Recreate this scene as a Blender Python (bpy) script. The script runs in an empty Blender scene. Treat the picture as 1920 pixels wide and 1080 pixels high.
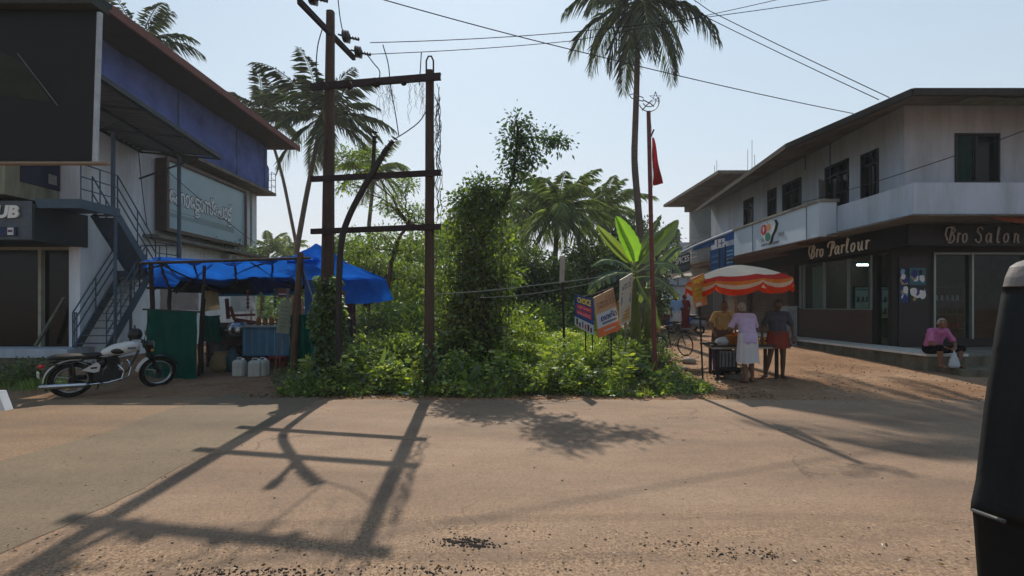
import bpy, math, random
import numpy as np
from mathutils import Vector, Matrix, Quaternion, noise
R = math.radians
HAZE = 0.0009
random.seed(7); rng = np.random.default_rng(7)
SC = bpy.context.scene
COL = SC.collection
# ---------------------------------------------------------------- camera, sky, sun, exposure
F = 900.0; HZ = 575.0; CH = 1.7            # focal length in photo pixels, horizon row, eye height
cd = bpy.data.cameras.new('camera'); cam = bpy.data.objects.new('camera', cd); COL.objects.link(cam)
cd.sensor_width = 36; cd.lens = 36*F/1920; cd.shift_y = (HZ-540)/1920
cd.clip_start = 0.05; cd.clip_end = 2500
cam.location = (0, 0, CH); cam.rotation_euler = (R(90), 0, 0)
SC.camera = cam
SUN = Vector((-82/F, 1, 925/F)).normalized()
w = bpy.data.worlds.new('World'); SC.world = w; w.use_nodes = True
nt = w.node_tree; bg = nt.nodes['Background']
sky = nt.nodes.new('ShaderNodeTexSky'); sky.sky_type = 'NISHITA'; sky.sun_disc = False
sky.sun_elevation = math.asin(SUN.z); sky.sun_rotation = math.atan2(SUN.x, SUN.y)
sky.air_density = 1.3; sky.dust_density = 4.5; sky.ozone_density = 2.5; sky.altitude = 0
# thin tropical overcast: the clear-sky model, its glare flattened, blended with an even milky veil
def _n(t, **k):
    n = nt.nodes.new(t)
    for a, v in k.items(): setattr(n, a, v)
    return n
_g = _n('ShaderNodeGamma'); _g.inputs[1].default_value = .42; nt.links.new(sky.outputs[0], _g.inputs[0])
_tc = _n('ShaderNodeTexCoord'); _sx = _n('ShaderNodeSeparateXYZ'); nt.links.new(_tc.outputs['Generated'], _sx.inputs[0])
_r = _n('ShaderNodeValToRGB'); _e = _r.color_ramp.elements
_e[0].position = 0; _e[0].color = (8.5, 8.6, 8.9, 1); _e[1].position = .75; _e[1].color = (3.2, 5.4, 7.9, 1)
_m = _e.new(.3); _m.color = (5.8, 7.4, 8.9, 1); nt.links.new(_sx.outputs[2], _r.inputs[0])
_b = _n('ShaderNodeMapRange'); _b.inputs[1].default_value = -.6; _b.inputs[2].default_value = .8; _b.inputs[3].default_value = .58; _b.inputs[4].default_value = 1.0
nt.links.new(_sx.outputs[1], _b.inputs[0])
_mu = _n('ShaderNodeVectorMath', operation='SCALE'); nt.links.new(_r.outputs[0], _mu.inputs[0]); nt.links.new(_b.outputs[0], _mu.inputs[3])
_gs = _n('ShaderNodeVectorMath', operation='SCALE'); _gs.inputs[3].default_value = 2.4; nt.links.new(_g.outputs[0], _gs.inputs[0])
_mx = _n('ShaderNodeMix', data_type='RGBA'); _mx.inputs[0].default_value = .28
nt.links.new(_mu.outputs[0], _mx.inputs[6]); nt.links.new(_gs.outputs[0], _mx.inputs[7])
nt.links.new(_mx.outputs[2], bg.inputs[0]); bg.inputs[1].default_value = 0.1
sl = bpy.data.lights.new('sun', 'SUN'); sl.energy = 4.9; sl.angle = R(0.6); sl.color = (1, .9, .76)
so = bpy.data.objects.new('sun', sl); COL.objects.link(so); so.rotation_euler = SUN.to_track_quat('Z', 'Y').to_euler()
so.location = (0, 0, 40)
vs = SC.view_settings; vs.view_transform = 'Standard'; vs.look = 'None'; vs.exposure = 0.12; vs.gamma = 1
SC.cycles.max_bounces = 6; SC.cycles.transparent_max_bounces = 8; SC.cycles.volume_bounces = 0
SC.cycles.use_denoising = True

def W(px, py, D): return Vector(((px-960)/F*D, D, CH-(py-HZ)/F*D))
def gz(x, y):
    z = 0.036*(min(max(y, 9.2), 26)-9.2)
    return z
def G(px, D, dz=0):
    x = (px-960)/F*D
    return Vector((x, D, gz(x, D)+dz))

# ---------------------------------------------------------------- materials
MATS = {}
def srgb(h):
    c = [int(h[i:i+2], 16)/255 for i in (0, 2, 4)]
    return tuple(((v+.055)/1.055)**2.4 if v > .04045 else v/12.92 for v in c)
def newmat(name):
    m = bpy.data.materials.new(name); m.use_nodes = True
    nt = m.node_tree; b = nt.nodes['Principled BSDF']; return m, nt, b
def nd(nt, t, **k):
    n = nt.nodes.new(t)
    for a, v in k.items(): setattr(n, a, v)
    return n
def coords(nt, scale=(1, 1, 1)):
    tc = nd(nt, 'ShaderNodeTexCoord'); mp = nd(nt, 'ShaderNodeMapping'); mp.inputs['Scale'].default_value = scale
    nt.links.new(tc.outputs['Object'], mp.inputs[0]); return mp.outputs[0]
def nz(nt, vec, scale, detail=6, rough=.6):
    n = nd(nt, 'ShaderNodeTexNoise'); n.inputs['Scale'].default_value = scale
    n.inputs['Detail'].default_value = detail; n.inputs['Roughness'].default_value = rough
    nt.links.new(vec, n.inputs['Vector']); return n.outputs[0]
def ramp(nt, fac, stops):
    r = nd(nt, 'ShaderNodeValToRGB'); e = r.color_ramp.elements
    while len(e) > 1: e.remove(e[-1])
    for i, (p, c) in enumerate(stops):
        el = e[0] if i == 0 else e.new(p)
        el.position = p; el.color = (c[0], c[1], c[2], 1) if not isinstance(c, (int, float)) else (c, c, c, 1)
    nt.links.new(fac, r.inputs[0]); return r.outputs[0]
def mix(nt, fac, a, b, mode='MIX'):
    m = nd(nt, 'ShaderNodeMix', data_type='RGBA', blend_type=mode)
    for s, v in ((m.inputs[0], fac), (m.inputs[6], a), (m.inputs[7], b)):
        if isinstance(v, (int, float)): s.default_value = v
        elif isinstance(v, tuple): s.default_value = (v[0], v[1], v[2], 1)
        else: nt.links.new(v, s)
    return m.outputs[2]
def bump(nt, b, h, st=.3, dist=.02):
    n = nd(nt, 'ShaderNodeBump'); n.inputs['Strength'].default_value = st; n.inputs['Distance'].default_value = dist
    nt.links.new(h, n.inputs['Height']); nt.links.new(n.outputs[0], b.inputs['Normal'])
def pm(name, col, rough=.75, metal=0, var=.25, scale=5, stretch=(1, 1, 1), dirt=None, dirt_amt=.45, bmp=.15, spec=.3, emit=0):
    if name in MATS: return MATS[name]
    m, nt, b = newmat(name); c = srgb(col) if isinstance(col, str) else col
    v = coords(nt, stretch); n1 = nz(nt, v, scale, 8); n2 = nz(nt, v, scale*5, 4)
    lo = tuple(x*(1-var) for x in c); hi = tuple(min(1, x*(1+var)) for x in c)
    colr = ramp(nt, n1, [(.3, lo), (.7, hi)])
    colr = mix(nt, .25, colr, ramp(nt, n2, [(.35, lo), (.65, hi)]))
    if dirt:
        dn = nz(nt, coords(nt, (1.6, 1.6, .22)), scale*.45, 10, .72)
        f = ramp(nt, dn, [(.42, 0), (.66, dirt_amt)])
        colr = mix(nt, f, colr, srgb(dirt))
    nt.links.new(colr, b.inputs['Base Color'])
    b.inputs['Roughness'].default_value = rough; b.inputs['Metallic'].default_value = metal
    b.inputs['Specular IOR Level'].default_value = spec
    if bmp: bump(nt, b, n2, bmp, .01)
    if emit:
        b.inputs['Emission Color'].default_value = (c[0], c[1], c[2], 1); b.inputs['Emission Strength'].default_value = emit
    MATS[name] = m; return m
def leafm(name, dark, light, trans=.45, big=.6):
    if name in MATS: return MATS[name]
    m = bpy.data.materials.new(name); m.use_nodes = True; nt = m.node_tree; nt.nodes.clear()
    out = nd(nt, 'ShaderNodeOutputMaterial'); geo = nd(nt, 'ShaderNodeNewGeometry')
    d, l = srgb(dark), srgb(light)
    c1 = ramp(nt, geo.outputs['Random Per Island'], [(0, d), (.75, tuple((a+b)/2 for a, b in zip(d, l))), (1, l)])
    v = coords(nt); n = nz(nt, v, big, 4)
    c = mix(nt, .8, c1, ramp(nt, n, [(.3, (.62, .62, .62)), (.7, (1.3, 1.3, 1.2))]), 'MULTIPLY')
    df = nd(nt, 'ShaderNodeBsdfDiffuse'); tr = nd(nt, 'ShaderNodeBsdfTranslucent'); gl = nd(nt, 'ShaderNodeBsdfGlossy')
    gl.inputs['Roughness'].default_value = .45; gl.inputs['Color'].default_value = (.8, .85, .9, 1)
    tcol = mix(nt, 1.0, c, (1.25, 1.3, .62), 'MULTIPLY')
    nt.links.new(c, df.inputs[0]); nt.links.new(tcol, tr.inputs[0])
    m1 = nd(nt, 'ShaderNodeMixShader'); m1.inputs[0].default_value = trans
    nt.links.new(df.outputs[0], m1.inputs[1]); nt.links.new(tr.outputs[0], m1.inputs[2])
    m2 = nd(nt, 'ShaderNodeMixShader'); m2.inputs[0].default_value = .06
    nt.links.new(m1.outputs[0], m2.inputs[1]); nt.links.new(gl.outputs[0], m2.inputs[2])
    nt.links.new(m2.outputs[0], out.inputs[0]); MATS[name] = m; return m
def clothm(name, col, trans=.3, var=.15, scale=3):
    if name in MATS: return MATS[name]
    m = bpy.data.materials.new(name); m.use_nodes = True; nt = m.node_tree; nt.nodes.clear()
    out = nd(nt, 'ShaderNodeOutputMaterial'); c = srgb(col)
    n = nz(nt, coords(nt), scale, 8, .7)
    cc = ramp(nt, n, [(.3, tuple(x*(1-var) for x in c)), (.7, tuple(min(1, x*(1+var)) for x in c))])
    df = nd(nt, 'ShaderNodeBsdfDiffuse'); tr = nd(nt, 'ShaderNodeBsdfTranslucent')
    nt.links.new(cc, df.inputs[0]); nt.links.new(cc, tr.inputs[0])
    m1 = nd(nt, 'ShaderNodeMixShader'); m1.inputs[0].default_value = trans
    nt.links.new(df.outputs[0], m1.inputs[1]); nt.links.new(tr.outputs[0], m1.inputs[2])
    nt.links.new(m1.outputs[0], out.inputs[0]); MATS[name] = m; return m
def glassm(name, tint=(.78, .84, .82), alpha=.35):
    if name in MATS: return MATS[name]
    m = bpy.data.materials.new(name); m.use_nodes = True; nt = m.node_tree; nt.nodes.clear()
    out = nd(nt, 'ShaderNodeOutputMaterial'); t = nd(nt, 'ShaderNodeBsdfTransparent'); g = nd(nt, 'ShaderNodeBsdfGlossy')
    t.inputs[0].default_value = (*tint, 1); g.inputs['Roughness'].default_value = .03
    fr = nd(nt, 'ShaderNodeFresnel'); fr.inputs[0].default_value = 1.38
    geo = nd(nt, 'ShaderNodeNewGeometry'); inv = nd(nt, 'ShaderNodeMath', operation='SUBTRACT'); inv.inputs[0].default_value = 1; nt.links.new(geo.outputs['Backfacing'], inv.inputs[1])
    ml = nd(nt, 'ShaderNodeMath', operation='MULTIPLY'); nt.links.new(fr.outputs[0], ml.inputs[0]); nt.links.new(inv.outputs[0], ml.inputs[1])
    mx = nd(nt, 'ShaderNodeMixShader'); nt.links.new(ml.outputs[0], mx.inputs[0])
    nt.links.new(t.outputs[0], mx.inputs[1]); nt.links.new(g.outputs[0], mx.inputs[2]); nt.links.new(mx.outputs[0], out.inputs[0])
    MATS[name] = m; return m

# ---------------------------------------------------------------- object helpers
ORG = {}
def tag(o, label=None, cat=None, group=None, kind=None):
    if label: o['label'] = label
    if cat: o['category'] = cat
    if group: o['group'] = group
    if kind: o['kind'] = kind
    return o
def thing(name, loc, label, cat, group=None):
    o = bpy.data.objects.new(name, None); o.empty_display_size = .2; COL.objects.link(o); o.location = loc
    ORG[o.name] = Vector(loc); return tag(o, label, cat, group)
def link(name, me, mat, parent=None, org=None, smooth=False):
    o = bpy.data.objects.new(name, me); COL.objects.link(o)
    if mat: me.materials.append(mat)
    if smooth:
        me.polygons.foreach_set('use_smooth', [True]*len(me.polygons))
    if parent is not None:
        o.parent = parent; org = ORG[parent.name]; me.transform(Matrix.Translation(-org)); ORG[o.name] = org
    else:
        org = Vector(org) if org is not None else Vector((0, 0, 0))
        me.transform(Matrix.Translation(-org)); o.location = org; ORG[o.name] = org
    return o
class MB:
    def __init__(s, M=None): s.v = []; s.f = []; s.M = M
    def add(s, vs, fs):
        n = len(s.v)
        for p in vs:
            p = Vector(p); s.v.append(tuple(s.M @ p) if s.M else tuple(p))
        s.f += [tuple(i+n for i in f) for f in fs]; return s
    def box(s, a, b):
        x0, x1 = sorted((a[0], b[0])); y0, y1 = sorted((a[1], b[1])); z0, z1 = sorted((a[2], b[2]))
        return s.add([(x0,y0,z0),(x1,y0,z0),(x1,y1,z0),(x0,y1,z0),(x0,y0,z1),(x1,y0,z1),(x1,y1,z1),(x0,y1,z1)],
                     [(0,3,2,1),(4,5,6,7),(0,1,5,4),(1,2,6,5),(2,3,7,6),(3,0,4,7)])
    def hexa(s, c):   # 8 corners, bottom 4 then top 4
        return s.add(c, [(0,3,2,1),(4,5,6,7),(0,1,5,4),(1,2,6,5),(2,3,7,6),(3,0,4,7)])
    def beam(s, a, b, wd, ht, up=(0, 0, 1)):
        a, b = Vector(a), Vector(b); d = (b-a).normalized(); u = Vector(up)
        sd = d.cross(u)
        if sd.length < 1e-4: sd = d.cross(Vector((0, 1, 0)))
        sd.normalize(); u = sd.cross(d).normalized(); sd *= wd/2; u *= ht/2
        return s.hexa([a-sd-u, a+sd-u, b+sd-u, b-sd-u, a-sd+u, a+sd+u, b+sd+u, b-sd+u])
    def tube(s, pts, rad, n=8, cap=True):
        pts = [Vector(p) for p in pts]
        if isinstance(rad, (int, float)): rad = [rad]*len(pts)
        vs = []; fs = []; pu = None
        for i, p in enumerate(pts):
            d = (pts[min(i+1, len(pts)-1)]-pts[max(i-1, 0)])
            d = d.normalized() if d.length > 1e-9 else Vector((0, 0, 1))
            if pu is None: pu = d.orthogonal().normalized()
            u = (pu-d*pu.dot(d)); u = u.normalized() if u.length > 1e-6 else d.orthogonal().normalized(); pu = u; v = d.cross(u)
            for k in range(n):
                a = 2*math.pi*k/n; vs.append(p+(u*math.cos(a)+v*math.sin(a))*rad[i])
        for i in range(len(pts)-1):
            for k in range(n):
                a = i*n+k; b = i*n+(k+1) % n; fs.append((a, b, b+n, a+n))
        if cap: fs.append(tuple(range(n-1, -1, -1))); fs.append(tuple((len(pts)-1)*n+k for k in range(n)))
        return s.add(vs, fs)
    def lathe(s, prof, c, n=20, ax='Z', sx=1, sy=1, folds=0, fa=0):
        c = Vector(c); vs = []; fs = []
        for i, (r, z) in enumerate(prof):
            for k in range(n):
                a = 2*math.pi*k/n; rr = r*(1+fa*math.sin(folds*a)*(i/(len(prof)-1)))
                x, y = rr*math.cos(a)*sx, rr*math.sin(a)*sy
                vs.append(c+(Vector((x, y, z)) if ax == 'Z' else Vector((x, z, y)) if ax == 'Y' else Vector((z, x, y))))
        for i in range(len(prof)-1):
            for k in range(n):
                a = i*n+k; b = i*n+(k+1) % n; fs.append((a, b, b+n, a+n))
        return s.add(vs, fs)
    def cyl(s, a, b, r, n=16): return s.tube([a, b], r, n)
    def ball(s, c, r, n=10, m=7, sc=(1, 1, 1)):
        prof = [(max(1e-4, math.sin(math.pi*i/m))*r, -math.cos(math.pi*i/m)*r) for i in range(m+1)]
        c = Vector(c); vs = []; fs = []
        for (q, z) in prof:
            for k in range(n):
                a = 2*math.pi*k/n; vs.append(c+Vector((q*math.cos(a)*sc[0], q*math.sin(a)*sc[1], z*sc[2])))
        for i in range(m):
            for k in range(n):
                a = i*n+k; b = i*n+(k+1) % n; fs.append((a, b, b+n, a+n))
        return s.add(vs, fs)
    def torus(s, c, R_, r, n=28, m=8, ax='Y'):
        c = Vector(c); vs = []; fs = []
        for i in range(n):
            a = 2*math.pi*i/n
            for k in range(m):
                b = 2*math.pi*k/m; q = R_+r*math.cos(b); h = r*math.sin(b)
                x, y = q*math.cos(a), q*math.sin(a)
                vs.append(c+(Vector((x, h, y)) if ax == 'Y' else Vector((x, y, h)) if ax == 'Z' else Vector((h, x, y))))
        for i in range(n):
            for k in range(m):
                fs.append((i*m+k, i*m+(k+1) % m, ((i+1) % n)*m+(k+1) % m, ((i+1) % n)*m+k))
        return s.add(vs, fs)
    def grid(s, fn, nu, nv, thick=0):
        vs = [fn(i/nu, j/nv) for j in range(nv+1) for i in range(nu+1)]; fs = []
        for j in range(nv):
            for i in range(nu):
                a = j*(nu+1)+i; fs.append((a, a+1, a+nu+2, a+nu+1))
        return s.add(vs, fs)
    def panel(s, q, th):   # quad corners bl,br,tr,tl extruded backwards
        q = [Vector(p) for p in q]; n = (q[1]-q[0]).cross(q[3]-q[0]).normalized()
        return s.hexa([p-n*th for p in q]+q)
    def wall(s, ax, plane, th, a0, a1, z0, z1, holes=()):
        ys = sorted(set([a0, a1]+[h[0] for h in holes]+[h[1] for h in holes])); zs = sorted(set([z0, z1]+[h[2] for h in holes]+[h[3] for h in holes]))
        for i in range(len(ys)-1):
            for j in range(len(zs)-1):
                cy, cz = (ys[i]+ys[i+1])/2, (zs[j]+zs[j+1])/2
                if any(h[0] < cy < h[1] and h[2] < cz < h[3] for h in holes): continue
                if ax == 'X': s.box((plane, ys[i], zs[j]), (plane+th, ys[i+1], zs[j+1]))
                else: s.box((ys[i], plane, zs[j]), (ys[i+1], plane+th, zs[j+1]))
        return s
    def build(s, name, mat, parent=None, org=None, smooth=False):
        me = bpy.data.meshes.new(name); me.from_pydata(s.v, [], s.f); me.update()
        return link(name, me, mat, parent, org, smooth)
def one(name, mb, mat, label, cat, org, group=None, smooth=False):
    o = mb.build(name, mat, None, org, smooth); return tag(o, label, cat, group)
def struct(name, mb, mat, kind='structure', smooth=False):
    o = mb.build(name, mat, None, (0, 0, 0), smooth); o['kind'] = kind; return o
def copy_tree(o, parent=None, loc=None, rot=None, sc=None, label=None):
    c = o.copy(); COL.objects.link(c)
    if parent is not None: c.parent = parent
    if loc is not None: c.location = loc
    if rot is not None: c.rotation_euler = rot
    if sc is not None: c.scale = (sc, sc, sc)
    if label: c['label'] = label
    for ch in list(o.children): copy_tree(ch, c)
    return c
def bil(q, u, v):
    return (q[0]*(1-u)+q[1]*u)*(1-v)+(q[3]*(1-u)+q[2]*u)*v
def patch(q, u0, v0, u1, v1, off, name, mat, parent):
    n = (q[1]-q[0]).cross(q[3]-q[0]).normalized()
    c = [bil(q, u0, v0)+n*off, bil(q, u1, v0)+n*off, bil(q, u1, v1)+n*off, bil(q, u0, v1)+n*off]
    return MB().panel(c, .003).build(name, mat, parent)
def textmesh(txt, shear=0, bold=0, ext=.02):
    cu = bpy.data.curves.new('t', 'FONT'); cu.body = txt; cu.size = 1; cu.shear = shear; cu.offset = bold; cu.extrude = ext; cu.resolution_u = 4
    ob = bpy.data.objects.new('t', cu); COL.objects.link(ob)
    dg = bpy.context.evaluated_depsgraph_get(); me = bpy.data.meshes.new_from_object(ob.evaluated_get(dg))
    bpy.data.objects.remove(ob); bpy.data.curves.remove(cu); return me
def text(q, txt, u0, v0, u1, v1, off, name, mat, parent, shear=0, bold=0, depth=.004):
    """letters fitted into the rectangle u0..u1, v0..v1 of the quad q"""
    me = textmesh(txt, shear, bold)
    if not len(me.vertices): return None
    n = (q[1]-q[0]).cross(q[3]-q[0]).normalized()
    xs = [v.co.x for v in me.vertices]; ys = [v.co.y for v in me.vertices]
    x0, x1, y0, y1 = min(xs), max(xs), min(ys), max(ys)
    for v in me.vertices:
        u = u0+(u1-u0)*(v.co.x-x0)/(x1-x0); t = v0+(v1-v0)*(v.co.y-y0)/(y1-y0)
        v.co = bil(q, u, t)+n*(off+(depth if v.co.z > 0 else 0))
    me.materials.clear()
    return link(name, me, mat, parent)
def strokes(q, paths, u0, v0, u1, v1, off, r, name, mat, parent, shear=.0):
    n = (q[1]-q[0]).cross(q[3]-q[0]).normalized(); mb = MB()
    xs = [p[0] for s in paths for p in s]; ys = [p[1] for s in paths for p in s]
    x0, x1, y0, y1 = min(xs), max(xs), min(ys), max(ys)
    for s in paths:
        mb.tube([bil(q, u0+(u1-u0)*(p[0]-x0)/(x1-x0), v0+(v1-v0)*(p[1]-y0)/(y1-y0))+n*off for p in s], r, 6)
    return mb.build(name, mat, parent)

# ---------------------------------------------------------------- foliage helpers (numpy)
def leafcloud(pos, dirs, L, wd, fold=.25, droop=0.0):
    """pos (n,3) dirs (n,3) L (n,) -> verts, faces; each leaf = two folded quads/triangles"""
    n = len(pos); d = dirs/np.maximum(np.linalg.norm(dirs, axis=1, keepdims=True), 1e-6)
    r = rng.normal(size=(n, 3)); r[:, 2] += .6; s = np.cross(d, r); s /= np.maximum(np.linalg.norm(s, axis=1, keepdims=True), 1e-6)
    nn = np.cross(s, d); L = L[:, None]; w_ = L*wd/2
    b = pos; m = pos+d*L*.45; t = pos+d*L; t[:, 2] -= (L*droop)[:, 0]
    a = m+s*w_+nn*w_*fold; c = m-s*w_+nn*w_*fold
    v = np.stack([b, a, t, c], axis=1).reshape(-1, 3)
    i = np.arange(n)*4
    f = np.stack([i, i+1, i+2, i, i+2, i+3], axis=1).reshape(-1, 3)
    return v, f
def npmesh(name, v, f, mat, parent=None, org=None):
    me = bpy.data.meshes.new(name); me.vertices.add(len(v)); me.vertices.foreach_set('co', np.asarray(v, dtype=np.float32).ravel())
    k = f.shape[1]; me.loops.add(f.size); me.loops.foreach_set('vertex_index', f.astype(np.int32).ravel())
    me.polygons.add(len(f)); me.polygons.foreach_set('loop_start', np.arange(0, f.size, k, dtype=np.int32))
    me.polygons.foreach_set('loop_total', np.full(len(f), k, dtype=np.int32)) if False else None
    me.update(calc_edges=True); me.validate()
    return link(name, me, mat, parent, org)
def blobleaves(blobs, per, clump, size, wd=.5, up=.2, shell=.55, droop=.3):
    """blobs: (x,y,z,rx,ry,rz); per clumps per m^2 of shell; clump leaves per clump"""
    P = []; Dn = []; Ls = []
    for (x, y, z, rx, ry, rz) in blobs:
        area = 4*math.pi*((rx*ry+rx*rz+ry*rz)/3); k = max(4, int(per*area))
        u = rng.normal(size=(k, 3)); u /= np.linalg.norm(u, axis=1, keepdims=True)
        rad = (shell+(1-shell)*rng.random(k)**.6)[:, None]*(1+.18*rng.normal(size=(k, 1)))
        c = np.array([x, y, z])+u*rad*np.array([rx, ry, rz])
        kk = clump; cc = np.repeat(c, kk, axis=0); uu = np.repeat(u, kk, axis=0)
        off = rng.normal(size=(len(cc), 3))*size*1.1
        P.append(cc+off); dd = off/size*.7+uu*.6+rng.normal(size=off.shape)*.4; dd[:, 2] += up-droop; Dn.append(dd)
        Ls.append(size*(.6+.8*rng.random(len(cc))))
    return leafcloud(np.concatenate(P), np.concatenate(Dn), np.concatenate(Ls), wd, droop=.15)
def branch(mb, a, b, r0, r1, wob=.06, n=6, sides=7):
    a, b = Vector(a), Vector(b); L = (b-a).length; pts = []; rr = []
    for i in range(n+1):
        t = i/n; o = Vector((random.gauss(0, 1), random.gauss(0, 1), random.gauss(0, .4)))*wob*L*math.sin(math.pi*t)*.6
        pts.append(a.lerp(b, t)+o+Vector((0, 0, L*.08*math.sin(math.pi*t)))); rr.append(r0*(1-t)+r1*t)
    mb.tube(pts, rr, sides); return pts
def tree(name, base, trunk, blobs, size, per, clump, matl, label, cat='tree', group=None, r=.12, bark=None, wd=.5, shell=.5, droop=.3, part='crown'):
    """blobs given as (x,y,z,rx,ry,rz) world"""
    t = thing(name, base, label, cat, group); mb = MB()
    pts = [Vector(base)]+[Vector(p) for p in trunk]
    for i in range(len(pts)-1):
        k0 = 1-i/len(pts)*.7; k1 = 1-(i+1)/len(pts)*.7
        branch(mb, pts[i], pts[i+1], r*k0, r*k1, .03)
    for bl in blobs:
        c = Vector(bl[:3]); s = min(pts[len(pts)//2:], key=lambda p: (p-c).length)
        bp = branch(mb, s, c, r*.35, r*.08, .1)
        for _ in range(5):
            e = c+Vector((random.uniform(-1, 1)*bl[3], random.uniform(-1, 1)*bl[4], random.uniform(-.8, 1)*bl[5]))*.85
            branch(mb, bp[random.choice((3, 4, 5))], e, r*.1, .006, .1, 4, 5)
    mb.build('trunk', bark or M_BARK, t, smooth=True)
    v, f = blobleaves(blobs, per, clump, size, wd, shell=shell, droop=droop)
    npmesh(part, v, f, matl, t); return t
def palm(px, py, D, L, label, trunk=None, nf=22, drop=1.0, mat=None, r=.15, seed=0, base=None, thick=1, group='coconut palms', up=1.15, curl=1.0, low=.55):
    random.seed(seed+100)
    top = W(px, py, D); pts = [W(a, b, D) for a, b in trunk] if trunk else []
    if base is None: base = G(px+random.uniform(-25, 25), D)
    t = thing('coconut_palm', base, label, 'palm tree', group); path = [Vector(base)]+pts+[top]
    # smooth path
    P = []
    for i in range(len(path)-1):
        for k in range(6):
            P.append(path[i].lerp(path[i+1], k/6))
    P.append(path[-1]); Q = [P[0]]+[(P[i-1]+P[i]*2+P[i+1])/4 for i in range(1, len(P)-1)]+[P[-1]]
    MB().tube(Q, [r*(1.5 if i == 0 else 1-.35*i/len(Q)+.03*(i % 2)) for i in range(len(Q))], 9).build('trunk', M_PALMBARK, t, smooth=True)
    rach = MB(); Ps = []; Ds = []; Ls = []
    for i in range(nf):
        az = i*2.39996+random.uniform(-.3, .3); k = (i+.5)/nf
        el = up-k*(up+low)*drop+random.uniform(-.18, .18); Lf = L*random.uniform(.85, 1.1)*(.8+.25*math.sin(math.pi*k))
        p = top.copy(); n = 16; e = el; hz = Vector((math.cos(az), math.sin(az), 0)); pts = [p.copy()]
        for s in range(n):
            p = p+(hz*math.cos(e)+Vector((0, 0, 1))*math.sin(e))*(Lf/n); pts.append(p.copy())
            e -= (.03+.085*(s/n)+.02*random.random())*(.35+.75*max(0, math.cos(e)))*curl
            e = max(e, -1.45)
        rach.tube(pts, [.028*(1-.85*j/n)*thick+.004 for j in range(n+1)], 4)
        sd = hz.cross(Vector((0, 0, 1))).normalized()
        M_ = 54
        for j in range(M_):
            tt = .1+.9*j/M_; x = tt*n; a = int(min(x, n-1)); q = pts[a].lerp(pts[a+1], x-a); dr = (pts[a+1]-pts[a]).normalized()
            ll = L*.225*math.sin(math.pi*(tt*.86+.1))**.7
            for sg in (-1, 1):
                if random.random() < .05: continue
                Ps.append(q); dd = sd*sg*(.85)+dr*(.6+.4*tt)+Vector((0, 0, -.15-.55*random.random()))
                Ds.append(dd+Vector((random.gauss(0, .1), random.gauss(0, .1), random.gauss(0, .1)))); Ls.append(ll*random.uniform(.8, 1.15))
    v, f = leafcloud(np.array([tuple(p) for p in Ps]), np.array([tuple(p) for p in Ds]), np.array(Ls), .05*thick, droop=.3)
    rach.build('frond_stems', M_FRONDSTEM, t)
    npmesh('crown', v, f, mat or M_PALM, t)
    nuts = MB()
    for i in range(9):
        a = i*.9; nuts.ball(top+Vector((math.cos(a)*.25, math.sin(a)*.25, -.25-.12*(i % 3))), .12, 8, 6, (1, 1, 1.2))
    nuts.build('coconuts', M_NUT, t, smooth=True)
    return t
def wire(name, pts, r, label, group=None, sag=.0, mat=None, cat='wire'):
    P = [Vector(p) for p in pts]; Q = []
    for i in range(len(P)-1):
        for k in range(10):
            q = P[i].lerp(P[i+1], k/10); q.z -= sag*(P[i+1]-P[i]).length*4*(k/10)*(1-k/10); Q.append(q)
    Q.append(P[-1])
    return one(name, MB().tube(Q, r, 5), mat or M_WIRE, label, cat, P[0], group)

# shared materials
M_BARK = pm('bark', '4b4035', .9, var=.4, scale=9, stretch=(1, 1, .3), bmp=.5)
M_PALMBARK = pm('palm bark', '5a4e44', .9, var=.35, scale=4, stretch=(.4, .4, 3), bmp=.6)
M_FRONDSTEM = pm('frond stem', '6d7038', .7)
M_NUT = pm('coconut husk', '6b6a2c', .6)
M_WIRE = pm('black wire', '1c1c1e', .6, var=.1)
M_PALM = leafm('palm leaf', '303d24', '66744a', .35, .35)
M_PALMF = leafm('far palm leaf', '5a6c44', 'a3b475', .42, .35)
M_LEAF = leafm('bright leaf', '43592a', '9aae50', .5)
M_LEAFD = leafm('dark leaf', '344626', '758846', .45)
M_LEAFY = leafm('yellow green weed leaf', '627a30', 'b9c45c', .48)  # yellow-green leaf tone for weeds and meadow
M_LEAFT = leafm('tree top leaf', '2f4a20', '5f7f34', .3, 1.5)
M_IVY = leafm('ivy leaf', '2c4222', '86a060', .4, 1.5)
M_VINE = leafm('dark vine leaf', '2a2c1a', '5f6a34', .3, .9)  # dark olive leaf tone of the vines on the column
M_GRASS = leafm('grass blade', '4d6b20', 'a0b84a', .45)
M_DRY = leafm('dry leaf', '5a4426', 'a3835a', .2, 2)
M_BANANA = leafm('banana leaf', '5d8a1e', '8fbf2e', .6, 1.2)
# ================================================================ GROUND, ROAD, SKYLINE
def groundmat():
    m, nt, b = newmat('ground earth'); v = coords(nt)
    n1 = nz(nt, v, .5, 8, .65); n2 = nz(nt, v, 9, 8, .7); n3 = nz(nt, v, 60, 4, .6)
    c = ramp(nt, n1, [(.3, srgb('745a46')), (.5, srgb('8e7058')), (.7, srgb('9f8670'))])
    c = mix(nt, .75, c, ramp(nt, n2, [(.3, (.45, .42, .4)), (.55, (1, 1, 1)), (.75, (1.25, 1.15, 1.05))]), 'MULTIPLY')
    vo = nd(nt, 'ShaderNodeTexVoronoi'); vo.inputs['Scale'].default_value = 26; nt.links.new(v, vo.inputs['Vector'])
    c = mix(nt, ramp(nt, vo.outputs['Distance'], [(.12, .55), (.24, 0)]), c, mix(nt, n3, srgb('6b5a4c'), srgb('c8b49c')))
    nt.links.new(c, b.inputs['Base Color']); b.inputs['Roughness'].default_value = .95; b.inputs['Specular IOR Level'].default_value = .1
    hh = mix(nt, .5, n2, n3); bump(nt, b, hh, .9, .05); return m
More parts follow.
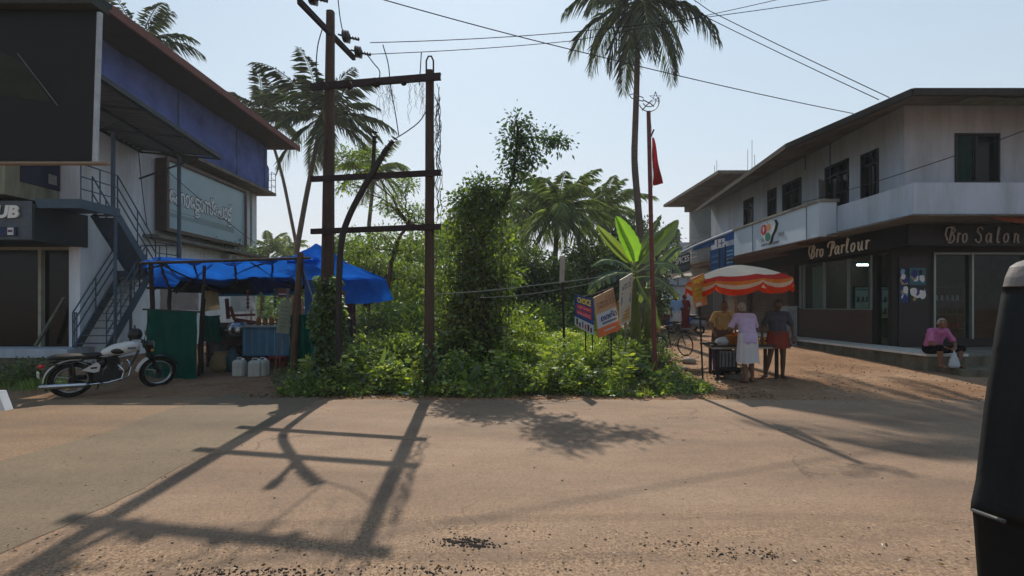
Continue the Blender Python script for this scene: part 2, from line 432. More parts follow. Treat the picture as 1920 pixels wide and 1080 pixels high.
def roadmat(name, c0, c1, c2, grit=.5, patchy=False):
    m, nt, b = newmat(name); v = coords(nt)
    n1 = nz(nt, coords(nt, (.35, 1.2, 1)), .55, 7, .6); n2 = nz(nt, v, 30, 4, .8); n3 = nz(nt, v, 95, 2, .6); n4 = nz(nt, v, 2.2, 7, .7)
    c = ramp(nt, n1, [(.32, srgb(c0)), (.5, srgb(c1)), (.7, srgb(c2))])
    c = mix(nt, .55, c, ramp(nt, n4, [(.3, (.8, .78, .77)), (.7, (1.14, 1.1, 1.05))]), 'MULTIPLY')
    c = mix(nt, .6, c, ramp(nt, nz(nt, coords(nt, (.04, 1.1, 1)), 1.1, 5, .55), [(.35, (.88, .88, .9)), (.6, (1.05, 1.03, 1))]), 'MULTIPLY')
    c = mix(nt, grit, c, ramp(nt, n2, [(.3, (.42, .4, .38)), (.5, (1, 1, 1)), (.68, (1.35, 1.32, 1.26))]), 'MULTIPLY')
    c = mix(nt, grit*.7, c, ramp(nt, n3, [(.36, (.4, .38, .36)), (.5, (1, 1, 1)), (.66, (1.3, 1.3, 1.25))]), 'MULTIPLY')
    if patchy:
        dv = nd(nt, 'ShaderNodeVectorMath', operation='ADD'); ns = nd(nt, 'ShaderNodeTexNoise'); ns.inputs['Scale'].default_value = 1.7; ns.inputs['Detail'].default_value = 6; nt.links.new(v, ns.inputs['Vector'])
        nt.links.new(v, dv.inputs[0]); nt.links.new(ns.outputs['Color'], dv.inputs[1])
        cr = nd(nt, 'ShaderNodeTexVoronoi', feature='DISTANCE_TO_EDGE'); cr.inputs['Scale'].default_value = .55; nt.links.new(dv.outputs[0], cr.inputs['Vector'])
        mk = nd(nt, 'ShaderNodeMath', operation='MULTIPLY'); nt.links.new(ramp(nt, cr.outputs['Distance'], [(0, 1), (.012, 0)]), mk.inputs[0]); nt.links.new(ramp(nt, nz(nt, v, .45, 3), [(.5, 0), (.6, .75)]), mk.inputs[1])
        c = mix(nt, mk.outputs[0], c, srgb('4a3f36'))
        # worn aggregate showing through where the dusty surface has gone, towards the near edge of the road
        sx = nd(nt, 'ShaderNodeSeparateXYZ'); nt.links.new(v, sx.inputs[0])
        mr = nd(nt, 'ShaderNodeMapRange'); mr.inputs[1].default_value = 3.1; mr.inputs[2].default_value = 5.4; mr.inputs[3].default_value = .27; mr.inputs[4].default_value = -.05
        nt.links.new(sx.outputs[1], mr.inputs[0])
        ad = nd(nt, 'ShaderNodeMath', operation='ADD'); nt.links.new(nz(nt, coords(nt, (1, 1.6, 1)), 1.6, 9, .72), ad.inputs[0]); nt.links.new(mr.outputs[0], ad.inputs[1])
        f = ramp(nt, ad.outputs[0], [(.6, 0), (.8, .5)])
        ag = ramp(nt, nz(nt, v, 48, 3, .7), [(.38, srgb('3d332b')), (.5, srgb('8a6f57')), (.64, srgb('b79a7c'))])
        c = mix(nt, f, c, ag)
    nt.links.new(c, b.inputs['Base Color']); b.inputs['Roughness'].default_value = .82; b.inputs['Specular IOR Level'].default_value = .25
    bump(nt, b, mix(nt, .5, n2, n3), .5, .012); return m
mb = MB()
xs = sorted(set([-1500, -700, -300, -120, -60]+[x*.5 for x in range(-60, 61)]+[60, 120, 300, 700, 1500]))
ys = sorted(set([-300, -80, -30, -10, 0]+[y*.25 for y in range(8, 130)]+[34, 40, 60, 100, 200, 500, 1500]))
for y in ys:
    for x in xs:
        bumpy = .025*noise.noise(Vector((x*.9, y*.9, 0))) if (abs(x) < 30 and 9.0 < y < 33) else 0
        mb.v.append((x, y, gz(x, y)+bumpy*min(1, max(0, y-9.0))))
nx = len(xs)
for j in range(len(ys)-1):
    for i in range(nx-1): mb.f.append((j*nx+i, j*nx+i+1, (j+1)*nx+i+1, (j+1)*nx+i))
struct('ground', mb, groundmat(), smooth=True)
def strip(ya, yb, x0, x1, z, n=240, wa=.12, wb=.10, seed=0, along='X'):
    mb = MB()
    for i in range(n+1):
        x = x0+(x1-x0)*i/n
        e1 = ya+wa*(noise.noise(Vector((x*.7, seed, 0)))*1.6+noise.noise(Vector((x*3.3, seed, 3)))*.5)
        e2 = yb+wb*(noise.noise(Vector((x*.6, seed, 9)))*1.4+noise.noise(Vector((x*3.7, seed, 5)))*.5)
        if along == 'X': mb.v += [(x, e1, z), (x, e2, z)]
        else: mb.v += [(e1, x, z), (e2, x, z)]
    for i in range(n): mb.f.append((2*i, 2*i+2, 2*i+3, 2*i+1) if along == 'X' else (2*i, 2*i+1, 2*i+3, 2*i+2))
    return mb
struct('road', strip(1.2, 8.72, -3.6, 45, .006, 400, .12, .09, 2), roadmat('worn asphalt', '6f5d4f', '846f5e', '927e6c', .46, True))
struct('side_road', strip(-5.55, -3.5, 1.5, 9.3, .010, 160, .10, .10, 7, 'Y'), roadmat('grey concrete', '675b4d', '716454', '796c5b', .5))
struct('road_shoulder', strip(2.0, 8.9, -45, -5.5, .004, 200, .1, .3, 12), roadmat('packed sandy earth', '6f5d4c', '7f6a56', '8b7660', .7))
# dark broken asphalt hole and crumbs by the near edge
mb = MB()
random.seed(3)
for cx, cy, rx, ry, nn in ((-.36, 3.46, .13, .03, 420), (-.22, 3.40, .10, .025, 200), (-1.6, 3.05, .45, .05, 380), (-.5, 3.08, .25, .04, 160), (1.55, 3.3, .22, .05, 150), (1.2, 3.42, .12, .04, 90)):
    for _ in range(nn):
        x_, y_ = random.gauss(0, 1), random.gauss(0, 1)
        if noise.noise(Vector((x_*1.7, y_*1.7, cx*5))) < -.12: continue
        p = Vector((cx+x_*rx*.8, cy+y_*ry*.8, .009)); s = random.choice((.003, .004, .005, .007, .010))
        mb.ball(p, s, 5, 3, (1, random.uniform(.6, 1), .7))
struct('asphalt_rubble', mb, pm('black tar crumbs', '37302b', .9, var=.5, scale=30), 'stuff')
mb = MB()
for _ in range(1500):
    k = random.random()
    if k < .30: x, y = random.uniform(-4, 4.2), random.uniform(2.6, 3.7)
    elif k < .45: x, y = random.uniform(-5.6, -3.2), random.uniform(3.2, 6)
    elif k < .50: x, y = random.uniform(-4, 10), 8.75+random.gauss(0, .16)
    elif k < .9: x, y = random.uniform(3.4, 10), random.uniform(8.9, 13)
    else: x, y = random.uniform(-3, 8), random.uniform(3.5, 8)
    s = random.choice((.003, .004, .005, .007, .011)) if y < 8 else random.uniform(.006, .02)
    if y < 3.0: s *= .7
    mb.ball((x, y, gz(x, y)+.006+s*.3), s, 6, 4, (1, random.uniform(.6, 1.2), random.uniform(.5, .8)))
struct('gravel', mb, pm('small stones', '88725c', .9, var=.5, scale=3, bmp=.3), 'stuff')
mb = MB(); P = []; Dn = []; Ls = []
for _ in range(1900):
    k = random.random()
    if k < .55: x, y = random.uniform(-5, 5), 9.0+abs(random.gauss(0, .28))-.15
    elif k < .75: x, y = random.uniform(3, 5), random.uniform(9, 12)
    else: x, y = random.uniform(-4, 3), random.uniform(2.5, 3.4)
    P.append((x, y, gz(x, y)+.02)); Dn.append((random.gauss(0, 1), random.gauss(0, 1), random.gauss(0, .25))); Ls.append(random.uniform(.03, .09) if y > 4 else random.uniform(.015, .04))
v, f = leafcloud(np.array(P), np.array(Dn), np.array(Ls), .5)
npmesh('leaf_litter', v, f, M_DRY)['kind'] = 'stuff'
# far hill and distant woods
mb = MB()
n = 60
for i in range(n+1):
    x = -140+i*7; h = 9+13*math.exp(-((x+45)/50)**2)+5*noise.noise(Vector((x*.03, 1, 1)))+6*math.exp(-((x-70)/30)**2)
    mb.v += [(x, 210, -1), (x, 225+h, max(2, h)), (x, 300, max(1, h*.7))]
for i in range(n):
    a = 3*i; mb.f += [(a, a+3, a+4, a+1), (a+1, a+4, a+5, a+2)]
struct('hills', mb, pm('distant wooded hill', '4a5a45', .95, var=.3, scale=.15), smooth=True)

# ================================================================ materials for buildings
WH = pm('weathered white wall', 'e6eef8', .85, var=.05, scale=1.5, dirt='6c6a60', dirt_amt=.42, bmp=.1)
WH2 = pm('clean white wall', 'b4bdca', .8, var=.06, scale=1.2, dirt='66645c', dirt_amt=.5, bmp=.05)
GREYC = pm('grey concrete slab', '77736c', .9, var=.25, scale=3, dirt='3c3a34', dirt_amt=.6)
DGREY = pm('dark grey paint', '2f373d', .6, var=.15)
STEEL = pm('blue grey steel', '44586a', .5, .2, var=.15)
DARK = pm('dark interior', '181a1a', .8, var=.2)
DKGLASS = pm('dark window glass', '080b0c', .16, var=.2, bmp=0, spec=.22)
FRAME = pm('dark window frame', '24282a', .5, var=.1)
BLUEF = clothm('blue banner cloth', '6878b8', .2, .35, .9)
SOFFIT = pm('stained soffit', '6e665c', .9, var=.35, scale=1.6, dirt='3a2e24', dirt_amt=.7, bmp=.2)
REDEDGE = pm('red brown roof edge', '6d4038', .7)
GLASS = glassm('shop glass')
TILE = pm('white floor tile', 'c9c8c4', .4, var=.06, scale=3, dirt='8d8a80', dirt_amt=.4, bmp=.02)
PLINTH = pm('mossy plinth', '6a6455', .9, var=.35, scale=4, dirt='2f2d22', dirt_amt=.7, bmp=.4)
BROWNP = pm('brown wood laminate', '45342c', .5, var=.25, scale=2, stretch=(1, 1, 4))
SIGNW = pm('white sign panel', 'c3d0dd', .4, var=.04, scale=1, dirt='8a9096', dirt_amt=.25, bmp=.02)
BLACKS = pm('black brown sign board', '1e1b1d', .5, var=.15)
SHUT = pm('brown rolling shutter', '6b5648', .6, .2, var=.2, scale=3, stretch=(1, 1, 6), dirt='3a2f28')
LETTER = pm('pale letters', 'f2f0ea', .5, var=.05)
def pmtxt(n, c, e=0): return pm(n, c, .5, var=.06, emit=e)
T_YEL = pmtxt('yellow print', 'e8c93a'); T_RED = pmtxt('red print', 'b8323a'); T_BLK = pmtxt('black print', '1d1d20'); T_WHT = pmtxt('white print', 'd9dadc')
T_NAVY = pmtxt('navy print', '27377a'); T_ORG = pmtxt('orange print', 'cf6a3a'); T_GRN = pmtxt('green print', '2f7a66'); T_GREY = pmtxt('grey print', '5b6470')
def V(*a): return Vector(a)

# ================================================================ LEFT BUILDING
LB = thing('commercial_building', (-11.7, 17.5, gz(0, 17)), 'white two storey building on the left with blue cloth band under its long red-edged roof', 'building')
XW = -11.7
mb = MB().wall('X', XW-.25, .25, 13.2, 22, 0, 6.95); mb.wall('Y', 13.0, .2, -24, XW, 4.2, 9.0, [(-18, -16, 4.6, 6.4)]); mb.wall('Y', 13.0, .2, XW-.3, XW, 0, 4.2); mb.wall('Y', 21.9, .2, -24, XW-.25, 0, 9)
mb.build('wall', WH, LB)
MB().box((-18, 13.08, 4.6), (-16, 13.1, 6.4)).build('window', DKGLASS, LB)
mb = MB().box((-24, 10.9, 9.0), (-9.95, 22.35, 9.12)); mb.hexa([(-24,10.9,9.12),(-9.95,10.9,9.12),(-9.95,22.35,9.12),(-24,22.35,9.12),(-24,14,11.4),(-17,15,11.4),(-17,19,11.4),(-24,20,11.4)])
rf = mb.build('roof', pm('dark roof sheet', '3a3431', .8, var=.3, scale=3), LB)
MB().box((-9.95, 10.88, 8.93), (-9.88, 22.4, 9.16)).box((-24, 10.82, 8.93), (-9.88, 10.88, 9.16)).build('roof_edge', REDEDGE, rf)
# blue cloth band, hung slightly wavy
def bf(u, v):
    y = 11.0+u*11.0; z = 6.98+v*2.0
    return V(-11.22+.10*noise.noise(V(y*1.2+z, z*1.5, 0))+.16*(1-v*.6)*noise.noise(V(y*.7+z*.8, z, 5))+.06*noise.noise(V(y*3+z*2, z*2, 2)), y, z+.06*(1-v)*noise.noise(V(y*.9, 3, 3)))
MB().grid(bf, 120, 18).build('blue_banner', BLUEF, LB, smooth=True)
MB().grid(lambda u, v: V(-11.22-u*.45, 22+.03*noise.noise(V(u*3, v*3, 2)), 6.98+v*2.0), 8, 10).build('blue_banner_end', BLUEF, LB, smooth=True)
MB().box((-11.9, 8.5, 6.83), (-10.95, 22.3, 6.95)).build('ledge', GREYC, LB)
mb = MB()
for y in (12.2, 16.0, 19.4, 21.6): mb.cyl((-11.12, y, 6.95), (-11.12, y, 8.98), .025, 6)
mb.build('frame_rods', STEEL, LB)
MB().cyl((-11.6, 21.35, .5), (-11.6, 21.35, 8.9), .05, 8).cyl((-11.6, 21.0, 3.7), (-11.6, 21.35, 3.7), .04, 8).build('drain_pipe', pm('pvc pipe', '8b8d90', .5), LB)
# balcony rail at the far corner
mb = MB()
for x, y in ((-10.98, 21.9), (-10.98, 22.28), (-11.3, 22.28)): mb.cyl((x, y, 6.95), (x, y, 7.85), .015, 6)
for z in (7.25, 7.55, 7.85): mb.tube([(-10.98, 21.9, z), (-10.98, 22.28, z), (-11.7, 22.28, z)], .012, 5)
mb.build('railing', STEEL, LB)
# corrugated awning over the stair
def aw(u, v):
    y = 8.6+v*6.45; x = -11.65+u*2.5
    return V(x, y, 6.62-.22*u+.10*(15.05-y)+.018*math.sin(v*6.45*2*math.pi/.18)+.0)
MB().grid(aw, 4, 260).build('awning', pm('grey roofing sheet', '5b5f60', .55, .3, var=.25, scale=2), LB)
mb = MB()
for x in (-9.2, -10.4, -11.6): mb.beam((x, 8.6, 7.145-.22*(x+11.65)/2.5+.04), (x, 15.05, 6.50-.22*(x+11.65)/2.5+.04), .05, .07)
for y in (9.2, 10.6, 12.0, 13.5, 15.0): mb.beam((-11.65, y, 6.53+.1*(15.05-y)), (-9.15, y, 6.31+.1*(15.05-y)), .04, .05)
mb.beam((-9.13, 8.6, 7.02), (-9.13, 15.08, 6.37), .03, .12)
for y in (12.0, 15.0): mb.beam((-11.65, y, 5.7), (-9.8, y, 6.35), .04, .04)
mb.build('awning_frame', DGREY, LB)
mb = MB().cyl((-10.4, 15.0, gz(0, 15)+2.6), (-10.4, 15.0, 6.4), .055, 8).cyl((-10.72, 12.9, 4.25), (-10.72, 12.9, 6.4), .05, 8)
mb.build('awning_post', STEEL, LB)
# ledge slab with the malayalam sign box
MB().box((-11.7, 15.2, 3.9), (-11.2, 22.1, 4.0)).build('sunshade_slab', GREYC, LB)
q = [V(-11.28, 15.7, 4.28), V(-11.28, 20.2, 4.28), V(-11.28, 20.2, 6.5), V(-11.28, 15.7, 6.5)]
SB = thing('shop_sign', (-11.5, 18, 4.0), 'large pale blue box sign with white outlined lettering above the tarpaulin stall', 'sign')
MB().box((-11.65, 15.68, 4.2), (-11.3, 20.22, 6.56)).build('sign_box', pm('sign box metal', '4a4038', .6), SB)
MB().panel(q, .02).build('sign_face', pm('pale blue sign film', '93aab4', .35, var=.12, scale=.6, bmp=0), SB)
mb = MB().box((-11.27, 15.6, 6.5), (-11.2, 20.3, 6.62)).box((-11.27, 20.2, 4.2), (-11.2, 20.3, 6.5)).box((-11.27, 15.6, 4.16), (-11.2, 20.3, 4.28)).box((-11.27, 15.6, 4.28), (-11.2, 15.7, 6.5))
mb.build('frame', pm('brown frame', '5d4c44', .6), SB)
MT = '\u0d47\u0d2b\u0d3e\u0d47\u0d1f\u0d3e\u0d38\u0d4d\u0d47\u0d2a\u0d3e\u0d1f\u0d4d'
text(q, MT, .015, .36, .81, .69, .004, 'letter_outline', pmtxt('dark outline', '39464c'), SB, bold=.05)
text(q, MT, .02, .375, .805, .675, .012, 'lettering', T_WHT, SB, bold=.02)
for ua in (.30, .735):
    text(q, '\u0d1f', ua-.006, .255, ua+.066, .40, .005, 'letter_outline', pmtxt('dark outline', '39464c'), SB, bold=.05)
    text(q, '\u0d1f', ua, .268, ua+.06, .39, .013, 'lettering', T_WHT, SB, bold=.02)
patch(q, 0, .18, .84, .24, .003, 'printed_band', pmtxt('faint print', '7d9196'), SB)
patch(q, 0, .27, .84, .285, .003, 'printed_band', pmtxt('faint print', '7d9196'), SB)
patch(q, .3, .24, .84, .262, .003, 'printed_band', pmtxt('faint print', '7d9196'), SB)
GP_ = thing('wall_plant', (-11.4, 21, 4.0), 'dark weeds rooted on the ledge under the pale blue box sign', 'plant')
P_ = np.stack([-11.35+.12*rng.normal(size=900), 17.2+4.9*rng.random(900)**.5, 4.02+.18*np.abs(rng.normal(size=900))], 1); v, f = leafcloud(P_, rng.normal(size=(900, 3))+np.array([0, 0, .6]), .09*(.5+rng.random(900)), .4); npmesh('leaves', v, f, M_LEAFD, GP_)
wire('wall_cable', [V(-11.6, 14.9, 6.6), V(-11.5, 14.95, 5.2), V(-11.55, 15.2, 4.2)], .012, 'thin cable looping down the white wall left of the pale blue sign', sag=.03)
wire('wall_cable', [V(-11.15, 15.5, 6.1), V(-11.12, 20.4, 4.55), V(-11.3, 22.2, 4.3)], .012, 'black cable slanting across the pale blue box sign', sag=.01)
# ground shop front (faces the road)
mb = MB().box((-16.8, 12.25, 0), (-11.75, 13.0, .40)); mb.build('plinth', PLINTH, LB)
MB().box((-16.8, 12.2, .40), (-11.3, 13.0, .62)).build('white_ledge', WH2, LB)
MB().box((-16.8, 15.5, .4), (-11.95, 15.6, 4.2)).box((-16.8, 13.02, .4), (-11.95, 15.5, .5)).box((-16.8, 13.02, 4.1), (-11.95, 15.5, 4.19)).build('shop_interior', DARK, LB)
MB().box((-16.8, 13.12, .62), (-11.98, 13.14, 3.3)).build('shop_glass', DKGLASS, LB)
mb = MB().box((-12.84, 13.0, .62), (-12.76, 13.12, 3.3)).box((-16.8, 13.02, 3.24), (-11.98, 13.1, 3.32)); mb.build('glass_frame', pm('cream frame', '9f9c8c', .6), LB)
MB().beam((-12.7, 12.8, .66), (-12.1, 12.98, 1.95), .11, .05).build('leaning_plank', pm('faded plank', '6c6b60', .8), LB)
MB().box((-16.8, 11.72, 3.32), (-11.66, 13.2, 4.2)).build('fascia', DGREY, LB)
q = [V(-14, 11.7, 3.34), V(-11.7, 11.7, 3.34), V(-11.7, 11.7, 4.28), V(-14, 11.7, 4.28)]
US = thing('shop_sign', (-12.8, 11.7, 3.3), 'grey fascia sign with chunky white letters UB at the left edge', 'sign')
MB().panel([q[0]+V(0, -.0, 0), q[1], q[2], q[3]], .015).build('board', pm('blue grey board', '56616a', .5, dirt='3a4248'), US)
qq = [V(-12.55, 11.69, 3.85), V(-11.98, 11.69, 3.85), V(-11.98, 11.69, 4.2), V(-12.55, 11.69, 4.2)]
text(qq, 'UB', .0, 0, 1, .9, .01, 'lettering', LETTER, US, shear=.15, bold=.05, depth=.03)
MB().box((-13, 11.66, 3.42), (-12.05, 11.69, 3.64)).build('card_panel', pmtxt('dark blue panel', '1d2f55'), US)
MB().box((-12.24, 11.64, 3.44), (-12.1, 11.658, 3.62)).build('card_sticker', T_WHT, US)
MB().box((-12.22, 11.63, 3.51), (-12.12, 11.638, 3.56)).build('card_mark', pmtxt('plum print', '5a2f50'), US)
# first floor balcony box with dark poster
MB().box((-15, 11.6, 4.42), (-12.25, 13.0, 5.75)).build('balcony', pm('yellowed parapet', '9a9a8a', .85, var=.1, dirt='4b5038', dirt_amt=.6), LB)
MB().box((-12.25, 11.95, 4.82), (-12.22, 12.98, 5.7)).build('poster', pmtxt('dark blue poster', '2b3350'), LB)
MB().box((-12.218, 12.65, 4.95), (-12.21, 12.88, 5.2)).build('poster_sticker', pmtxt('grey sticker', '8b9088'), LB)
MB().box((-13.2, 11.58, 4.3), (-12.4, 11.6, 5.7)).build('blue_cloth', pm('bright blue sheet', '1e6fb8', .6), LB)
# stair
ST = thing('metal_staircase', (-11.1, 13.5, .6), 'blue grey steel staircase with two flights and thin rails against the white wall', 'staircase')
MB().box((-11.68, 11.8, 4.2), (-10.62, 12.9, 4.3)).box((-10.62, 11.8, 4.12), (-10.57, 12.95, 4.34)).box((-11.68, 11.76, 4.12), (-10.57, 11.8, 4.34)).build('upper_landing', STEEL, ST)
MB().box((-11.68, 14.2, 2.62), (-10.5, 15.1, 2.7)).box((-11.68, 14.14, 2.56), (-10.5, 14.2, 2.76)).build('middle_landing', STEEL, ST)
def flight(name, y0, z0, y1, z1, x0, x1, n, solid):
    mb = MB()
    for x in (x0, x1): mb.beam((x, y0, z0-.08), (x, y1, z1-.08), .04, .2)
    if solid: mb.beam(((x0+x1)/2, y0, z0-.17), ((x0+x1)/2, y1, z1-.17), abs(x1-x0)-.02, .012)
    f = mb.build(name, STEEL, ST)
    s = MB()
    for k in range(n):
        t = (k+.5)/n; y = y0+(y1-y0)*t; z = z0+(z1-z0)*t; s.box((x0+.02, y-.11, z-.01), (x1-.02, y+.11, z+.01))
    s.build('treads', STEEL, f)
flight('upper_flight', 12.9, 4.26, 14.2, 2.7, -11.25, -10.62, 8, True)
flight('lower_flight', 14.15, 2.6, 12.75, .62, -11.6, -10.75, 10, False)
def rail(pts, hh, n, name='railing'):
    mb = MB()
    for k in hh: mb.tube([Vector(p)+V(0, 0, k) for p in pts], .018, 6)
    for a, b in zip(pts[:-1], pts[1:]):
        for i in range(n+1): 
            p = Vector(a).lerp(Vector(b), i/n); mb.cyl(p, p+V(0, 0, hh[-1]), .016, 6)
    mb.build(name, STEEL, ST)
rail([(-10.6, 11.8, 4.3), (-10.6, 12.9, 4.3), (-10.58, 14.25, 2.7), (-10.5, 15.05, 2.7)], (.3, .6, .92), 2)
rail([(-11.28, 12.9, 4.3), (-11.28, 14.2, 2.7)], (.45, .9), 3)
rail([(-10.73, 14.1, 2.6), (-10.73, 12.7, .62)], (.35, .65, .92), 3)
rail([(-11.62, 14.1, 2.6), (-11.62, 12.7, .62), (-11.2, 12.35, .62)], (.35, .65, .92), 2)
rail([(-10.5, 15.1, 2.7), (-11.68, 15.1, 2.7)], (.45, .92), 2)
mb = MB()
for x, y, z in ((-11.6, 14.6, 2.6), (-10.55, 14.6, 2.6), (-10.62, 12.85, 4.2)): mb.cyl((x, y, .5), (x, y, z), .04, 8)
mb.build('posts', STEEL, ST)
# hidden ivy clump & air unit on the wall
AC = thing('air_conditioner', (-11.4, 19.6, 3.25), 'small outdoor air conditioner unit on the stained wall above the tarpaulin', 'air conditioner')
MB().box((-11.68, 19.3, 3.3), (-11.35, 20.1, 3.8)).build('casing', pm('dusty white casing', '9b9a92', .6), AC)
MB().torus((-11.34, 19.62, 3.55), .19, .012, 24, 5, 'X').torus((-11.34, 19.62, 3.55), .11, .01, 20, 5, 'X').build('fan_grille', DARK, AC)

# near hanging signboard top left
ALUG = pm('pale reflection line', '6c726e', .5)
NB = thing('hanging_signboard', (-7.5, 6.0, 3.5), 'big dark green signboard at the upper left corner with a white side edge', 'signboard')
MB().hexa([(-8.5, 6.0, 3.52), (-5.22, 6.0, 3.52), (-5.22, 6.03, 3.52), (-8.5, 6.03, 3.52), (-8.5, 6.0, 5.45), (-5.16, 6.0, 5.4), (-5.16, 6.03, 5.4), (-8.5, 6.03, 5.45)]).build('panel', pm('very dark green board', '050b09', .6, var=.3, scale=1, bmp=.02), NB)
MB().add([(-6.5, 5.994, 4.95), (-6.1, 5.994, 4.75), (-5.75, 5.994, 4.25), (-6.5, 5.994, 4.35), (-6.5, 6.0, 4.95), (-6.1, 6.0, 4.75), (-5.75, 6.0, 4.25), (-6.5, 6.0, 4.35)], [(3, 2, 1, 0), (0, 1, 5, 4), (1, 2, 6, 5), (2, 3, 7, 6), (3, 0, 4, 7)]).build('olive_patch', pm('olive patch', '23281a', .7, var=.5, scale=2), NB)  # lighter olive triangle set on the dark panel
MB().hexa([(-5.215, 5.96, 3.5), (-5.17, 5.96, 3.5), (-5.17, 5.998, 3.5), (-5.215, 5.998, 3.5), (-5.155, 5.96, 5.36), (-5.11, 5.96, 5.36), (-5.11, 5.998, 5.36), (-5.155, 5.998, 5.36)]).build('side_edge', pm('white edge strip', 'a8b0b8', .5), NB)
MB().box((-8.5, 5.95, 3.475), (-5.05, 6.04, 3.50)).build('bottom_batten', pm('pale wooden batten', '8d8070', .8), NB)
MB().box((-8.5, 5.88, 5.42), (-5.15, 6.14, 5.52)).build('top_batten', pm('weathered dark wood', '3a3f3a', .8), NB)
MB().cyl((-8.2, 6.18, 0), (-8.2, 6.18, 6.4), .06, 8).build('post', STEEL, NB)
MB().cyl((-6.15, 5.97, 4.85), (-5.65, 5.97, 4.2), .005, 6).build('reflection_line', ALUG, NB)  # thin rod stands in for a pale reflected line across the board
mb = MB().hexa([(-9, 5.8, 5.60), (-5.25, 5.8, 5.56), (-5.25, 6.3, 5.6), (-9, 6.3, 5.64), (-9, 5.8, 5.66), (-5.25, 5.8, 5.62), (-5.25, 6.3, 5.66), (-9, 6.3, 5.7)])
mb.build('rain_cover', pm('dark teal sheet', '22383a', .7), NB)

# ================================================================ RIGHT BUILDING
PZ = .53
RB = thing('shop_building', (14, 18, gz(0, 18)), 'white two storey corner building on the right housing the parlour and salon shops', 'building')
def opn(px0, px1, zt, zb, X=11.2): return (X*F/(px1-960), X*F/(px0-960), zb, zt)
op = {'window': [opn(1615, 1648, 6.55, 5.0), opn(1468, 1503, 6.72, 5.3), opn(1440, 1456, 6.75, 5.2), opn(1395, 1413, 6.8, 5.3)], 'balcony_door': [opn(1548, 1592, 6.65, 4.1)]}
holes = op['window']+op['balcony_door']
mb = MB().wall('X', 11.2, .2, 13.7, 27, 4.1, 7.5, holes)
fh = [(12.63, 13.9, 5.23, 6.64), (14.65, 15.9, 5.9, 6.6)]
mb.wall('Y', 13.7, .2, 11.4, 22, 4.1, 7.5, fh)
mb.wall('Y', 26.8, .2, 11.4, 22, 0, 7.5)
mb.build('wall', WH2, RB)
for i, h in enumerate(holes):
    y0, y1, z0, z1 = h; dr = i == 4
    f = MB(); t = .05
    f.box((11.16, y0, z0), (11.3, y0+t, z1)).box((11.16, y1-t, z0), (11.3, y1, z1)).box((11.16, y0+t, z1-t), (11.3, y1-t, z1)).box((11.16, y0+t, z0), (11.3, y1-t, z0+t))
    f.box((11.2, (y0+y1)/2-.025, z0+t), (11.26, (y0+y1)/2+.025, z1-t))
    if z1-z0 > 1.2: f.box((11.19, y0+t, z1-.42), (11.27, y1-t, z1-.37))
    fr = f.build('balcony_door' if dr else 'window', FRAME, RB)
    MB().box((11.3, y0+t, z0+t), (11.32, y1-t, z1-t)).build('pane', DKGLASS, fr)
    if dr:
        MB().panel([V(11.1, y1-.1, 4.2), V(10.62, y1-.45, 4.2), V(10.62, y1-.45, 6.15), V(11.1, y1-.1, 6.15)], .03).build('door_leaf', pm('white door leaf', 'a3a8ab', .6), fr)
for h in fh:
    x0, x1, z0, z1 = h; t = .05; f = MB()
    f.box((x0, 13.66, z0), (x0+t, 13.8, z1)).box((x1-t, 13.66, z0), (x1, 13.8, z1)).box((x0+t, 13.66, z1-t), (x1-t, 13.8, z1)).box((x0+t, 13.66, z0), (x1-t, 13.8, z0+t)).box(((x0+x1)/2-.03, 13.7, z0+t), ((x0+x1)/2+.03, 13.76, z1-t))
    fr = f.build('window', FRAME, RB); MB().box((x0+t, 13.8, z0+t), (x1-t, 13.82, z1-t)).build('pane', DKGLASS, fr)
    MB().grid(lambda u, v: V(x0+t+u*(x1-x0)*.42, 13.785+.012*math.sin(u*40), z0+t+v*(z1-z0-2*t)), 40, 2).build('curtain', clothm('teal curtain', '2c4a48', .2), fr)
# slab, parapet, sunshade
MB().box((10.3, 12.3, 4.0), (22, 13.7, 4.08)).box((10.3, 13.7, 4.0), (11.2, 21.0, 4.08)).build('balcony_slab', GREYC, RB)
mb = MB().box((10.3, 12.3, 4.08), (10.42, 15.2, 4.88)).box((10.42, 12.3, 4.08), (22, 12.42, 4.88)); mb.build('parapet', WH2, RB)
MB().hexa([(9.95, 12.0, 3.98), (22, 12.0, 3.98), (22, 12.3, 3.98), (9.95, 12.3, 3.98), (10.0, 12.0, 4.0), (22, 12.0, 4.0), (22, 12.3, 4.06), (10.3, 12.3, 4.06)]).hexa([(9.95, 12.3, 3.95), (10.297, 12.3, 3.97), (10.297, 16.2, 3.97), (9.95, 16.2, 3.95), (9.95, 12.3, 3.98), (10.297, 12.3, 4.06), (10.297, 16.2, 4.06), (9.95, 16.2, 3.98)]).build('sunshade', GREYC, RB)
# roof with stained soffit and dark edge
E = [(10.4, 27.2), (9.26, 16.2), (10.1, 12.1), (22, 12.1)]; I = [(14, 27.2), (14.5, 20), (15, 17), (22, 16)]
mb = MB(); n = 4
for (x, y) in E: mb.v.append((x, y, 7.04))
for (x, y) in ((11.25, 27.2), (11.25, 16.2), (11.25, 13.75), (22, 13.75)): mb.v.append((x, y, 7.45))
for (x, y) in E: mb.v.append((x, y, 7.17))
for (x, y) in I: mb.v.append((x, y, 8.6))
for i in range(3):
    mb.f += [(i, i+1, 5+i, 4+i), (8+i, 9+i, 13+i, 12+i)]
rf = mb.build('roof', SOFFIT, RB)
mb = MB()
for i in range(3):
    a, b = E[i], E[i+1]; mb.beam((a[0], a[1], 7.11), (b[0], b[1], 7.11), .07, .18)
mb.build('roof_edge', pm('dark mouldy edge', '2f2c28', .9, var=.3, scale=5), rf)
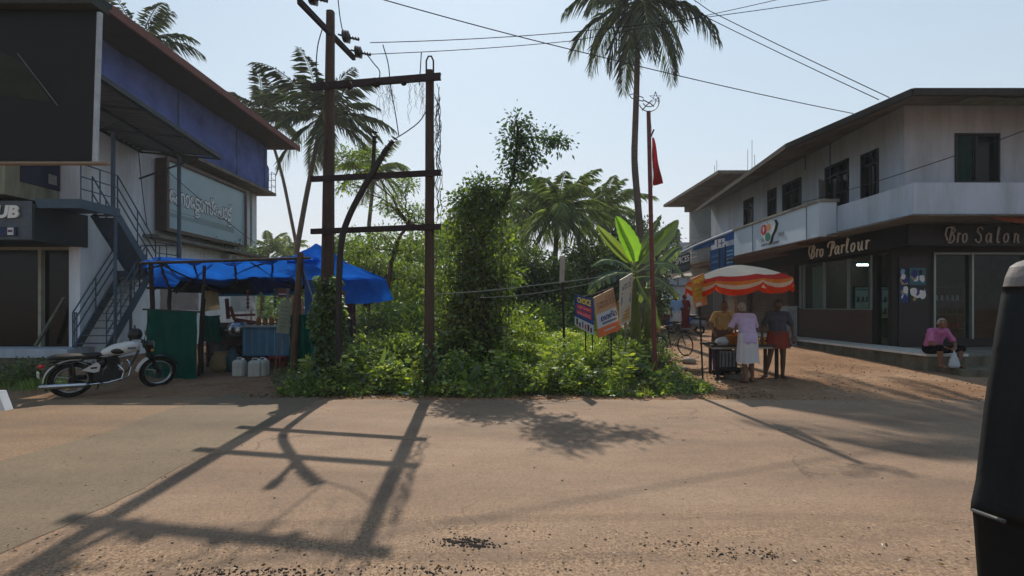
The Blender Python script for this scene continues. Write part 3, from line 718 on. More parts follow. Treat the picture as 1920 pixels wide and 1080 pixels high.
MB().grid(lambda u, v: V(11.6+u*6, 12.16+.5*v, 7.00+.02*v+.03*noise.noise(V(u*9, v, 0))), 30, 3).build('moss_patch', pm('pale moss', '6f6f55', .9, var=.4, scale=4, dirt='3a3c28'), rf)
MB().cyl((11.12, 18.2, 6.9), (11.12, 18.2, 7.4), .02, 6).cyl((11.1, 16.75, 6.0), (11.1, 16.75, 7.4), .02, 6).build('hanging_pipe', STEEL, RB)
# ground floor: platform, storefronts
gp = MB().box((10.3, 11.9, -.1), (11.28, 24.0, PZ-.06)).box((11.28, 11.9, -.1), (22, 13.9, PZ-.06)); gp.build('plinth', PLINTH, RB)
MB().box((10.24, 11.86, PZ-.06), (11.28, 24, PZ)).build('platform_tiles', TILE, RB)
MB().box((11.28, 11.95, PZ-.06), (22, 13.98, PZ-.003)).build('platform_floor', GREYC, RB)
XG = 11.25
mb = MB().wall('X', XG, .15, 14.2, 26.8, PZ-.1, 3.98, [(14.35, 14.8, PZ, 3.3), (15.0, 18.55, 1.62, 3.3), (19.4, 25.6, PZ-.1, 3.4)])
mb.wall('Y', 14.2, .15, 11.4, 22, PZ-.1, 3.98, [(11.42, 12.3, PZ, 3.2), (12.45, 15.3, .75, 3.3), (15.5, 21, .75, 3.3)])
mb.build('shop_wall', pm('dark brown shop wall', '1f1a18', .5, var=.2), RB)
MB().box((XG-.04, 14.95, PZ), (XG-.002, 18.75, 1.6)).build('storefront_panel', BROWNP, RB)
MB().box((11.7, 14.4, .4), (19, 26, .5)).box((11.7, 14.4, 3.9), (19, 26, 3.97)).box((18.9, 14.4, .5), (19, 26, 3.9)).box((11.45, 18.9, .5), (18.9, 19.0, 3.9)).build('interior', pm('brown interior wall', '6a6258', .8), RB)
MB().box((XG+.06, 15.0, 1.62), (XG+.075, 18.55, 3.3)).box((12.45, 14.27, .75), (15.3, 14.285, 3.3)).box((15.5, 14.27, .75), (21, 14.285, 3.3)).box((XG+.06, 14.35, PZ), (XG+.075, 14.8, 3.3)).build('shop_glass', GLASS, RB)
ALU = pm('aluminium frame', '8b9492', .4, .5, var=.1)
mb = MB()
for y in (15.0, 16.05, 17.3, 18.5): mb.box((XG-.03, y-.03, 1.6), (XG+.05, y+.03, 3.3))
mb.box((XG-.03, 15.03, 1.58), (XG+.05, 18.5, 1.63))
mb.build('glass_frame', ALU, RB); MB().box((XG-.03, 18.62, 1.62), (XG-.0, 18.75, 3.3)).build('frame_strip', ALU, RB); mb = MB().box((12.45, 14.17, 3.24), (15.28, 14.25, 3.3))
for x in (12.48, 13.6, 15.25): mb.box((x-.03, 14.16, .75), (x+.03, 14.26, 3.3))
mb.build('glass_frame', ALU, RB)
def shopthing(nm, mb, mat, label, cat, org): return one(nm, mb, mat, label, cat, org)
shopthing('curtain', MB().grid(lambda u, v: V(11.55+.03*math.sin(u*38), 17.7+u*.75, .7+2.5*v), 40, 2), clothm('pale grey curtain', 'a9b0aa', .3), 'pale grey curtain inside the left pane of the parlour window', 'curtain', (11.55, 18, .7))
shopthing('curtain', MB().grid(lambda u, v: V(11.5+.03*math.sin(u*30), 15.0+u*.45, .7+2.5*v), 30, 2), clothm('pale grey curtain', 'a9b0aa', .3), 'pale curtain inside the right pane of the parlour window', 'curtain', (11.5, 15.1, .7))
t = thing('wall_mirror', (14.5, 18.8, 1.3), 'framed wall mirror inside the parlour', 'mirror'); MB().box((13.4, 18.84, 1.2), (15.6, 18.88, 2.5)).build('frame', FRAME, t); MB().box((13.45, 18.82, 1.25), (15.55, 18.838, 2.45)).build('glass', pm('mirror glass', '5d6b6a', .05, .9, var=.05, bmp=0), t)
def salon_chair(x, y, label):
    t = thing('salon_chair', (x, y, .5), label, 'chair'); LE = pm('dark red leather', '3f1e1e', .5)
    MB().box((x-.28, y-.27, .95), (x+.28, y+.27, 1.1)).build('seat', LE, t); MB().hexa([(x-.26, y+.24, 1.1), (x+.26, y+.24, 1.1), (x+.26, y+.34, 1.1), (x-.26, y+.34, 1.1), (x-.22, y+.38, 1.7), (x+.22, y+.38, 1.7), (x+.22, y+.46, 1.7), (x-.22, y+.46, 1.7)]).build('backrest', LE, t)
    MB().cyl((x, y, .5), (x, y, .95), .05, 10).build('pedestal', ALU, t); MB().lathe([(0, 0), (.26, 0), (.24, .04), (0, .06)], (x, y, .5), 16).build('base', ALU, t)
salon_chair(13.1, 16.0, 'dark leather chair inside the parlour window'); salon_chair(13.6, 15.8, 'dark leather chair inside the salon window')
t = thing('shelf_unit', (14.6, 17.5, .5), 'shelf with bottles inside the salon window', 'shelf'); mb = MB()
for z in (.9, 1.4, 1.9, 2.4): mb.box((14.0, 17.4, z), (16.4, 17.7, z+.03))
mb.box((13.97, 17.4, .5), (14.0, 17.7, 2.6)).box((16.4, 17.4, .5), (16.43, 17.7, 2.6)); mb.build('shelves', pm('pale shelf', '8a857a', .6), t)
for k, z in enumerate((.93, 1.43, 1.93)):
    mb = MB()
    for i in range(12): mb.lathe([(0, 0), (.04, 0), (.04, .14), (.015, .2), (0, .2)], (14.15+i*.19, 17.5, z), 8)
    mb.build('bottles', [T_RED, T_GRN, T_WHT][k], t)['kind'] = 'stuff'
L = thing('tube_light', (13.06, 18.0, 3.26), 'lit white tube light glowing inside the parlour window', 'light')
MB().cyl((12.9, 17.95, 3.26), (13.5, 17.95, 3.26), .035, 8).build('tube', pmtxt('lit tube', 'eef6ff', 9), L); MB().box((12.88, 17.92, 3.3), (13.52, 18.0, 3.36)).build('fitting', ALU, L)
# salon door with face posters
mb = MB().box((11.42, 14.17, PZ), (12.3, 14.2, 3.2)); dr = mb.build('salon_door', pm('brown black door', '2a2224', .4), RB)
PST = []
def poster(x0, z0, x1, z1, bgc, nm):
    p = MB().box((x0, 14.15, z0), (x1, 14.168, z1)).build('poster', pmtxt(nm, bgc), dr); PST.append(p)
    random.seed(int(x0*100+z0*10)); 
    for k in range(7):
        cx, cz = random.uniform(x0+.08, x1-.08), random.uniform(z0+.1, z1-.1); r = random.uniform(.05, .11); mb = MB()
        vs = [(cx, 14.146, cz)]
        for a in range(14):
            rr = r*(1+.45*noise.noise(V(a*.9, k, x0*3))); vs.append((min(x1, max(x0, cx+rr*math.cos(a*.449))), 14.146, min(z1, max(z0, cz+1.3*rr*math.sin(a*.449)))))
        mb.v = [(a, b-k*.0008, c) for a, b, c in vs]; mb.f = [(0, 1+(a+1) % 14, 1+a) for a in range(14)]
        mb.build('poster_print', [T_WHT, pmtxt('sky print', '7aa6c0'), T_BLK, pmtxt('skin print', 'a08a6a'), T_WHT, T_NAVY, T_WHT][k], p)
poster(11.42, 1.82, 11.68, 2.32, '1d3a5c', 'navy poster'); poster(11.42, 2.34, 11.68, 2.84, '16283c', 'night poster')
poster(11.72, 1.82, 12.2, 2.32, '1f2f2c', 'dark green poster'); poster(11.72, 2.34, 12.2, 2.84, '3a6a7a', 'teal poster')
# sign bands
def frontsign(q, label):
    s = thing('shop_sign', (q[0]+q[1])/2, label, 'sign'); MB().panel(q, .12).build('board', BLACKS, s); return s
BRO = [[(.05, .75), (.12, .95), (.35, 1.0), (.5, .9), (.3, .1)], [(.12, .95), (.0, .55), (.15, .15)], [(.35, 1), (.6, 1), (.72, .8), (.55, .58), (.42, .54)], [(.42, .54), (.66, .48), (.66, .2), (.45, 0), (.2, .03)],
       [(.9, .62), (.98, .6), (.9, .02)], [(.95, .45), (1.08, .62), (1.2, .58)],
       [(1.5, .6), (1.34, .5), (1.3, .2), (1.4, .02), (1.55, .08), (1.64, .35), (1.6, .55), (1.5, .6)]]
def sh(paths, dx): return [[(x+dx, y) for x, y in s] for s in paths]
LP = [[(.05, .6), (.0, .75), (.12, .95), (.35, 1), (.5, .9), (.3, 0), (.15, -.03)], [(.35, 1), (.65, .98), (.72, .75), (.55, .5), (.38, .45)]]
LA = [[(.42, .5), (.3, .62), (.12, .5), (.06, .2), (.16, .02), (.3, .1), (.42, .5), (.45, .6), (.4, .1), (.48, .02)]]
LR = [[(.05, .58), (.12, .6), (.06, .02)], [(.1, .42), (.22, .62), (.34, .56)]]
LL = [[(.1, .3), (.3, .95), (.22, 1.02), (.15, .8), (.1, .15), (.16, .02), (.26, .06)]]
LO = [[(.28, .6), (.12, .5), (.06, .2), (.16, .02), (.32, .08), (.42, .35), (.38, .55), (.28, .6)]]
LU = [[(.06, .58), (.12, .6), (.08, .15), (.16, .02), (.32, .12), (.42, .6), (.38, .12), (.46, .02)]]
LS = [[(.55, .85), (.45, 1), (.22, .95), (.15, .72), (.4, .5), (.42, .2), (.25, .0), (.05, .1), (.0, .25)]]
LN = [[(.05, .58), (.12, .6), (.06, .02)], [(.1, .42), (.25, .6), (.36, .52), (.32, .12), (.42, .02)]]
q = [V(10.9, 18.9, 3.38), V(10.9, 13.3, 3.38), V(10.9, 13.3, 3.96), V(10.9, 18.9, 3.96)]
s = frontsign(q, 'dark sign band reading Bro Parlour in pale script over the parlour window')
yy = lambda px: (18.9-10.9*F/(px-960))/5.6
strokes(q, BRO+sh(LP, 2.15)+sh(LA, 2.85)+sh(LR, 3.5)+sh(LL, 3.95)+sh(LO, 4.4)+sh(LU, 5.05)+sh(LR, 5.75), yy(1518), .1, yy(1632), .93, .03, .026, 'lettering', LETTER, s)
q = [V(10.9, 13.2, 3.38), V(16.5, 13.2, 3.38), V(16.5, 13.2, 3.96), V(10.9, 13.2, 3.96)]
s = frontsign(q, 'dark sign band reading Bro Salon in dim script at the right edge')
xx = lambda px: ((px-960)/F*13.2-10.9)/5.6
strokes(q, BRO+sh(LS, 2.3)+sh(LA, 3.05)+sh(LL, 3.85)+sh(LO, 4.4)+sh(LN, 5.2), xx(1771), .12, xx(1908), .88, .03, .022, 'lettering', pmtxt('dim letters', 'a8a29a'), s)
AR = one('salon_awning', MB().grid(lambda u, v: V(12.2+u*5, 12.25-.0*v, 4.0-.16*math.sin(math.pi*min(1, u*2.2))*v-.03*v), 20, 4), clothm('faded red cloth', '9a5540', .3), 'faded red cloth strip hanging above the salon sign', 'awning', (12, 12.2, 3.9))
# white projecting sign box
WB = thing('shop_sign', (10, 18, 3.9), 'long white sign box with a heart shaped red, orange and green emblem on the balcony', 'sign')
MB().box((9.72, 15.2, 3.92), (10.28, 21.0, 5.02)).build('box', SIGNW, WB)
MB().box((9.66, 15.14, 5.02), (10.34, 21.05, 5.1)).build('coping', pm('beige coping', '8f8a80', .8, dirt='4b473e'), WB)
MB().box((9.7, 15.18, 3.88), (10.3, 21.02, 3.92)).box((10.0, 15.3, 3.85), (10.3, 15.5, 3.88)).build('bottom_edge', pm('brown batten', '5b4638', .7), WB)
q = [V(9.718, 21.0, 3.92), V(9.718, 15.2, 3.92), V(9.718, 15.2, 5.02), V(9.718, 21.0, 5.02)]
pu = lambda px: (21.0-9.71*F/(px-960))/5.8
mb = MB()
for px in (1411, 1512): mb.box((9.7, 9.71*F/(px-960)-.01, 3.94), (9.72, 9.71*F/(px-960)+.01, 5.0))
mb.build('panel_joint', T_GREY, WB)
def shape(pts, off, nm, mt, q=q, par=WB):
    n_ = (q[1]-q[0]).cross(q[3]-q[0]).normalized(); c = [bil(q, u, v)+n_*off for u, v in pts]; k = len(c); mb = MB()
    mb.v = [tuple(p) for p in c]+[tuple(p-n_*.03) for p in c]
    mb.f = [tuple(range(k)), tuple(range(2*k-1, k-1, -1))]+[(i, i+k, (i+1) % k+k, (i+1) % k) for i in range(k)]
    return mb.build(nm, mt, par)
u0, u1 = pu(1427), pu(1457); du = u1-u0
HE = [(.30, .97), (.12, .9), (.02, .72), (.05, .5), (.22, .3), (.38, .12), (.55, 0), (.66, .1), (.72, .3), (.92, .55), (1, .78), (.9, .95), (.7, 1.0), (.5, .9)]
shape([(u0+du*(x*1.0+.07), .13+.8*y-.01) for x, y in HE], .012, 'emblem_back', T_BLK)
shape([(u0+du*x*.93, .15+.78*y) for x, y in HE], .03, 'emblem_face', T_WHT)
def blob(cx, cy, rx, ry, nm, mt, off=.036, k=12):
    shape([(u0+du*(cx+rx*math.cos(a*6.283/k)), .15+.78*(cy+ry*math.sin(a*6.283/k))) for a in range(k)], off, nm, mt)
blob(.22, .66, .2, .24, 'emblem_red_part', T_RED); blob(.52, .72, .13, .15, 'emblem_orange_part', pmtxt('amber print', 'c98a5a'), .04); blob(.47, .3, .17, .2, 'emblem_green_part', T_GRN, .038)
blob(.22, .68, .04, .13, 'emblem_figure', T_WHT, .045, 8)
text(q, 'ORL', pu(1424), .27, pu(1434), .39, .01, 'lettering', T_GREY, WB); text(q, 'TREE', pu(1459), .30, pu(1471), .42, .01, 'lettering', T_GREY, WB)
text(q, 'DENTAL CLINIC', pu(1428), .10, pu(1462), .17, .01, 'small_lettering', T_BLK, WB, bold=.01)
# brown ceiling strip under it and shutters
MB().box((9.75, 16.4, 3.78), (10.3, 26, 3.87)).box((10.302, 19.0, 3.78), (11.2, 26, 3.87)).build('brown_soffit', pm('orange brown soffit', '66493a', .7, var=.25), RB)
def shutter(y0, y1, z0, z1, nm='rolling_shutter', mt=SHUT):
    def f(u, v):
        return V(XG+.05+.016*math.sin(v*(z1-z0)/.09*2*math.pi), y0+(y1-y0)*u, z0+(z1-z0)*v)
    MB().grid(f, 1, int((z1-z0)/.0225)).build(nm, mt, RB)
shutter(22.6, 19.4, .45, 3.1); shutter(25.6, 22.8, .45, 3.1)
MB().box((XG-.08, 22.58, .4), (XG+.1, 22.82, 3.5)).box((XG-.1, 19.0, .4), (XG+.02, 19.4, 3.5)).box((XG-.05, 19.4, 3.1), (XG+.14, 25.6, 3.42)).build('shutter_housing', pm('dark brown housing', '3a2c25', .7), RB)
GB = thing('utility_box', (10.0, 17.4, gz(0, 17)), 'tall pale grey metal box standing at the end of the parlour platform', 'box')
MB().box((9.85, 17.2, .2), (10.22, 17.7, 1.68)).build('cabinet', pm('pale grey metal', '7e868c', .5), GB); MB().box((9.82, 17.17, 1.68), (10.25, 17.73, 1.72)).build('lid', ALU, GB); MB().box((9.9, 17.18, .4), (10.17, 17.197, 1.6)).build('door', pm('grey metal door', '6b747a', .5), GB)
# concrete step in front of the platform
STP = one('concrete_step', MB().box((10.5, 11.1, -.05), (12.6, 11.88, .235)), PLINTH, 'mossy concrete step in front of the salon platform', 'step', (11.5, 11.5, 0))

# ================================================================ SECOND BUILDING BEHIND
B2 = thing('shop_building', (14, 31, .6), 'grey two storey building with wide concrete eaves behind the white shop building', 'building')
MB().wall('X', 13.0, .2, 27.2, 35, 0, 8.6, [(28, 30.5, .6, 3.6), (31, 34, .6, 3.6), (28.4, 30, 5.6, 7.4)]).wall('Y', 35, .2, 13, 22, 0, 8.6).build('wall', pm('grey plaster', '7d7f82', .85, var=.1, dirt='54524c'), B2)
mb = MB().hexa([(11.3, 26.3, 9.0), (22, 26.3, 9.0), (22, 35.2, 9.0), (11.1, 35.2, 9.0), (11.3, 26.3, 9.18), (22, 26.3, 9.18), (22, 35.2, 9.18), (11.1, 35.2, 9.18)]); mb.box((12.6, 27.2, 8.6), (22, 35.1, 9.0))
mb.build('roof', SOFFIT, B2)
def f2(u, v): return V(12.95+.02*math.sin(v*2.2/.1*2*math.pi), 30.4+4.4*u, 5.6+2.6*v)
MB().grid(f2, 1, 90).build('louvre_shutter', pm('grey shutter', '6e757a', .6), B2)
MB().box((11.9, 26.8, 4.5), (13, 35, 4.68)).box((12.8, 27.3, .5), (12.98, 34.9, .9)).build('balcony_slab', GREYC, B2)
MB().box((13.3, 27.3, .5), (13.4, 34.9, 4.4)).build('dark_void_panel', DARK, B2)  # dark panel stands in for the shade inside the open shops
mb = MB()
for k in range(9): mb.cyl((12.0, 26.9+k, 4.68), (12.0, 26.9+k, 5.85), .025, 6)
for z in (4.95, 5.25, 5.55, 5.85): mb.cyl((12.0, 26.9, z), (12.0, 34.9, z), .025, 6)
mb.build('railing', pm('grey steel rail', '7c7c7a', .5, .3), B2)
mb = MB(); random.seed(5)
for px, py, D in ((1340, 310, 27), (1344, 300, 30), (1402, 280, 28), (1410, 262, 28), (1415, 290, 29), (1352, 322, 33)):
    p = W(px, py, D); mb.cyl((p.x, D, 9.1), p, .014, 5)
mb.build('rebar', pm('rust bar', '3a2f2b', .8), B2)
# pale far building with water tank
B3 = thing('house', (18, 50, .6), 'pale bluish house far down the lane with a terrace rail', 'house')
MB().box((16.2, 50, 0), (24, 58, 8.4)).build('wall', pm('pale blue wall', '9aa6b4', .8, dirt='6a6f76'), B3)
mb = MB()
for z in (3.8, 4.8, 6.0, 7.2): mb.box((15.9, 49.7, z), (24, 50.0, z+.15))
for x in (16, 17.2, 18.4, 19.6): mb.box((x, 49.8, 3.8), (x+.1, 49.95, 8.4))
mb.build('balcony_rail', pm('dark blue rail', '4f5b6c', .7), B3)
MB().box((16.9, 49.95, 5.0), (18, 49.99, 5.9)).box((18.4, 49.95, 5.0), (19.6, 49.99, 5.9)).build('window', DKGLASS, B3)
TK = thing('water_tank', (17.2, 52, 9.3), 'black plastic water tank on the pale far house', 'tank')
MB().lathe([(0, 8.4), (1.0, 8.4), (.98, 8.6), (1.0, 9.6), (.9, 10.0), (.4, 10.3), (.38, 10.45), (0, 10.47)], (17.2, 52, 0), 18).build('tank_body', pm('black plastic', '24272c', .5), TK, smooth=True)
# lane side clutter of signs and awnings (about 20 to 30 m away)
def quadpx(pts, D): return [W(p[0], p[1], D if isinstance(D, (int, float)) else D[i]) for i, p in enumerate(pts)]
q = quadpx([(1249, 524), (1294, 506), (1294, 474), (1249, 486)], 30); S = thing('shop_sign', q[0], 'black hanging sign with white lettering between the lane trees and the blue banner', 'sign')
MB().panel(q, .08).build('board', pmtxt('charcoal board', '33373c'), S)
text(q, 'SPICES', .38, .55, .96, .92, .01, 'lettering', LETTER, S, bold=.02)
for a, b in ((.3, .38), (.18, .25)): patch(q, .3, a, .95, b, .006, 'small_lettering', T_GREY, S)
shape([(.13+.1*math.cos(a*.5236), .28+.2*math.sin(a*.5236)) for a in range(12)], .008, 'round_logo', T_WHT, q, S)
q = quadpx([(1331, 508), (1377, 500), (1377, 458), (1331, 470)], (22.5, 21.4, 21.4, 22.5)); S = thing('banner', q[0], 'bright blue framed banner hanging beside the white sign box', 'banner')
MB().panel(q, .05).build('cloth', pm('bright blue print', '265080', .6, var=.3, scale=3), S)
for u in (.38, .62): patch(q, u, 0, u+.05, 1.1, .01, 'pole', T_BLK, S)
for k, t in enumerate(('\u0d2a\u0d1a\u0d4d\u0d1a\u0d15\u0d4d\u0d15\u0d31\u0d3f', '\u0d2a\u0d34\u0d19\u0d4d\u0d19\u0d7e')): text(q, t, .06, .62-.3*k, .36, .8-.3*k, .008, 'lettering', pmtxt('pale blue print', '6f9cc8'), S)
for k in range(4): patch(q, .7, .2+k*.17, .95, .28+k*.17, .008, 'printed_band', pmtxt('pale blue print', '6f9cc8'), S)
q = quadpx([(1341, 466), (1359, 463), (1359, 446), (1341, 450)], 22); S = thing('notice_board', q[0], 'small white board with blue strokes above the blue banner', 'sign')
MB().panel(q, .05).build('board', T_WHT, S); patch(q, .2, .1, .3, .95, .006, 'blue_stroke', T_NAVY, S); patch(q, .4, .45, .9, .55, .006, 'blue_stroke', T_NAVY, S); patch(q, .62, .1, .7, .9, .006, 'blue_stroke', T_NAVY, S)
one('awning_pipe', MB().tube([W(1228, 497, 29), W(1262, 481, 28), W(1310, 458, 25), W(1355, 440, 22.6), W(1378, 431, 21.6)], .07, 8), pmtxt('white blue pipe', 'a6b2c8'), 'long white pipe slanting from the blue banner down to the lane awnings', 'pipe', W(1300, 460, 26))
one('blue_tarpaulin', MB().grid(lambda u, v: W(1300+78*u, 462-30*u+(8+8*u)*v, 25.5-4*u), 14, 4), clothm('blue plastic sheet', '2f5f9f', .3), 'small blue sheet folded along the slanting pipe', 'tarpaulin', W(1340, 450, 23))
for a, lab in ((((1205, 515), (1240, 500), (1262, 484), (1228, 492)), 'white curved awning beside the lane trees, upper one'), (((1225, 528), (1298, 516), (1294, 508), (1232, 518)), 'white curved awning beside the lane trees, lower one under the black sign')):
    c = [W(a[0][0], a[0][1], 27), W(a[1][0], a[1][1], 27), W(a[2][0], a[2][1], 30), W(a[3][0], a[3][1], 30)]
    one('awning', MB().grid(lambda u, v: bil(c, u, v)+V(0, 0, .05*noise.noise(V(u*7, v*4, 1))), 16, 5), clothm('white plastic sheet', 'b9b4ae', .35), lab, 'awning', c[0], 'awnings by the lane')
one('compound_wall', MB().box((7.0, 27.5, .4), (13, 27.7, 1.25)), pm('red brown wall', '6e4a40', .9, var=.2, scale=3), 'low red brown wall at the end of the lane', 'wall', (10, 27.5, .5))
one('shop_awning', MB().grid(lambda u, v: V(11.2+u*1.8, 26.9+v*1.0, 3.9-.1*v), 3, 3), pm('rust sheet', '4c3f38', .8), 'dark rusty sheet awning over the far dark shop front', 'awning', (12, 27, 3.9))
# ================================================================ DOUBLE ELECTRIC POLE
RUST = pm('weathered dark pole', '3a2e28', .85, var=.4, scale=6, stretch=(1, 1, .3), dirt='6b5a48', dirt_amt=.4, bmp=.4)
IRON = pm('rusty iron', '33272a', .8, .2, var=.35, scale=8)
CER = pm('brown ceramic', '2b1d1c', .3, var=.15)
DL, DR = 9.95, 9.45
HP = thing('electric_pole', (W(612, 740, DL).x, 9.7, .02), 'tall dark double pole frame joined by three rusty crossbars with ivy round its left foot', 'electric pole')
def rectpole(name, a, b, w0, w1, mat=RUST):
    a, b = Vector(a), Vector(b); N = 14; mb = MB(); vs = []
    for i in range(N+1):
        p = a.lerp(b, i/N); w_ = (w0+(w1-w0)*i/N)/2; j = .006*noise.noise(V(i*1.3, w0*9, 2))
        c = w_*.55
        for dx, dy in ((-c, -w_), (c, -w_), (w_, -c), (w_, c), (c, w_), (-c, w_), (-w_, c), (-w_, -c)): vs.append(p+V(dx+j, dy+j, 0))
    fs = [(i*8+k, i*8+(k+1) % 8, (i+1)*8+(k+1) % 8, (i+1)*8+k) for i in range(N) for k in range(8)]+[tuple(range(7, -1, -1)), tuple(N*8+k for k in range(8))]
    mb.add(vs, fs); return mb.build(name, mat, HP)
pl = W(612, 730, DL); pl.z = -.1; rectpole('pole', pl, W(620, 22, DL), .27, .15)
pr = W(805, 730, DR); pr.z = -.1; rectpole('pole', pr, W(806, 133, DR), .19, .15)
def bar(pa, pb, nm='crossbar', hgt=.11, n=0):
    a, b = W(pa[0], pa[1], DL+.06), W(pb[0], pb[1], DR-.06); d = (b-a); off = V(0, -.14, 0)
    mb = MB().beam(a+off, b+off, .03, hgt); mb.beam(a+off+V(0, .028, hgt/2-.012), b+off+V(0, .028, hgt/2-.012), .06, .018); mb.beam(a+off+V(0, .028, -hgt/2+.012), b+off+V(0, .028, -hgt/2+.012), .06, .018)
    return mb.build(nm, IRON, HP)
tb = bar((588, 168), (828, 149), hgt=.13); bar((588, 339), (828, 327)); bar((588, 436), (828, 427))
for px, py in ((612, 166), (658, 164), (708, 160), (758, 157), (806, 150)):
    p = W(px, py, 9.6)+V(0, -.1, 0); MB().cyl(p+V(0, -.1, 0), p+V(0, .06, 0), .065, 10).build('bolt', IRON, tb)
tl = W(620, 60, DL).z
ar = MB().beam(W(570, 2, 8.75)+V(-.09, 0, 0), V(-3.62, 11.0, tl), .08, .1).build('top_arm', IRON, HP)
def disc(px, py, D, ax):
    c = W(px, py, D); mb = MB(); mb.tube([c+V(-.16, 0, .04), c+V(.28, 0, -.08)], .02, 6)
    for k in range(3): mb.lathe([(.03, -.03), (.12, -.02), (.13, .0), (.05, .03)], c+V(-.03+.05*k, 0, -.01*k), 16, 'X')
    for k in range(3): mb.lathe([(.015, -.02), (.045, 0), (.015, .02)], c+V(.16+.06*k, 0, -.04-.01*k), 10, 'X')
    return mb.build('insulator', CER, HP)
disc(648, 68, 10.4, 0); disc(671, 97, 10.9, 0); disc(585, -5, 9.0, 0)
mb = MB(); c = W(806, 135, DR)
mb.tube([c+V(-.07, 0, -.1), c+V(-.07, 0, .22), c+V(-.03, 0, .31), c+V(.03, 0, .31), c+V(.07, 0, .22), c+V(.07, 0, -.1)], .018, 6); mb.build('top_shackle', IRON, HP)
# bent cable with its two terminations
def spline(pts, n=8):
    P = [Vector(p) for p in pts]; P = [P[0]*2-P[1]]+P+[P[-1]*2-P[-2]]; out = []
    for i in range(1, len(P)-2):
        for k in range(n):
            t = k/n; a, b, c_, d = P[i-1], P[i], P[i+1], P[i+2]
            out.append(.5*((2*b)+(-a+c_)*t+(2*a-5*b+4*c_-d)*t*t+(-a+3*b-3*c_+d)*t**3))
    return out+[P[-2]]
cb = spline([W(*p, 9.5) for p in ((637, 735), (635, 600), (636, 520), (641, 450), (655, 405), (678, 360), (702, 318), (722, 284), (737, 264))])
CB = MB().tube(cb, [.06]*(len(cb)-12)+[.055]*6+[.045]*6, 9).build('cable', pm('black cable sheath', '2a2524', .6, var=.3), HP, smooth=True)
mb = MB()
for k in range(5):
    p = W(716+k*6, 293-k*8.5, 9.5); d = (W(722, 283, 9.5)-W(716, 293, 9.5)).normalized()
    mb.tube([p-d*.02, p, p+d*.015], [.04, .085, .03], 10)
mb.build('cable_sheds', CER, CB)
pb = spline([W(*p, 9.5) for p in ((690, 340), (699, 315), (701, 285), (702, 258))])
MB().tube(pb, .04, 8).build('cable_branch', pm('black cable sheath', '2a2524'), CB, smooth=True)
mb = MB()
for k in range(3):
    p = W(702, 266-k*9, 9.5); mb.tube([p-V(0, 0, .02), p, p+V(0, 0, .015)], [.03, .07, .02], 10)
mb.build('cable_sheds', CER, CB)
random.seed(11)
def squig(a, b, n=14, am=.03):
    return [a.lerp(b, i/n)+V(random.gauss(0, am), random.gauss(0, am*.6), 0) for i in range(n+1)]
# dry vine hanging on the right pole and rootlets on the top bar
mb = MB()
for k in range(9):
    x0 = random.uniform(815, 824); y0 = random.uniform(150, 210); y1 = random.choice((260, 330, 340, 410, 440, 380)); mb.tube(squig(W(x0, y0, 9.35), W(x0+random.uniform(-4, 8), y1, 9.35), 22, .022), .0075, 4)
mb.build('dry_vine', pm('dry vine', '2f2621', .9), HP)
mb = MB()
for k in range(34):
    x0 = random.choice((random.uniform(704, 735), random.uniform(765, 802))); yl = random.uniform(18, 75)
    a = W(x0, 162-(x0-700)*.08, 9.4); mb.tube(squig(a, W(x0+random.uniform(-5, 14), 162+yl, 9.4), 10, .02), .0032, 3)
mb.build('rootlets', pm('dry vine', '2f2621', .9), HP)
for pts in (((738, 262), (765, 245), (788, 226), (803, 200)), ((748, 255), (741, 210), (733, 165), (728, 120), (718, 84)), ((790, 98), (788, 130), (786, 160)), ((686, 100), (700, 118), (712, 135), (708, 160)), ((645, 70), (638, 35), (633, -10)), ((604, 55), (596, 85), (593, 120), (593, 160))):
    MB().tube(spline([W(a, b, 9.6) for a, b in pts], 5), .011, 5).build('jumper_wire', M_WIRE, HP)
# ivy round the left foot
def ivycol(x, y, z0, z1, r, n, size=.09, spread=0):
    z = z0+(z1-z0)*rng.random(n)**(1.0+spread); a = rng.random(n)*2*math.pi; k = 1+spread*1.8*np.maximum(0, 1-(z-z0)/(z1-z0)*2.2)**2
    rr = (r+.08*rng.random(n))*k*(1+.35*np.sin(z*5+a*2))
    P = np.stack([x+rr*np.cos(a), y+rr*np.sin(a), z], 1); Dn = np.stack([np.cos(a)*.8, np.sin(a)*.8, -.5+0*a], 1)+rng.normal(size=(n, 3))*.5
    return leafcloud(P, Dn, size*(.6+.8*rng.random(n)), .8)
IV = thing('ivy', (pl.x, DL, 0), 'dark green ivy climbing the foot of the left pole', 'climbing plant')
v, f = ivycol(pl.x+.04, DL-.02, 0.0, 2.3, .19, 6500, .085, .9); npmesh('leaves', v, f, M_IVY, IV)
mb = MB()
for k in range(12):
    a0 = random.uniform(0, 6.28); mb.tube([(pl.x+.17*math.cos(a0+i*.25), DL+.17*math.sin(a0+i*.25), i*.19) for i in range(12)], .009, 4)
mb.build('stems', M_BARK, IV)
IV2 = thing('ivy', (pr.x, DR, 0), 'small creeper round the foot of the right pole', 'climbing plant')
v, f = ivycol(pr.x, DR, 0.0, 1.0, .10, 900, .07, .9); npmesh('leaves', v, f, M_IVY, IV2)

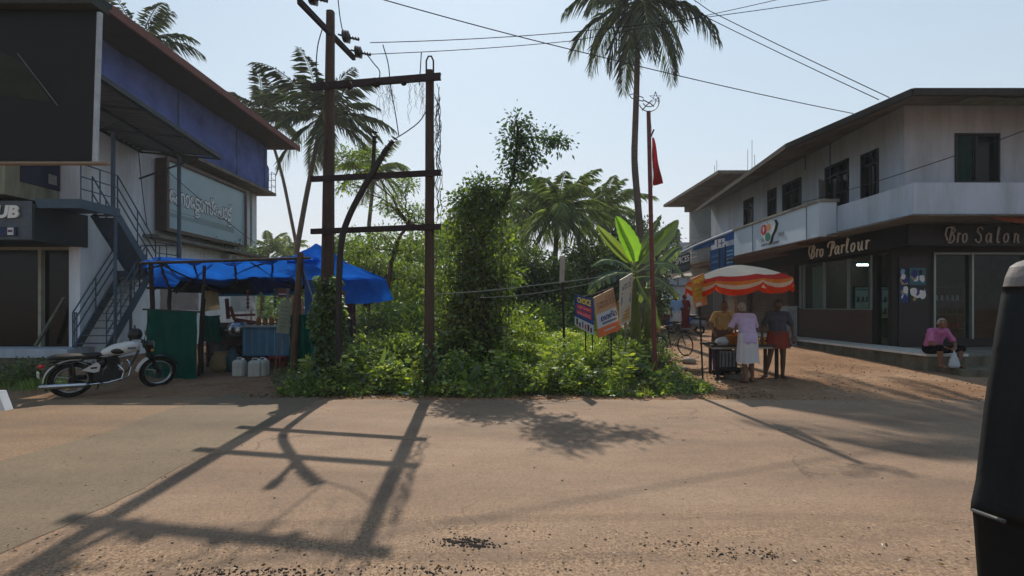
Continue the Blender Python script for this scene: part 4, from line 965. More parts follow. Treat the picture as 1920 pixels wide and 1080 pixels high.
# ================================================================ OVERHEAD WIRES
wire('overhead_wire', [W(694, 80, 10.4), W(1075, 60, 11), W(1600, -8, 12)], .009, 'upper cable running right from the insulators of the double pole', 'wires from the double pole', .008)
wire('overhead_wire', [W(686, 102, 10.9), W(1070, 77, 12), W(1480, -6, 13)], .009, 'lower cable running right from the insulators of the double pole', 'wires from the double pole', .008)
wire('service_wire', [W(700, -6, 12), W(1100, 100, 14), W(1600, 213, 16.3)], .014, 'twisted service cable crossing the sky to the shop building roof', sag=.006)
wire('service_wire', [W(1230, -30, 17), W(1320, 30, 16.5), W(1648, 187, 14)], .013, 'upper left of two parallel wires dropping to the corner roof', 'parallel roof wires', .004)
wire('service_wire', [W(1240, -45, 17), W(1330, 20, 16.5), W(1668, 183, 14)], .013, 'lower right of two parallel wires dropping to the corner roof', 'parallel roof wires', .004)
wire('facade_wire', [W(1480, 385, 10.6*F/520), W(1700, 322, 10.6*F/740), W(1920, 245, 11.5)], .011, 'thin cable strung across the white balcony of the corner building', sag=.01)
wire('guy_wire', [W(806, 552, 9.5), W(1000, 535, 10.5), W(1250, 497, 12.5)], .010, 'grey wire stretched from the right pole over the notice boards', mat=pmtxt('pale wire', '8b8a80'), sag=.01)
wire('guy_wire', [W(900, 558, 10.2), W(1060, 540, 11.2), W(1160, 515, 12.3)], .008, 'lower grey wire between the vine tree and the notice boards', mat=pmtxt('pale wire', '8b8a80'), sag=.02)
wire('board_wire', [W(1092, 556, 11.25), W(1112, 551, 11.3), W(1150, 538, 11.5)], .008, 'pale wire tied along the top of the blue and orange boards', mat=pmtxt('pale wire', '8b8a80'))

# ================================================================ FLAGPOLE
fb = G(1229, 11.3); FP = thing('flagpole', fb, 'thin red brown pole with a hammer and sickle emblem on top', 'flagpole')
MB().tube([fb-V(0, 0, .1), W(1222, 480, 11.3), W(1216, 209, 11.3)], [.058, .052, .048], 10).build('pole', pm('red brown paint', '6a3a38', .7, var=.3, scale=7), FP)
em = MB(); e = lambda px, py: W(px, py, 11.3)
def arc(cx, cy, r, a0, a1, n=14): return [e(cx+r*math.cos(R(a0+(a1-a0)*i/n)), cy-r*math.sin(R(a0+(a1-a0)*i/n))) for i in range(n+1)]
em.tube(arc(1217, 190, 19, 200, 385, 18), .012, 5).tube(arc(1217, 187, 13, 210, 370, 14), .012, 5).tube(spline([e(1204, 207), e(1212, 198), e(1222, 188)], 4), .014, 5)
em.tube([e(1180, 178), e(1186, 176), e(1206, 183), e(1206, 190), e(1184, 184), e(1180, 178)], .012, 5).tube([e(1205, 187), e(1221, 195), e(1226, 200)], .014, 5)
st = [e(1229+11*math.cos(R(90+144*i)), 183-11*math.sin(R(90+144*i))) for i in range(6)]; em.tube(st, .011, 5)
em.build('emblem', pm('painted metal rod', '5f5a62', .5), FP)
MB().tube([e(1219, 258), e(1223, 250), e(1226, 243)], .02, 6).build('cleat', IRON, FP)
FL = one('flag', MB().grid(lambda u, v: e(1223+u*(3+15*v**.8), 258+ (88*v)-(14*u*v*(1-v)) - (30 if 0 else 0)*u)+V(0, .10*math.sin(u*5+v*6)*(v), 0), 8, 26), clothm('red flag cloth', '8e2a2e', .4), 'limp dark red flag hanging from the thin pole', 'flag', e(1223, 258))
wire('halyard', [e(1219, 215), e(1223, 260), e(1224, 352)], .005, 'thin rope hanging beside the red flag', cat='rope')

# ================================================================ NOTICE BOARDS
def post(thg, px, py0, py1, D, r=.022, mat=None, px1=None):
    b = G(px, D); MB().cyl(b-V(0, 0, .05), W(px1 or px, py0, D), r, 8).build('post', mat or IRON, thg)
S = thing('signpost', G(1059, 11.1), 'narrow signboard seen edge on atop a thin black post', 'sign'); post(S, 1059, 528, 712, 11.1, .028, px1=1055)
q = quadpx([(1050, 531), (1058, 529), (1060, 478), (1052, 480)], (10.95, 11.3, 11.3, 10.95)); MB().panel(q, .02).build('board', pm('dusty white board', 'a39a90', .7, dirt='5b5148'), S)
S = thing('notice_board', G(1096, 11.3), 'dark blue board with yellow CHOICE lettering', 'sign')
q = quadpx([(1078, 609), (1113, 629), (1113, 561), (1078, 552)], (11.3, 11.1, 11.1, 11.3)); MB().panel(q, .02).build('board', pmtxt('deep blue board', '1f3f7c'), S)
post(S, 1098, 620, 712, 11.3, .016); post(S, 1111, 618, 700, 11.35, .014)
patch(q, 0, .0, 1, .28, .003, 'photo_strip', pmtxt('pale poster strip', 'b0b4b8'), S)
random.seed(2)
for k in range(6): patch(q, .08+k*.15, .02+random.random()*.03, .17+k*.15, .16+random.random()*.1, .006, 'printed_figure', [T_BLK, pmtxt('plum print', '5a2f50'), T_GREY, T_RED][k % 4], S)
patch(q, .1, .40, .9, .54, .003, 'red_band', T_RED, S); patch(q, .1, .58, .9, .72, .003, 'red_band', T_RED, S)
text(q, 'CHOICE', .14, .77, .86, .95, .004, 'lettering', T_YEL, S, bold=.03)
text(q, '\u0d2b\u0d41\u0d1f\u0d4d \u0d35\u0d46\u0d2f\u0d7c', .16, .60, .84, .70, .006, 'lettering', pmtxt('pink print', 'd9a0a8'), S); text(q, '\u0d2c\u0d3e\u0d17\u0d4d\u0d38\u0d4d', .16, .42, .84, .52, .006, 'lettering', pmtxt('pink print', 'd9a0a8'), S)
S = thing('notice_board', G(1140, 11.4), 'tan, white and orange board tilted beside the CHOICE board', 'sign')
q = quadpx([(1122, 634), (1163, 618), (1150, 540), (1113, 558)], (11.1, 11.6, 11.6, 11.1)); MB().panel(q, .02).build('board', pmtxt('tan board', 'b28a66'), S)
patch(q, 0, 0, 1, .22, .003, 'orange_strip', T_ORG, S); patch(q, .02, .22, .98, .56, .003, 'white_strip', pmtxt('pale poster strip', 'b0b4b8'), S)
text(q, '\u0d1f\u0d47\u0d38\u0d4d\u0d31\u0d4d\u0d31\u0d3f', .12, .66, .92, .92, .004, 'lettering', pmtxt('faded brown print', '94705a'), S)
text(q, '\u0d32\u0d26\u0d30\u0d4d\u0d2e', .2, .36, .95, .52, .006, 'lettering', T_NAVY, S, bold=.02); patch(q, .25, .27, .92, .32, .005, 'printed_line', T_GREY, S); patch(q, .3, .1, .8, .13, .005, 'printed_line', pmtxt('pale poster strip', 'b0b4b8'), S)
post(S, 1146, 625, 700, 11.45, .016)
S = thing('notice_board', G(1172, 11.6), 'upright cream and yellow board, highest of the three beside the thin red flagpole', 'sign')
q = quadpx([(1162, 611), (1182, 603), (1187, 511), (1163, 525)], (11.4, 11.8, 11.8, 11.4)); MB().panel(q, .02).build('board', pmtxt('cream board', 'b9b2a4'), S)
patch(q, .1, .06, .88, .34, .003, 'yellow_strip', pmtxt('dull yellow print', 'b99a62'), S); patch(q, .1, .42, .92, .6, .003, 'grey_strip', pmtxt('slate print', '6a6678'), S); patch(q, .1, .66, .95, .68, .003, 'printed_line', T_GREY, S)
text(q, '\u0d2b\u0d3e.\u0d35\u0d3f.', .15, .74, .9, .92, .004, 'lettering', T_GREY, S); text(q, '\u0d38\u0d4d\u0d15\u0d42\u0d7e', .18, .45, .86, .56, .006, 'lettering', pmtxt('pale poster strip', 'b0b4b8'), S)
for k in range(3): patch(q, .2, .12+k*.07, .8, .135+k*.07, .006, 'printed_line', pmtxt('brown print', '7a5f40'), S)
post(S, 1174, 604, 715, 11.6, .018, pm('grey bamboo', '77705f', .8), px1=1172)
S = thing('notice_board', G(1309, 11.0), 'tilted orange board with yellow lettering on a post in front of the striped umbrella', 'sign')
q = quadpx([(1303, 577), (1327, 571), (1320, 512), (1296, 523)], (10.3, 10.6, 10.6, 10.3)); MB().panel(q, .02).build('board', pmtxt('orange brown board', 'b5702c'), S)
text(q, '\u0d1c\u0d42\u0d38\u0d4d', .15, .76, .9, .95, .004, 'lettering', T_YEL, S)
for k, t in enumerate(('\u0d05\u0d28\u0d3e\u0d30\u0d4d\u200c', '\u0d2e\u0d3e\u0d19\u0d4d\u0d19', '\u0d2a\u0d47\u0d30')): text(q, t, .12, .56-k*.15, .9, .68-k*.15, .004, 'lettering', pmtxt('olive yellow print', 'b5b53a'), S)
patch(q, .1, .03, .5, .14, .003, 'grey_patch', pmtxt('pale poster strip', 'b0b4b8'), S)
b = G(1318, 10.5); MB().cyl(b, W(1312, 575, 10.5), .02, 8).build('post', M_WIRE, S)

# ================================================================ TARPAULIN TEA STALL
TS = thing('roadside_stall', (-6.7, 12, gz(0, 12)), 'roadside tea stall of poles, green netting and bright blue tarpaulin', 'stall')
WOOD = pm('old stall wood', '5a4636', .85, var=.35, scale=5, stretch=(1, 1, .3)); WOODD = pm('dark wet wood', '2e2621', .85, var=.3)
TARP = clothm('bright blue tarpaulin', '1a62c4', .42, .4, 1.3); NET = clothm('dark green net', '0f5245', .22, .2, 2); TEAL = pm('teal blue paint', '3f6f8c', .6, var=.2, scale=2, dirt='2a3a40', dirt_amt=.5)
FR = [(268, 492, 11.0), (300, 484, 11.1), (380, 489, 11.1), (480, 488, 11.1), (560, 482, 11.1), (600, 480, 11.1)]
BK = [(285, 538, 13.6), (320, 540, 13.6), (400, 545, 13.6), (480, 545, 13.7), (560, 535, 13.7), (610, 520, 13.7)]
def interp(L_, u):
    t = u*(len(L_)-1); i = min(int(t), len(L_)-2); a = W(*L_[i]); b = W(*L_[i+1]); return a.lerp(b, t-i)
def tp(u, v):
    p = interp(FR, u).lerp(interp(BK, u), v); p.z += -.10*math.sin(math.pi*v)*(.6+.4*math.sin(u*19))+.05*noise.noise(V(u*9, v*4, 0))-.05*abs(math.sin(u*math.pi*5))*math.sin(math.pi*v); return p
MB().grid(tp, 70, 20).build('tarpaulin', TARP, TS, smooth=True)
# loose front hem, folded over the front rail
MB().grid(lambda u, v: interp(FR, u)+V(0, -.03-.03*v, .03-v*(.10+.10*noise.noise(V(u*14, 0, 0))+.06*math.sin(u*40))), 80, 3).build('tarpaulin_hem', TARP, TS)
pk = [(538, 488, 11.2), (560, 474, 11.8), (592, 457, 12.2), (618, 470, 12.2), (650, 492, 12.1), (722, 521, 11.6)]
lo = [(540, 491, 11.0), (565, 492, 10.9), (595, 500, 10.8), (620, 514, 10.8), (650, 524, 10.8), (722, 524, 11.4)]
MB().grid(lambda u, v: interp(pk, u).lerp(interp(lo, u), v)+V(0, 0, -.06*math.sin(math.pi*v)+.04*noise.noise(V(u*8, v*5, 2))), 50, 14).build('tarpaulin_peak', TARP, TS, smooth=True)
a4 = [W(638, 568, 10.9), W(722, 572, 11.0), W(722, 522, 11.4), W(636, 520, 10.8)]
MB().grid(lambda u, v: bil([a4[0], W(738, 562, 11.0), a4[2], a4[3]], u, v)+V(0, .05*noise.noise(V(u*6, v*3, 1)), -.05*math.sin(u*math.pi)*(1-v)+.02*noise.noise(V(u*9, v, 1))), 26, 12).build('tarpaulin_flap', TARP, TS, smooth=True)
def pole(a, b, r=.035, m=WOODD, nm='bamboo_pole'):
    a, b = Vector(a), Vector(b); MB().tube(squig(a, b, 8, .008), r, 7).build(nm, m, TS)
pole(W(262, 494, 10.95), W(582, 484, 11.0), .035); pole(W(276, 540, 13.4), W(600, 540, 13.5), .035)
for u in (.03, .2, .36, .52, .68, .84): pole(interp(FR, u)+V(0, -.05, -.05), interp(BK, u)+V(0, 0, -.07), .025)
for a, b in (((270, 505, 11.0), (345, 488, 12.0)), ((335, 520, 12.4), (300, 484, 11.05)), ((440, 510, 12), (520, 487, 11.1))): pole(W(*a), W(*b), .022)
pole(G(288, 11.1), W(283, 492, 11.1), .05); pole(G(372, 11.3), W(384, 498, 11.2), .035); pole(G(378, 11.5), W(383, 560, 11.5), .03)
pole(G(548, 11.0), W(563, 474, 11.0), .075, WOOD, 'leaning_post'); pole(G(318, 13.3), W(318, 530, 13.4), .05); pole(W(568, 500, 11.2), W(596, 590, 10.9), .014, pmtxt('pale wire', '8b8a80'), 'guy_rope')
pole(G(640, 10.3), W(640, 545, 10.3), .085, WOOD, 'wooden_post'); pole(W(664, 575, 11), W(664, 530, 11), .012)
# green net screens
def netq(p, nm, fold=.04, m=NET):
    c = [W(*a) for a in p]; MB().grid(lambda u, v: bil(c, u, v)+V(0, fold*math.sin(u*21+v*2)+fold*noise.noise(V(u*5, v*5, 3)), -.03*math.sin(math.pi*u)*v), 40, 14).build(nm, m, TS, smooth=True)
netq([(270, 706, 11.0), (366, 712, 10.9), (372, 584, 10.9), (274, 579, 11.0)], 'green_screen'); netq([(375, 640, 12.0), (412, 642, 12.0), (414, 590, 12.0), (376, 590, 12.0)], 'green_screen')
netq([(538, 706, 11.2), (604, 700, 10.9), (600, 585, 10.9), (543, 590, 11.2)], 'green_screen', .07); netq([(646, 668, 11.3), (664, 650, 11.3), (664, 600, 11.3), (646, 600, 11.3)], 'green_screen', .03)
netq([(646, 640, 11.2), (667, 640, 11.2), (667, 560, 11.2), (646, 558, 11.2)], 'hanging_cloth', .03, clothm('dusty purple cloth', '3f3340', .15))
pole(W(268, 580, 11.02), W(376, 585, 10.95), .02)
# counter and cart
MB().box((-6.85, 12.2, .45), (-5.5, 13.0, 1.18)).build('counter', TEAL, TS)
mb = MB()
for k in range(7): mb.box((-6.8+k*.19, 12.19, .5), (-6.785+k*.19, 12.2, 1.12))
mb.box((-6.92, 12.12, 1.18), (-5.42, 13.05, 1.22)); mb.build('counter_top', pm('pale worn top', '83908f', .5), TS)
MB().box((-5.4, 12.5, .3), (-4.75, 13.3, 2.4)).build('blue_cupboard', pm('blue cupboard paint', '2a5c94', .6, var=.2), TS)
MB().box((-8.0, 12.5, .85), (-6.95, 13.3, .9)).box((-8.0, 12.5, .45), (-6.95, 13.3, .49)).build('shelf', WOODD, TS)
for x in (-7.98, -7.0, -6.8, -5.6): MB().box((x, 12.52, .05), (x+.05, 12.58, .9 if x < -6.9 else .46)).build('leg', WOODD, TS)
netq([(395, 556, 13.4), (560, 553, 13.4), (560, 541, 13.4), (395, 541, 13.4)], 'valance', .02, clothm('teal valance', '2a6f8a', .4))
MB().box((-8.6, 13.5, .1), (-4.8, 13.55, 1.25)).build('light_block_screen', pm('brown light block', '3c2c28', .8), TS)  # screen put in to block light from behind and darken the stall
def item(name, mb, mat, label, cat, org, smooth=False, group=None): return one(name, mb, mat, label, cat, org, group, smooth)
netq([(320, 548, 13.3), (480, 552, 13.4), (470, 520, 12.3), (345, 512, 12.2)], 'inner_dark_sheet', .05, clothm('dark shading sheet', '1b2229', .1))  # both inner sheets: dark cloth, also standing in for shading under the tarpaulin
netq([(470, 552, 13.3), (560, 546, 13.4), (548, 514, 12.2), (462, 518, 12.2)], 'inner_dark_sheet', .05, clothm('dark blue shading sheet', '17304f', .25))
for a, b in (((300, 495, 11.3), (420, 552, 13.3)), ((400, 493, 11.3), (330, 550, 13.3)), ((470, 492, 11.3), (560, 545, 13.3)), ((262, 498, 11), (262, 535, 12.5))): pole(W(*a), W(*b), .02)
# vessels and goods (each a thing)
c = W(443, 603, 12.5); item('steel_pot', MB().lathe([(0, -.19), (.2, -.19), (.26, -.05), (.24, .12), (.19, .16), (.2, .19), (.0, .2)], (c.x, 12.6, 1.10), 20), pm('steel', '9aa0a2', .25, .9, var=.1), 'big round steel pot on the tea stall shelf', 'pot', (c.x, 12.6, .9), True)
random.seed(8)
jl = ('leftmost', 'second', 'third', 'fourth', 'fifth')
for k in range(5):
    x = -6.65+k*.17; t = thing('jar', (x, 12.6, 1.22), 'glass jar on the blue stall counter, %s from the left' % jl[k], 'jar', 'jars on the stall counter')
    MB().lathe([(0, 0), (.055, 0), (.06, .02), (.06, .15), (.04, .17), (0, .17)], (x, 12.6, 1.221), 12).build('glass_body', pm('amber goods', ['7a5a2c', '8a8a70', '5c3020', '8f7a40', '6a6a68'][k], .3), t, smooth=True)
    MB().lathe([(0, .17), (.045, .17), (.045, .2), (0, .2)], (x, 12.6, 1.222), 12).build('lid', [T_RED, T_GRN, T_RED, T_YEL, T_BLK][k], t)
for k, (px, py, w_, h_, cl) in enumerate(((400, 662, .28, .2, '33383a'), (385, 640, .2, .25, '2a3030'), (410, 690, .3, .22, '22282a'))):
    p = W(px, py, 12.2); z = max(gz(0, 12)+.0, [.49, .9, .12][k]); lb = ('dark crate on the lower shelf behind the green screen', 'small dark tin on the upper shelf behind the green screen', 'low dark crate on the ground behind the green screen')[k]
    mb = MB().box((p.x-w_/2, 12.6, z), (p.x+w_/2, 12.9, z+.02))
    for a, b, c_, d in ((-w_/2, 12.6, -w_/2+.015, 12.9), (w_/2-.015, 12.6, w_/2, 12.9), (-w_/2+.015, 12.6, w_/2-.015, 12.615), (-w_/2+.015, 12.885, w_/2-.015, 12.9)): mb.box((p.x+a, b, z+.02), (p.x+c_, d, z+h_))
    item('crate', mb, pm('dark plastic %d' % k, cl, .5), lb, 'crate', (p.x, 12.75, z))
for k, (x, z, r_) in enumerate(((-7.85, .9, .11), (-7.55, .9, .14), (-7.2, .9, .1), (-7.8, .49, .13), (-7.45, .49, .11), (-7.15, .49, .13))):
    t = thing('cooking_pot', (x, 12.8, z), ('small aluminium pot at the left of the upper stall shelf', 'wide aluminium pot in the middle of the upper stall shelf', 'small blackened pot at the right of the upper stall shelf', 'wide pot at the left of the lower stall shelf', 'small pot in the middle of the lower stall shelf', 'wide pot at the right of the lower stall shelf')[k], 'pot'); MB().lathe([(0, 0), (r_*.9, 0), (r_, .03), (r_, r_*1.2), (r_*1.08, r_*1.25), (r_*.95, r_*1.2), (r_*.9, .02)], (x, 12.8, z+.003), 16).build('body', pm('dented aluminium %d' % (k % 3), ('8d8f8e', '6c6c6a', '3a3836')[k % 3], .35, .7), t, smooth=True); MB().lathe([(r_*.98, r_*1.22), (r_*.5, r_*1.4), (.02, r_*1.45), (0, r_*1.6)], (x, 12.8, z+.003), 14).build('lid', pm('dented aluminium 0', '8d8f8e'), t, smooth=True)
random.seed(18)
for k in range(5):
    x = -6.75+k*.33+random.uniform(-.03, .03); zz = 2.15+random.uniform(-.1, .05)
    t = thing('snack_packet_strip', (x, 12.3, zz), 'strip of small shiny snack packets hanging in the stall', 'snack packets', 'strips of snack packets hanging in the stall'); mb = MB()
    for i in range(5): mb.ball((x+random.uniform(-.01, .01), 12.3, zz-.06-i*.10), .05, 8, 6, (.8, .25, 1))
    mb.build('packets', [pmtxt('dull red foil', '6e2f2c'), pmtxt('dull gold foil', '7d6a35'), pmtxt('dull green foil', '34524a'), pmtxt('silver foil', '7a7c82'), pmtxt('dull red foil', '6e2f2c')][k % 5], t, smooth=True); MB().cyl((x, 12.31, zz-.5), (x, 12.31, 2.45), .004, 4).build('string', M_WIRE, t)
c = G(415, 11.9); item('jute_sack', MB().lathe([(0, 0), (.2, 0), (.24, .1), (.22, .35), (.15, .45), (.18, .5), (.1, .48)], c, 16, folds=5, fa=.05), pm('jute', '7d6a4c', .95, var=.3, scale=20, bmp=.5), 'jute sack slumped beside the green screen inside the stall', 'sack', c, True)
c = G(520, 11.7); t = thing('plastic_stool', c, 'low red plastic stool to the right of the white cans', 'stool'); MB().box((c.x-.15, c.y-.15, c.z+.36), (c.x+.15, c.y+.15, c.z+.4)).build('seat', pm('red plastic', '7c2422', .5), t)
for sx in (-1, 1):
    for sy in (-1, 1): MB().beam((c.x+sx*.13, c.y+sy*.13, c.z+.36), (c.x+sx*.17, c.y+sy*.17, c.z), .04, .03, (0, 1, 0)).build('leg', pm('red plastic', '7c2422'), t)
item('red_frame', MB().beam(W(425, 560, 12.9), W(428, 598, 12.9), .1, .05).beam(W(425, 592, 12.9), W(478, 590, 12.9), .05, .06).beam(W(440, 600, 13), W(480, 606, 13), .05, .12).beam(W(432, 575, 12.9), W(440, 600, 12.9), .06, .06), pm('dull red paint', '5e2a26', .6), 'dull red frame of a stove stand inside the stall', 'stand', W(440, 600, 12.9))
for nm, p, col, lb in (('cream_sheet', [(378, 585, 13.2), (412, 580, 13.2), (408, 545, 13.2), (384, 545, 13.2)], 'a39678', 'cream printed sheet hanging at the back of the stall'), ('white_sheet', [(300, 580, 14), (372, 582, 14), (372, 528, 14), (300, 526, 14)], 'a09a98', 'greyish white sheet wall behind the stall'), ('pale_sheet', [(432, 585, 14.5), (478, 583, 14.5), (478, 545, 14.5), (432, 545, 14.5)], 'a8b0b2', 'pale sheet hanging behind the jars of the stall')):
    c4 = [W(*a) for a in p]; item('hanging_sheet', MB().grid(lambda u, v: bil(c4, u, v)+V(0, .04*math.sin(u*9)+.03*noise.noise(V(u*4, v*4, 0)), 0), 16, 8), clothm(nm, col, .3), lb, 'sheet', c4[0], True)
S = thing('price_board', W(528, 624, 11.0), 'faded greenish board hung on the leaning post of the stall', 'sign')
q = quadpx([(517, 624), (541, 626), (547, 567), (527, 563)], (11.0, 10.9, 10.9, 11.0)); MB().panel(q, .015).build('board', pm('faded green board', '77806e', .8, var=.2, dirt='4a4a3c', dirt_amt=.6), S)
for k in range(6): patch(q, .15, .2+k*.12, .8, .23+k*.12, .003, 'printed_line', pmtxt('faded line', '565c50'), S)
MB().tube([W(530, 626, 11.0), W(523, 650, 11), G(512, 11.0)], .012, 5).build('rope', M_DRY, S)
q = quadpx([(520, 558, ), (544, 558), (544, 540), (520, 540)], 12.6); S = thing('price_board', q[0], 'small brown notice at the back of the stall', 'sign'); MB().panel(q, .01).build('board', pm('brown notice', '6d5848', .7), S); patch(q, .1, .3, .9, .42, .004, 'printed_line', T_WHT, S); patch(q, .1, .55, .9, .62, .004, 'printed_line', T_RED, S)
# jerrycans
CAN = pm('milky plastic can', 'b4b6ae', .45, var=.1, scale=3, dirt='6b665a', dirt_amt=.4)
def can(px, D, label, s=1, cap=T_WHT, yaw=0, w_=.27, h_=.40):
    b = G(px, D); t = thing('jerrycan', b, label, 'can', 'cans under the stall counter'); mb = MB(Matrix.Translation(b) @ Matrix.Rotation(yaw, 4, 'Z'))
    prof = [(.0, .46), (.02, .5), (.3, .5), (.34, .46), (.36, .44)]
    ring = lambda f, z: [(f*w_/2*cx_, f*.17/2*cy_*1.3, z) for cx_, cy_ in ((-1, -.6), (-.8, -1), (.8, -1), (1, -.6), (1, .6), (.8, 1), (-.8, 1), (-1, .6))]
    zs = [(0.93, .0), (1, .02), (1, h_*.45), (.97, h_*.5), (1, h_*.55), (1, h_*.8), (.8, h_*.92), (.45, h_*.95)]
    vs = []; fs = []
    for f_, z in zs: vs += ring(f_, z)
    for i in range(len(zs)-1):
        for k in range(8): fs.append((i*8+k, i*8+(k+1) % 8, (i+1)*8+(k+1) % 8, (i+1)*8+k))
    fs += [tuple(range(7, -1, -1)), tuple((len(zs)-1)*8+k for k in range(8))]
    mb.add(vs, fs).build('body', CAN, t, smooth=False)
    mb = MB(mb.M); mb.tube([(-.06, 0, h_*.93), (-.05, 0, h_*1.06), (.05, 0, h_*1.06), (.06, 0, h_*.93)], .015, 6); mb.build('handle', CAN, t)
    MB(mb.M).cyl((.085, 0, h_*.9), (.085, 0, h_*1.03), .03, 10).build('cap', cap, t)
can(449, 11.3, 'whitish plastic can, leftmost of those under the blue counter'); can(478, 11.2, 'whitish plastic can between the other two by the counter', yaw=.3); can(492, 11.3, 'whitish plastic can, rightmost of those under the blue counter', yaw=-.2)
c = G(436, 11.9); t = thing('gas_cylinder', c, 'dark teal gas cylinder standing behind the white cans', 'gas cylinder')
MB().lathe([(0, 0), (.12, 0), (.15, .05), (.15, .35), (.1, .45), (.03, .48), (0, .48)], c, 16).build('body', pm('teal metal', '29484c', .5), t, smooth=True); MB().lathe([(.08, .44), (.08, .56), (.07, .56)], c, 12).build('collar', pm('teal metal', '29484c'), t); MB().cyl(c+V(0, 0, .47), c+V(0, 0, .53), .02, 8).build('valve', ALU, t)
# ================================================================ MOTORCYCLE
def motorcycle(loc, yaw, lean, label, name='parked_motorcycle'):
    t = thing(name, loc, label, 'motorcycle'); M = Matrix.Translation(Vector(loc)) @ Matrix.Rotation(yaw, 4, 'Z') @ Matrix.Rotation(lean, 4, 'X')
    BL = pm('black enamel', '0e0f10', .25, var=.1, bmp=0, spec=.5); CR = pm('chrome', 'b9bec4', .18, .95, var=.05, bmp=0); RB_ = pm('tyre rubber', '141312', .85, var=.2, scale=20)
    WP = pm('white tank paint', 'c9c9c6', .25, var=.03, bmp=0, spec=.5); SEAT = pm('black seat vinyl', '151413', .6); ENG = pm('dull engine metal', '383b3d', .45, .7, var=.2)
    def P(nm, mb, mat, par=None, sm=False): return mb.build(nm, mat, par or t, smooth=sm)
    for x, nm in ((0, 'rear'), (1.37, 'front')):
        w_ = P('wheel', MB(M).torus((x, 0, .33), .285, .05, 36, 10), RB_, sm=True)
        P('rim', MB(M).torus((x, 0, .33), .235, .014, 32, 6).torus((x, -.03, .33), .24, .008, 32, 5).torus((x, .03, .33), .24, .008, 32, 5), CR, w_, True)
        sp = MB(M)
        for k in range(18):
            a = k*2*math.pi/18; sg = 1 if k % 2 else -1
            sp.tube([(x+.05*math.cos(a+.6*sg), sg*.03, .33+.05*math.sin(a+.6*sg)), (x+.235*math.cos(a), 0, .33+.235*math.sin(a))], .0025, 3)
        P('spokes', sp, CR, w_); P('hub', MB(M).cyl((x, -.06, .33), (x, .06, .33), .06, 14), ENG, w_)
    def fender(x, r, a0, a1, wd, mat, nm):
        n = 16; mb = MB(M); vs = []; fs = []
        for i in range(n+1):
            a = R(a0+(a1-a0)*i/n)
            for k in range(7):
                b = R(-80+160*k/6); y = wd*math.sin(b); rr = r+.035*math.cos(b)
                vs.append((x+rr*math.cos(a), y, .33+rr*math.sin(a)))
        for i in range(n):
            for k in range(6): a = i*7+k; fs.append((a, a+1, a+8, a+7))
        mb.add(vs, fs); return P(nm, mb, mat, sm=True)
    fr = fender(0, .36, 40, 205, .085, BL, 'rear_fender'); 
    n = 16; mb = MB(M); mb.tube([(.40*math.cos(R(60+120*i/n)), -.075, .33+.395*math.sin(R(60+120*i/n))) for i in range(n+1)], .012, 5); P('fender_stripe', mb, WP, fr)
    fender(1.37, .36, 20, 122, .08, BL, 'front_fender'); fender(1.37, .361, 123, 172, .085, WP, 'white_mudguard')
    P('tail_light', MB(M).ball((-.42, 0, .62), .05, 10, 6, (1, .9, .8)), T_RED, sm=True); P('number_plate', MB(M).box((-.46, -.1, .42), (-.45, .1, .52)), pmtxt('plate white', 'b8b8b0'))
    P('frame', MB(M).tube([(.15, 0, .72), (.55, 0, .70), (1.02, 0, .86)], .022, 7).tube([(1.02, 0, .82), (.85, 0, .42), (.5, 0, .24), (.2, 0, .25), (0, -.1, .33)], .024, 7).tube([(.15, -.1, .72), (-.05, -.12, .66), (-.3, -.1, .66)], .016, 6).tube([(.15, .1, .72), (-.05, .12, .66), (-.3, .1, .66)], .016, 6).tube([(0, .1, .33), (.2, 0, .25)], .02, 6), BL)
    # tank
    mb = MB(M); secs = [(.42, .06, .04, .80), (.47, .10, .07, .82), (.58, .125, .105, .85), (.75, .14, .13, .88), (.9, .12, .12, .90), (1.0, .07, .08, .90), (1.03, .03, .04, .89)]; vs = []; fs = []
    for x, w_, h, z in secs:
        for k in range(14): a = 2*math.pi*k/14; vs.append((x, w_*math.cos(a), z+h*math.sin(a)))
    for i in range(len(secs)-1):
        for k in range(14): a = i*14+k; b = i*14+(k+1) % 14; fs.append((a, b, b+14, a+14))
    fs += [tuple(range(13, -1, -1)), tuple(84+k for k in range(14))]
    tk = P('fuel_tank', mb.add(vs, fs), WP, sm=True)
    for sy in (-1, 1): P('knee_pad', MB(M).ball((.66, sy*.105, .85), .08, 12, 8, (1.6, .45, .75)), BL, tk, True)
    P('tank_badge', MB(M).box((.8, -.142, .88), (.93, -.132, .92)), T_GREY, tk)
    P('filler_cap', MB(M).cyl((.72, 0, 1.0), (.72, 0, 1.03), .035, 12), CR, tk)
    # seat
    mb = MB(M); secs = [(-.33, .10, .03, .76), (-.22, .13, .05, .78), (0, .14, .055, .78), (.2, .13, .05, .77), (.38, .09, .045, .78), (.44, .05, .03, .78)]; vs = []; fs = []
    for x, w_, h, z in secs:
        for k in range(12): a = 2*math.pi*k/12; vs.append((x, w_*math.cos(a), z+h*math.sin(a)))
    for i in range(5):
        for k in range(12): a = i*12+k; b = i*12+(k+1) % 12; fs.append((a, b, b+12, a+12))
    fs += [tuple(range(11, -1, -1)), tuple(60+k for k in range(12))]
    P('seat', mb.add(vs, fs), SEAT, sm=True)
    # engine
    en = P('engine', MB(M).tube([(.45, -.11, .38), (.45, .11, .38)], [.15, .15], 18).box((.42, -.09, .3), (.68, .09, .5)).tube([(.66, -.1, .36), (.66, .1, .36)], .11, 16), ENG)
    mb = MB(M)
    for k in range(8): mb.box((.52-.004*k, -.085, .5+k*.026), (.72-.004*k, .085, .511+k*.026))
    mb.box((.55, -.06, .48), (.68, .06, .72)); P('cylinder_fins', mb, ENG, en)
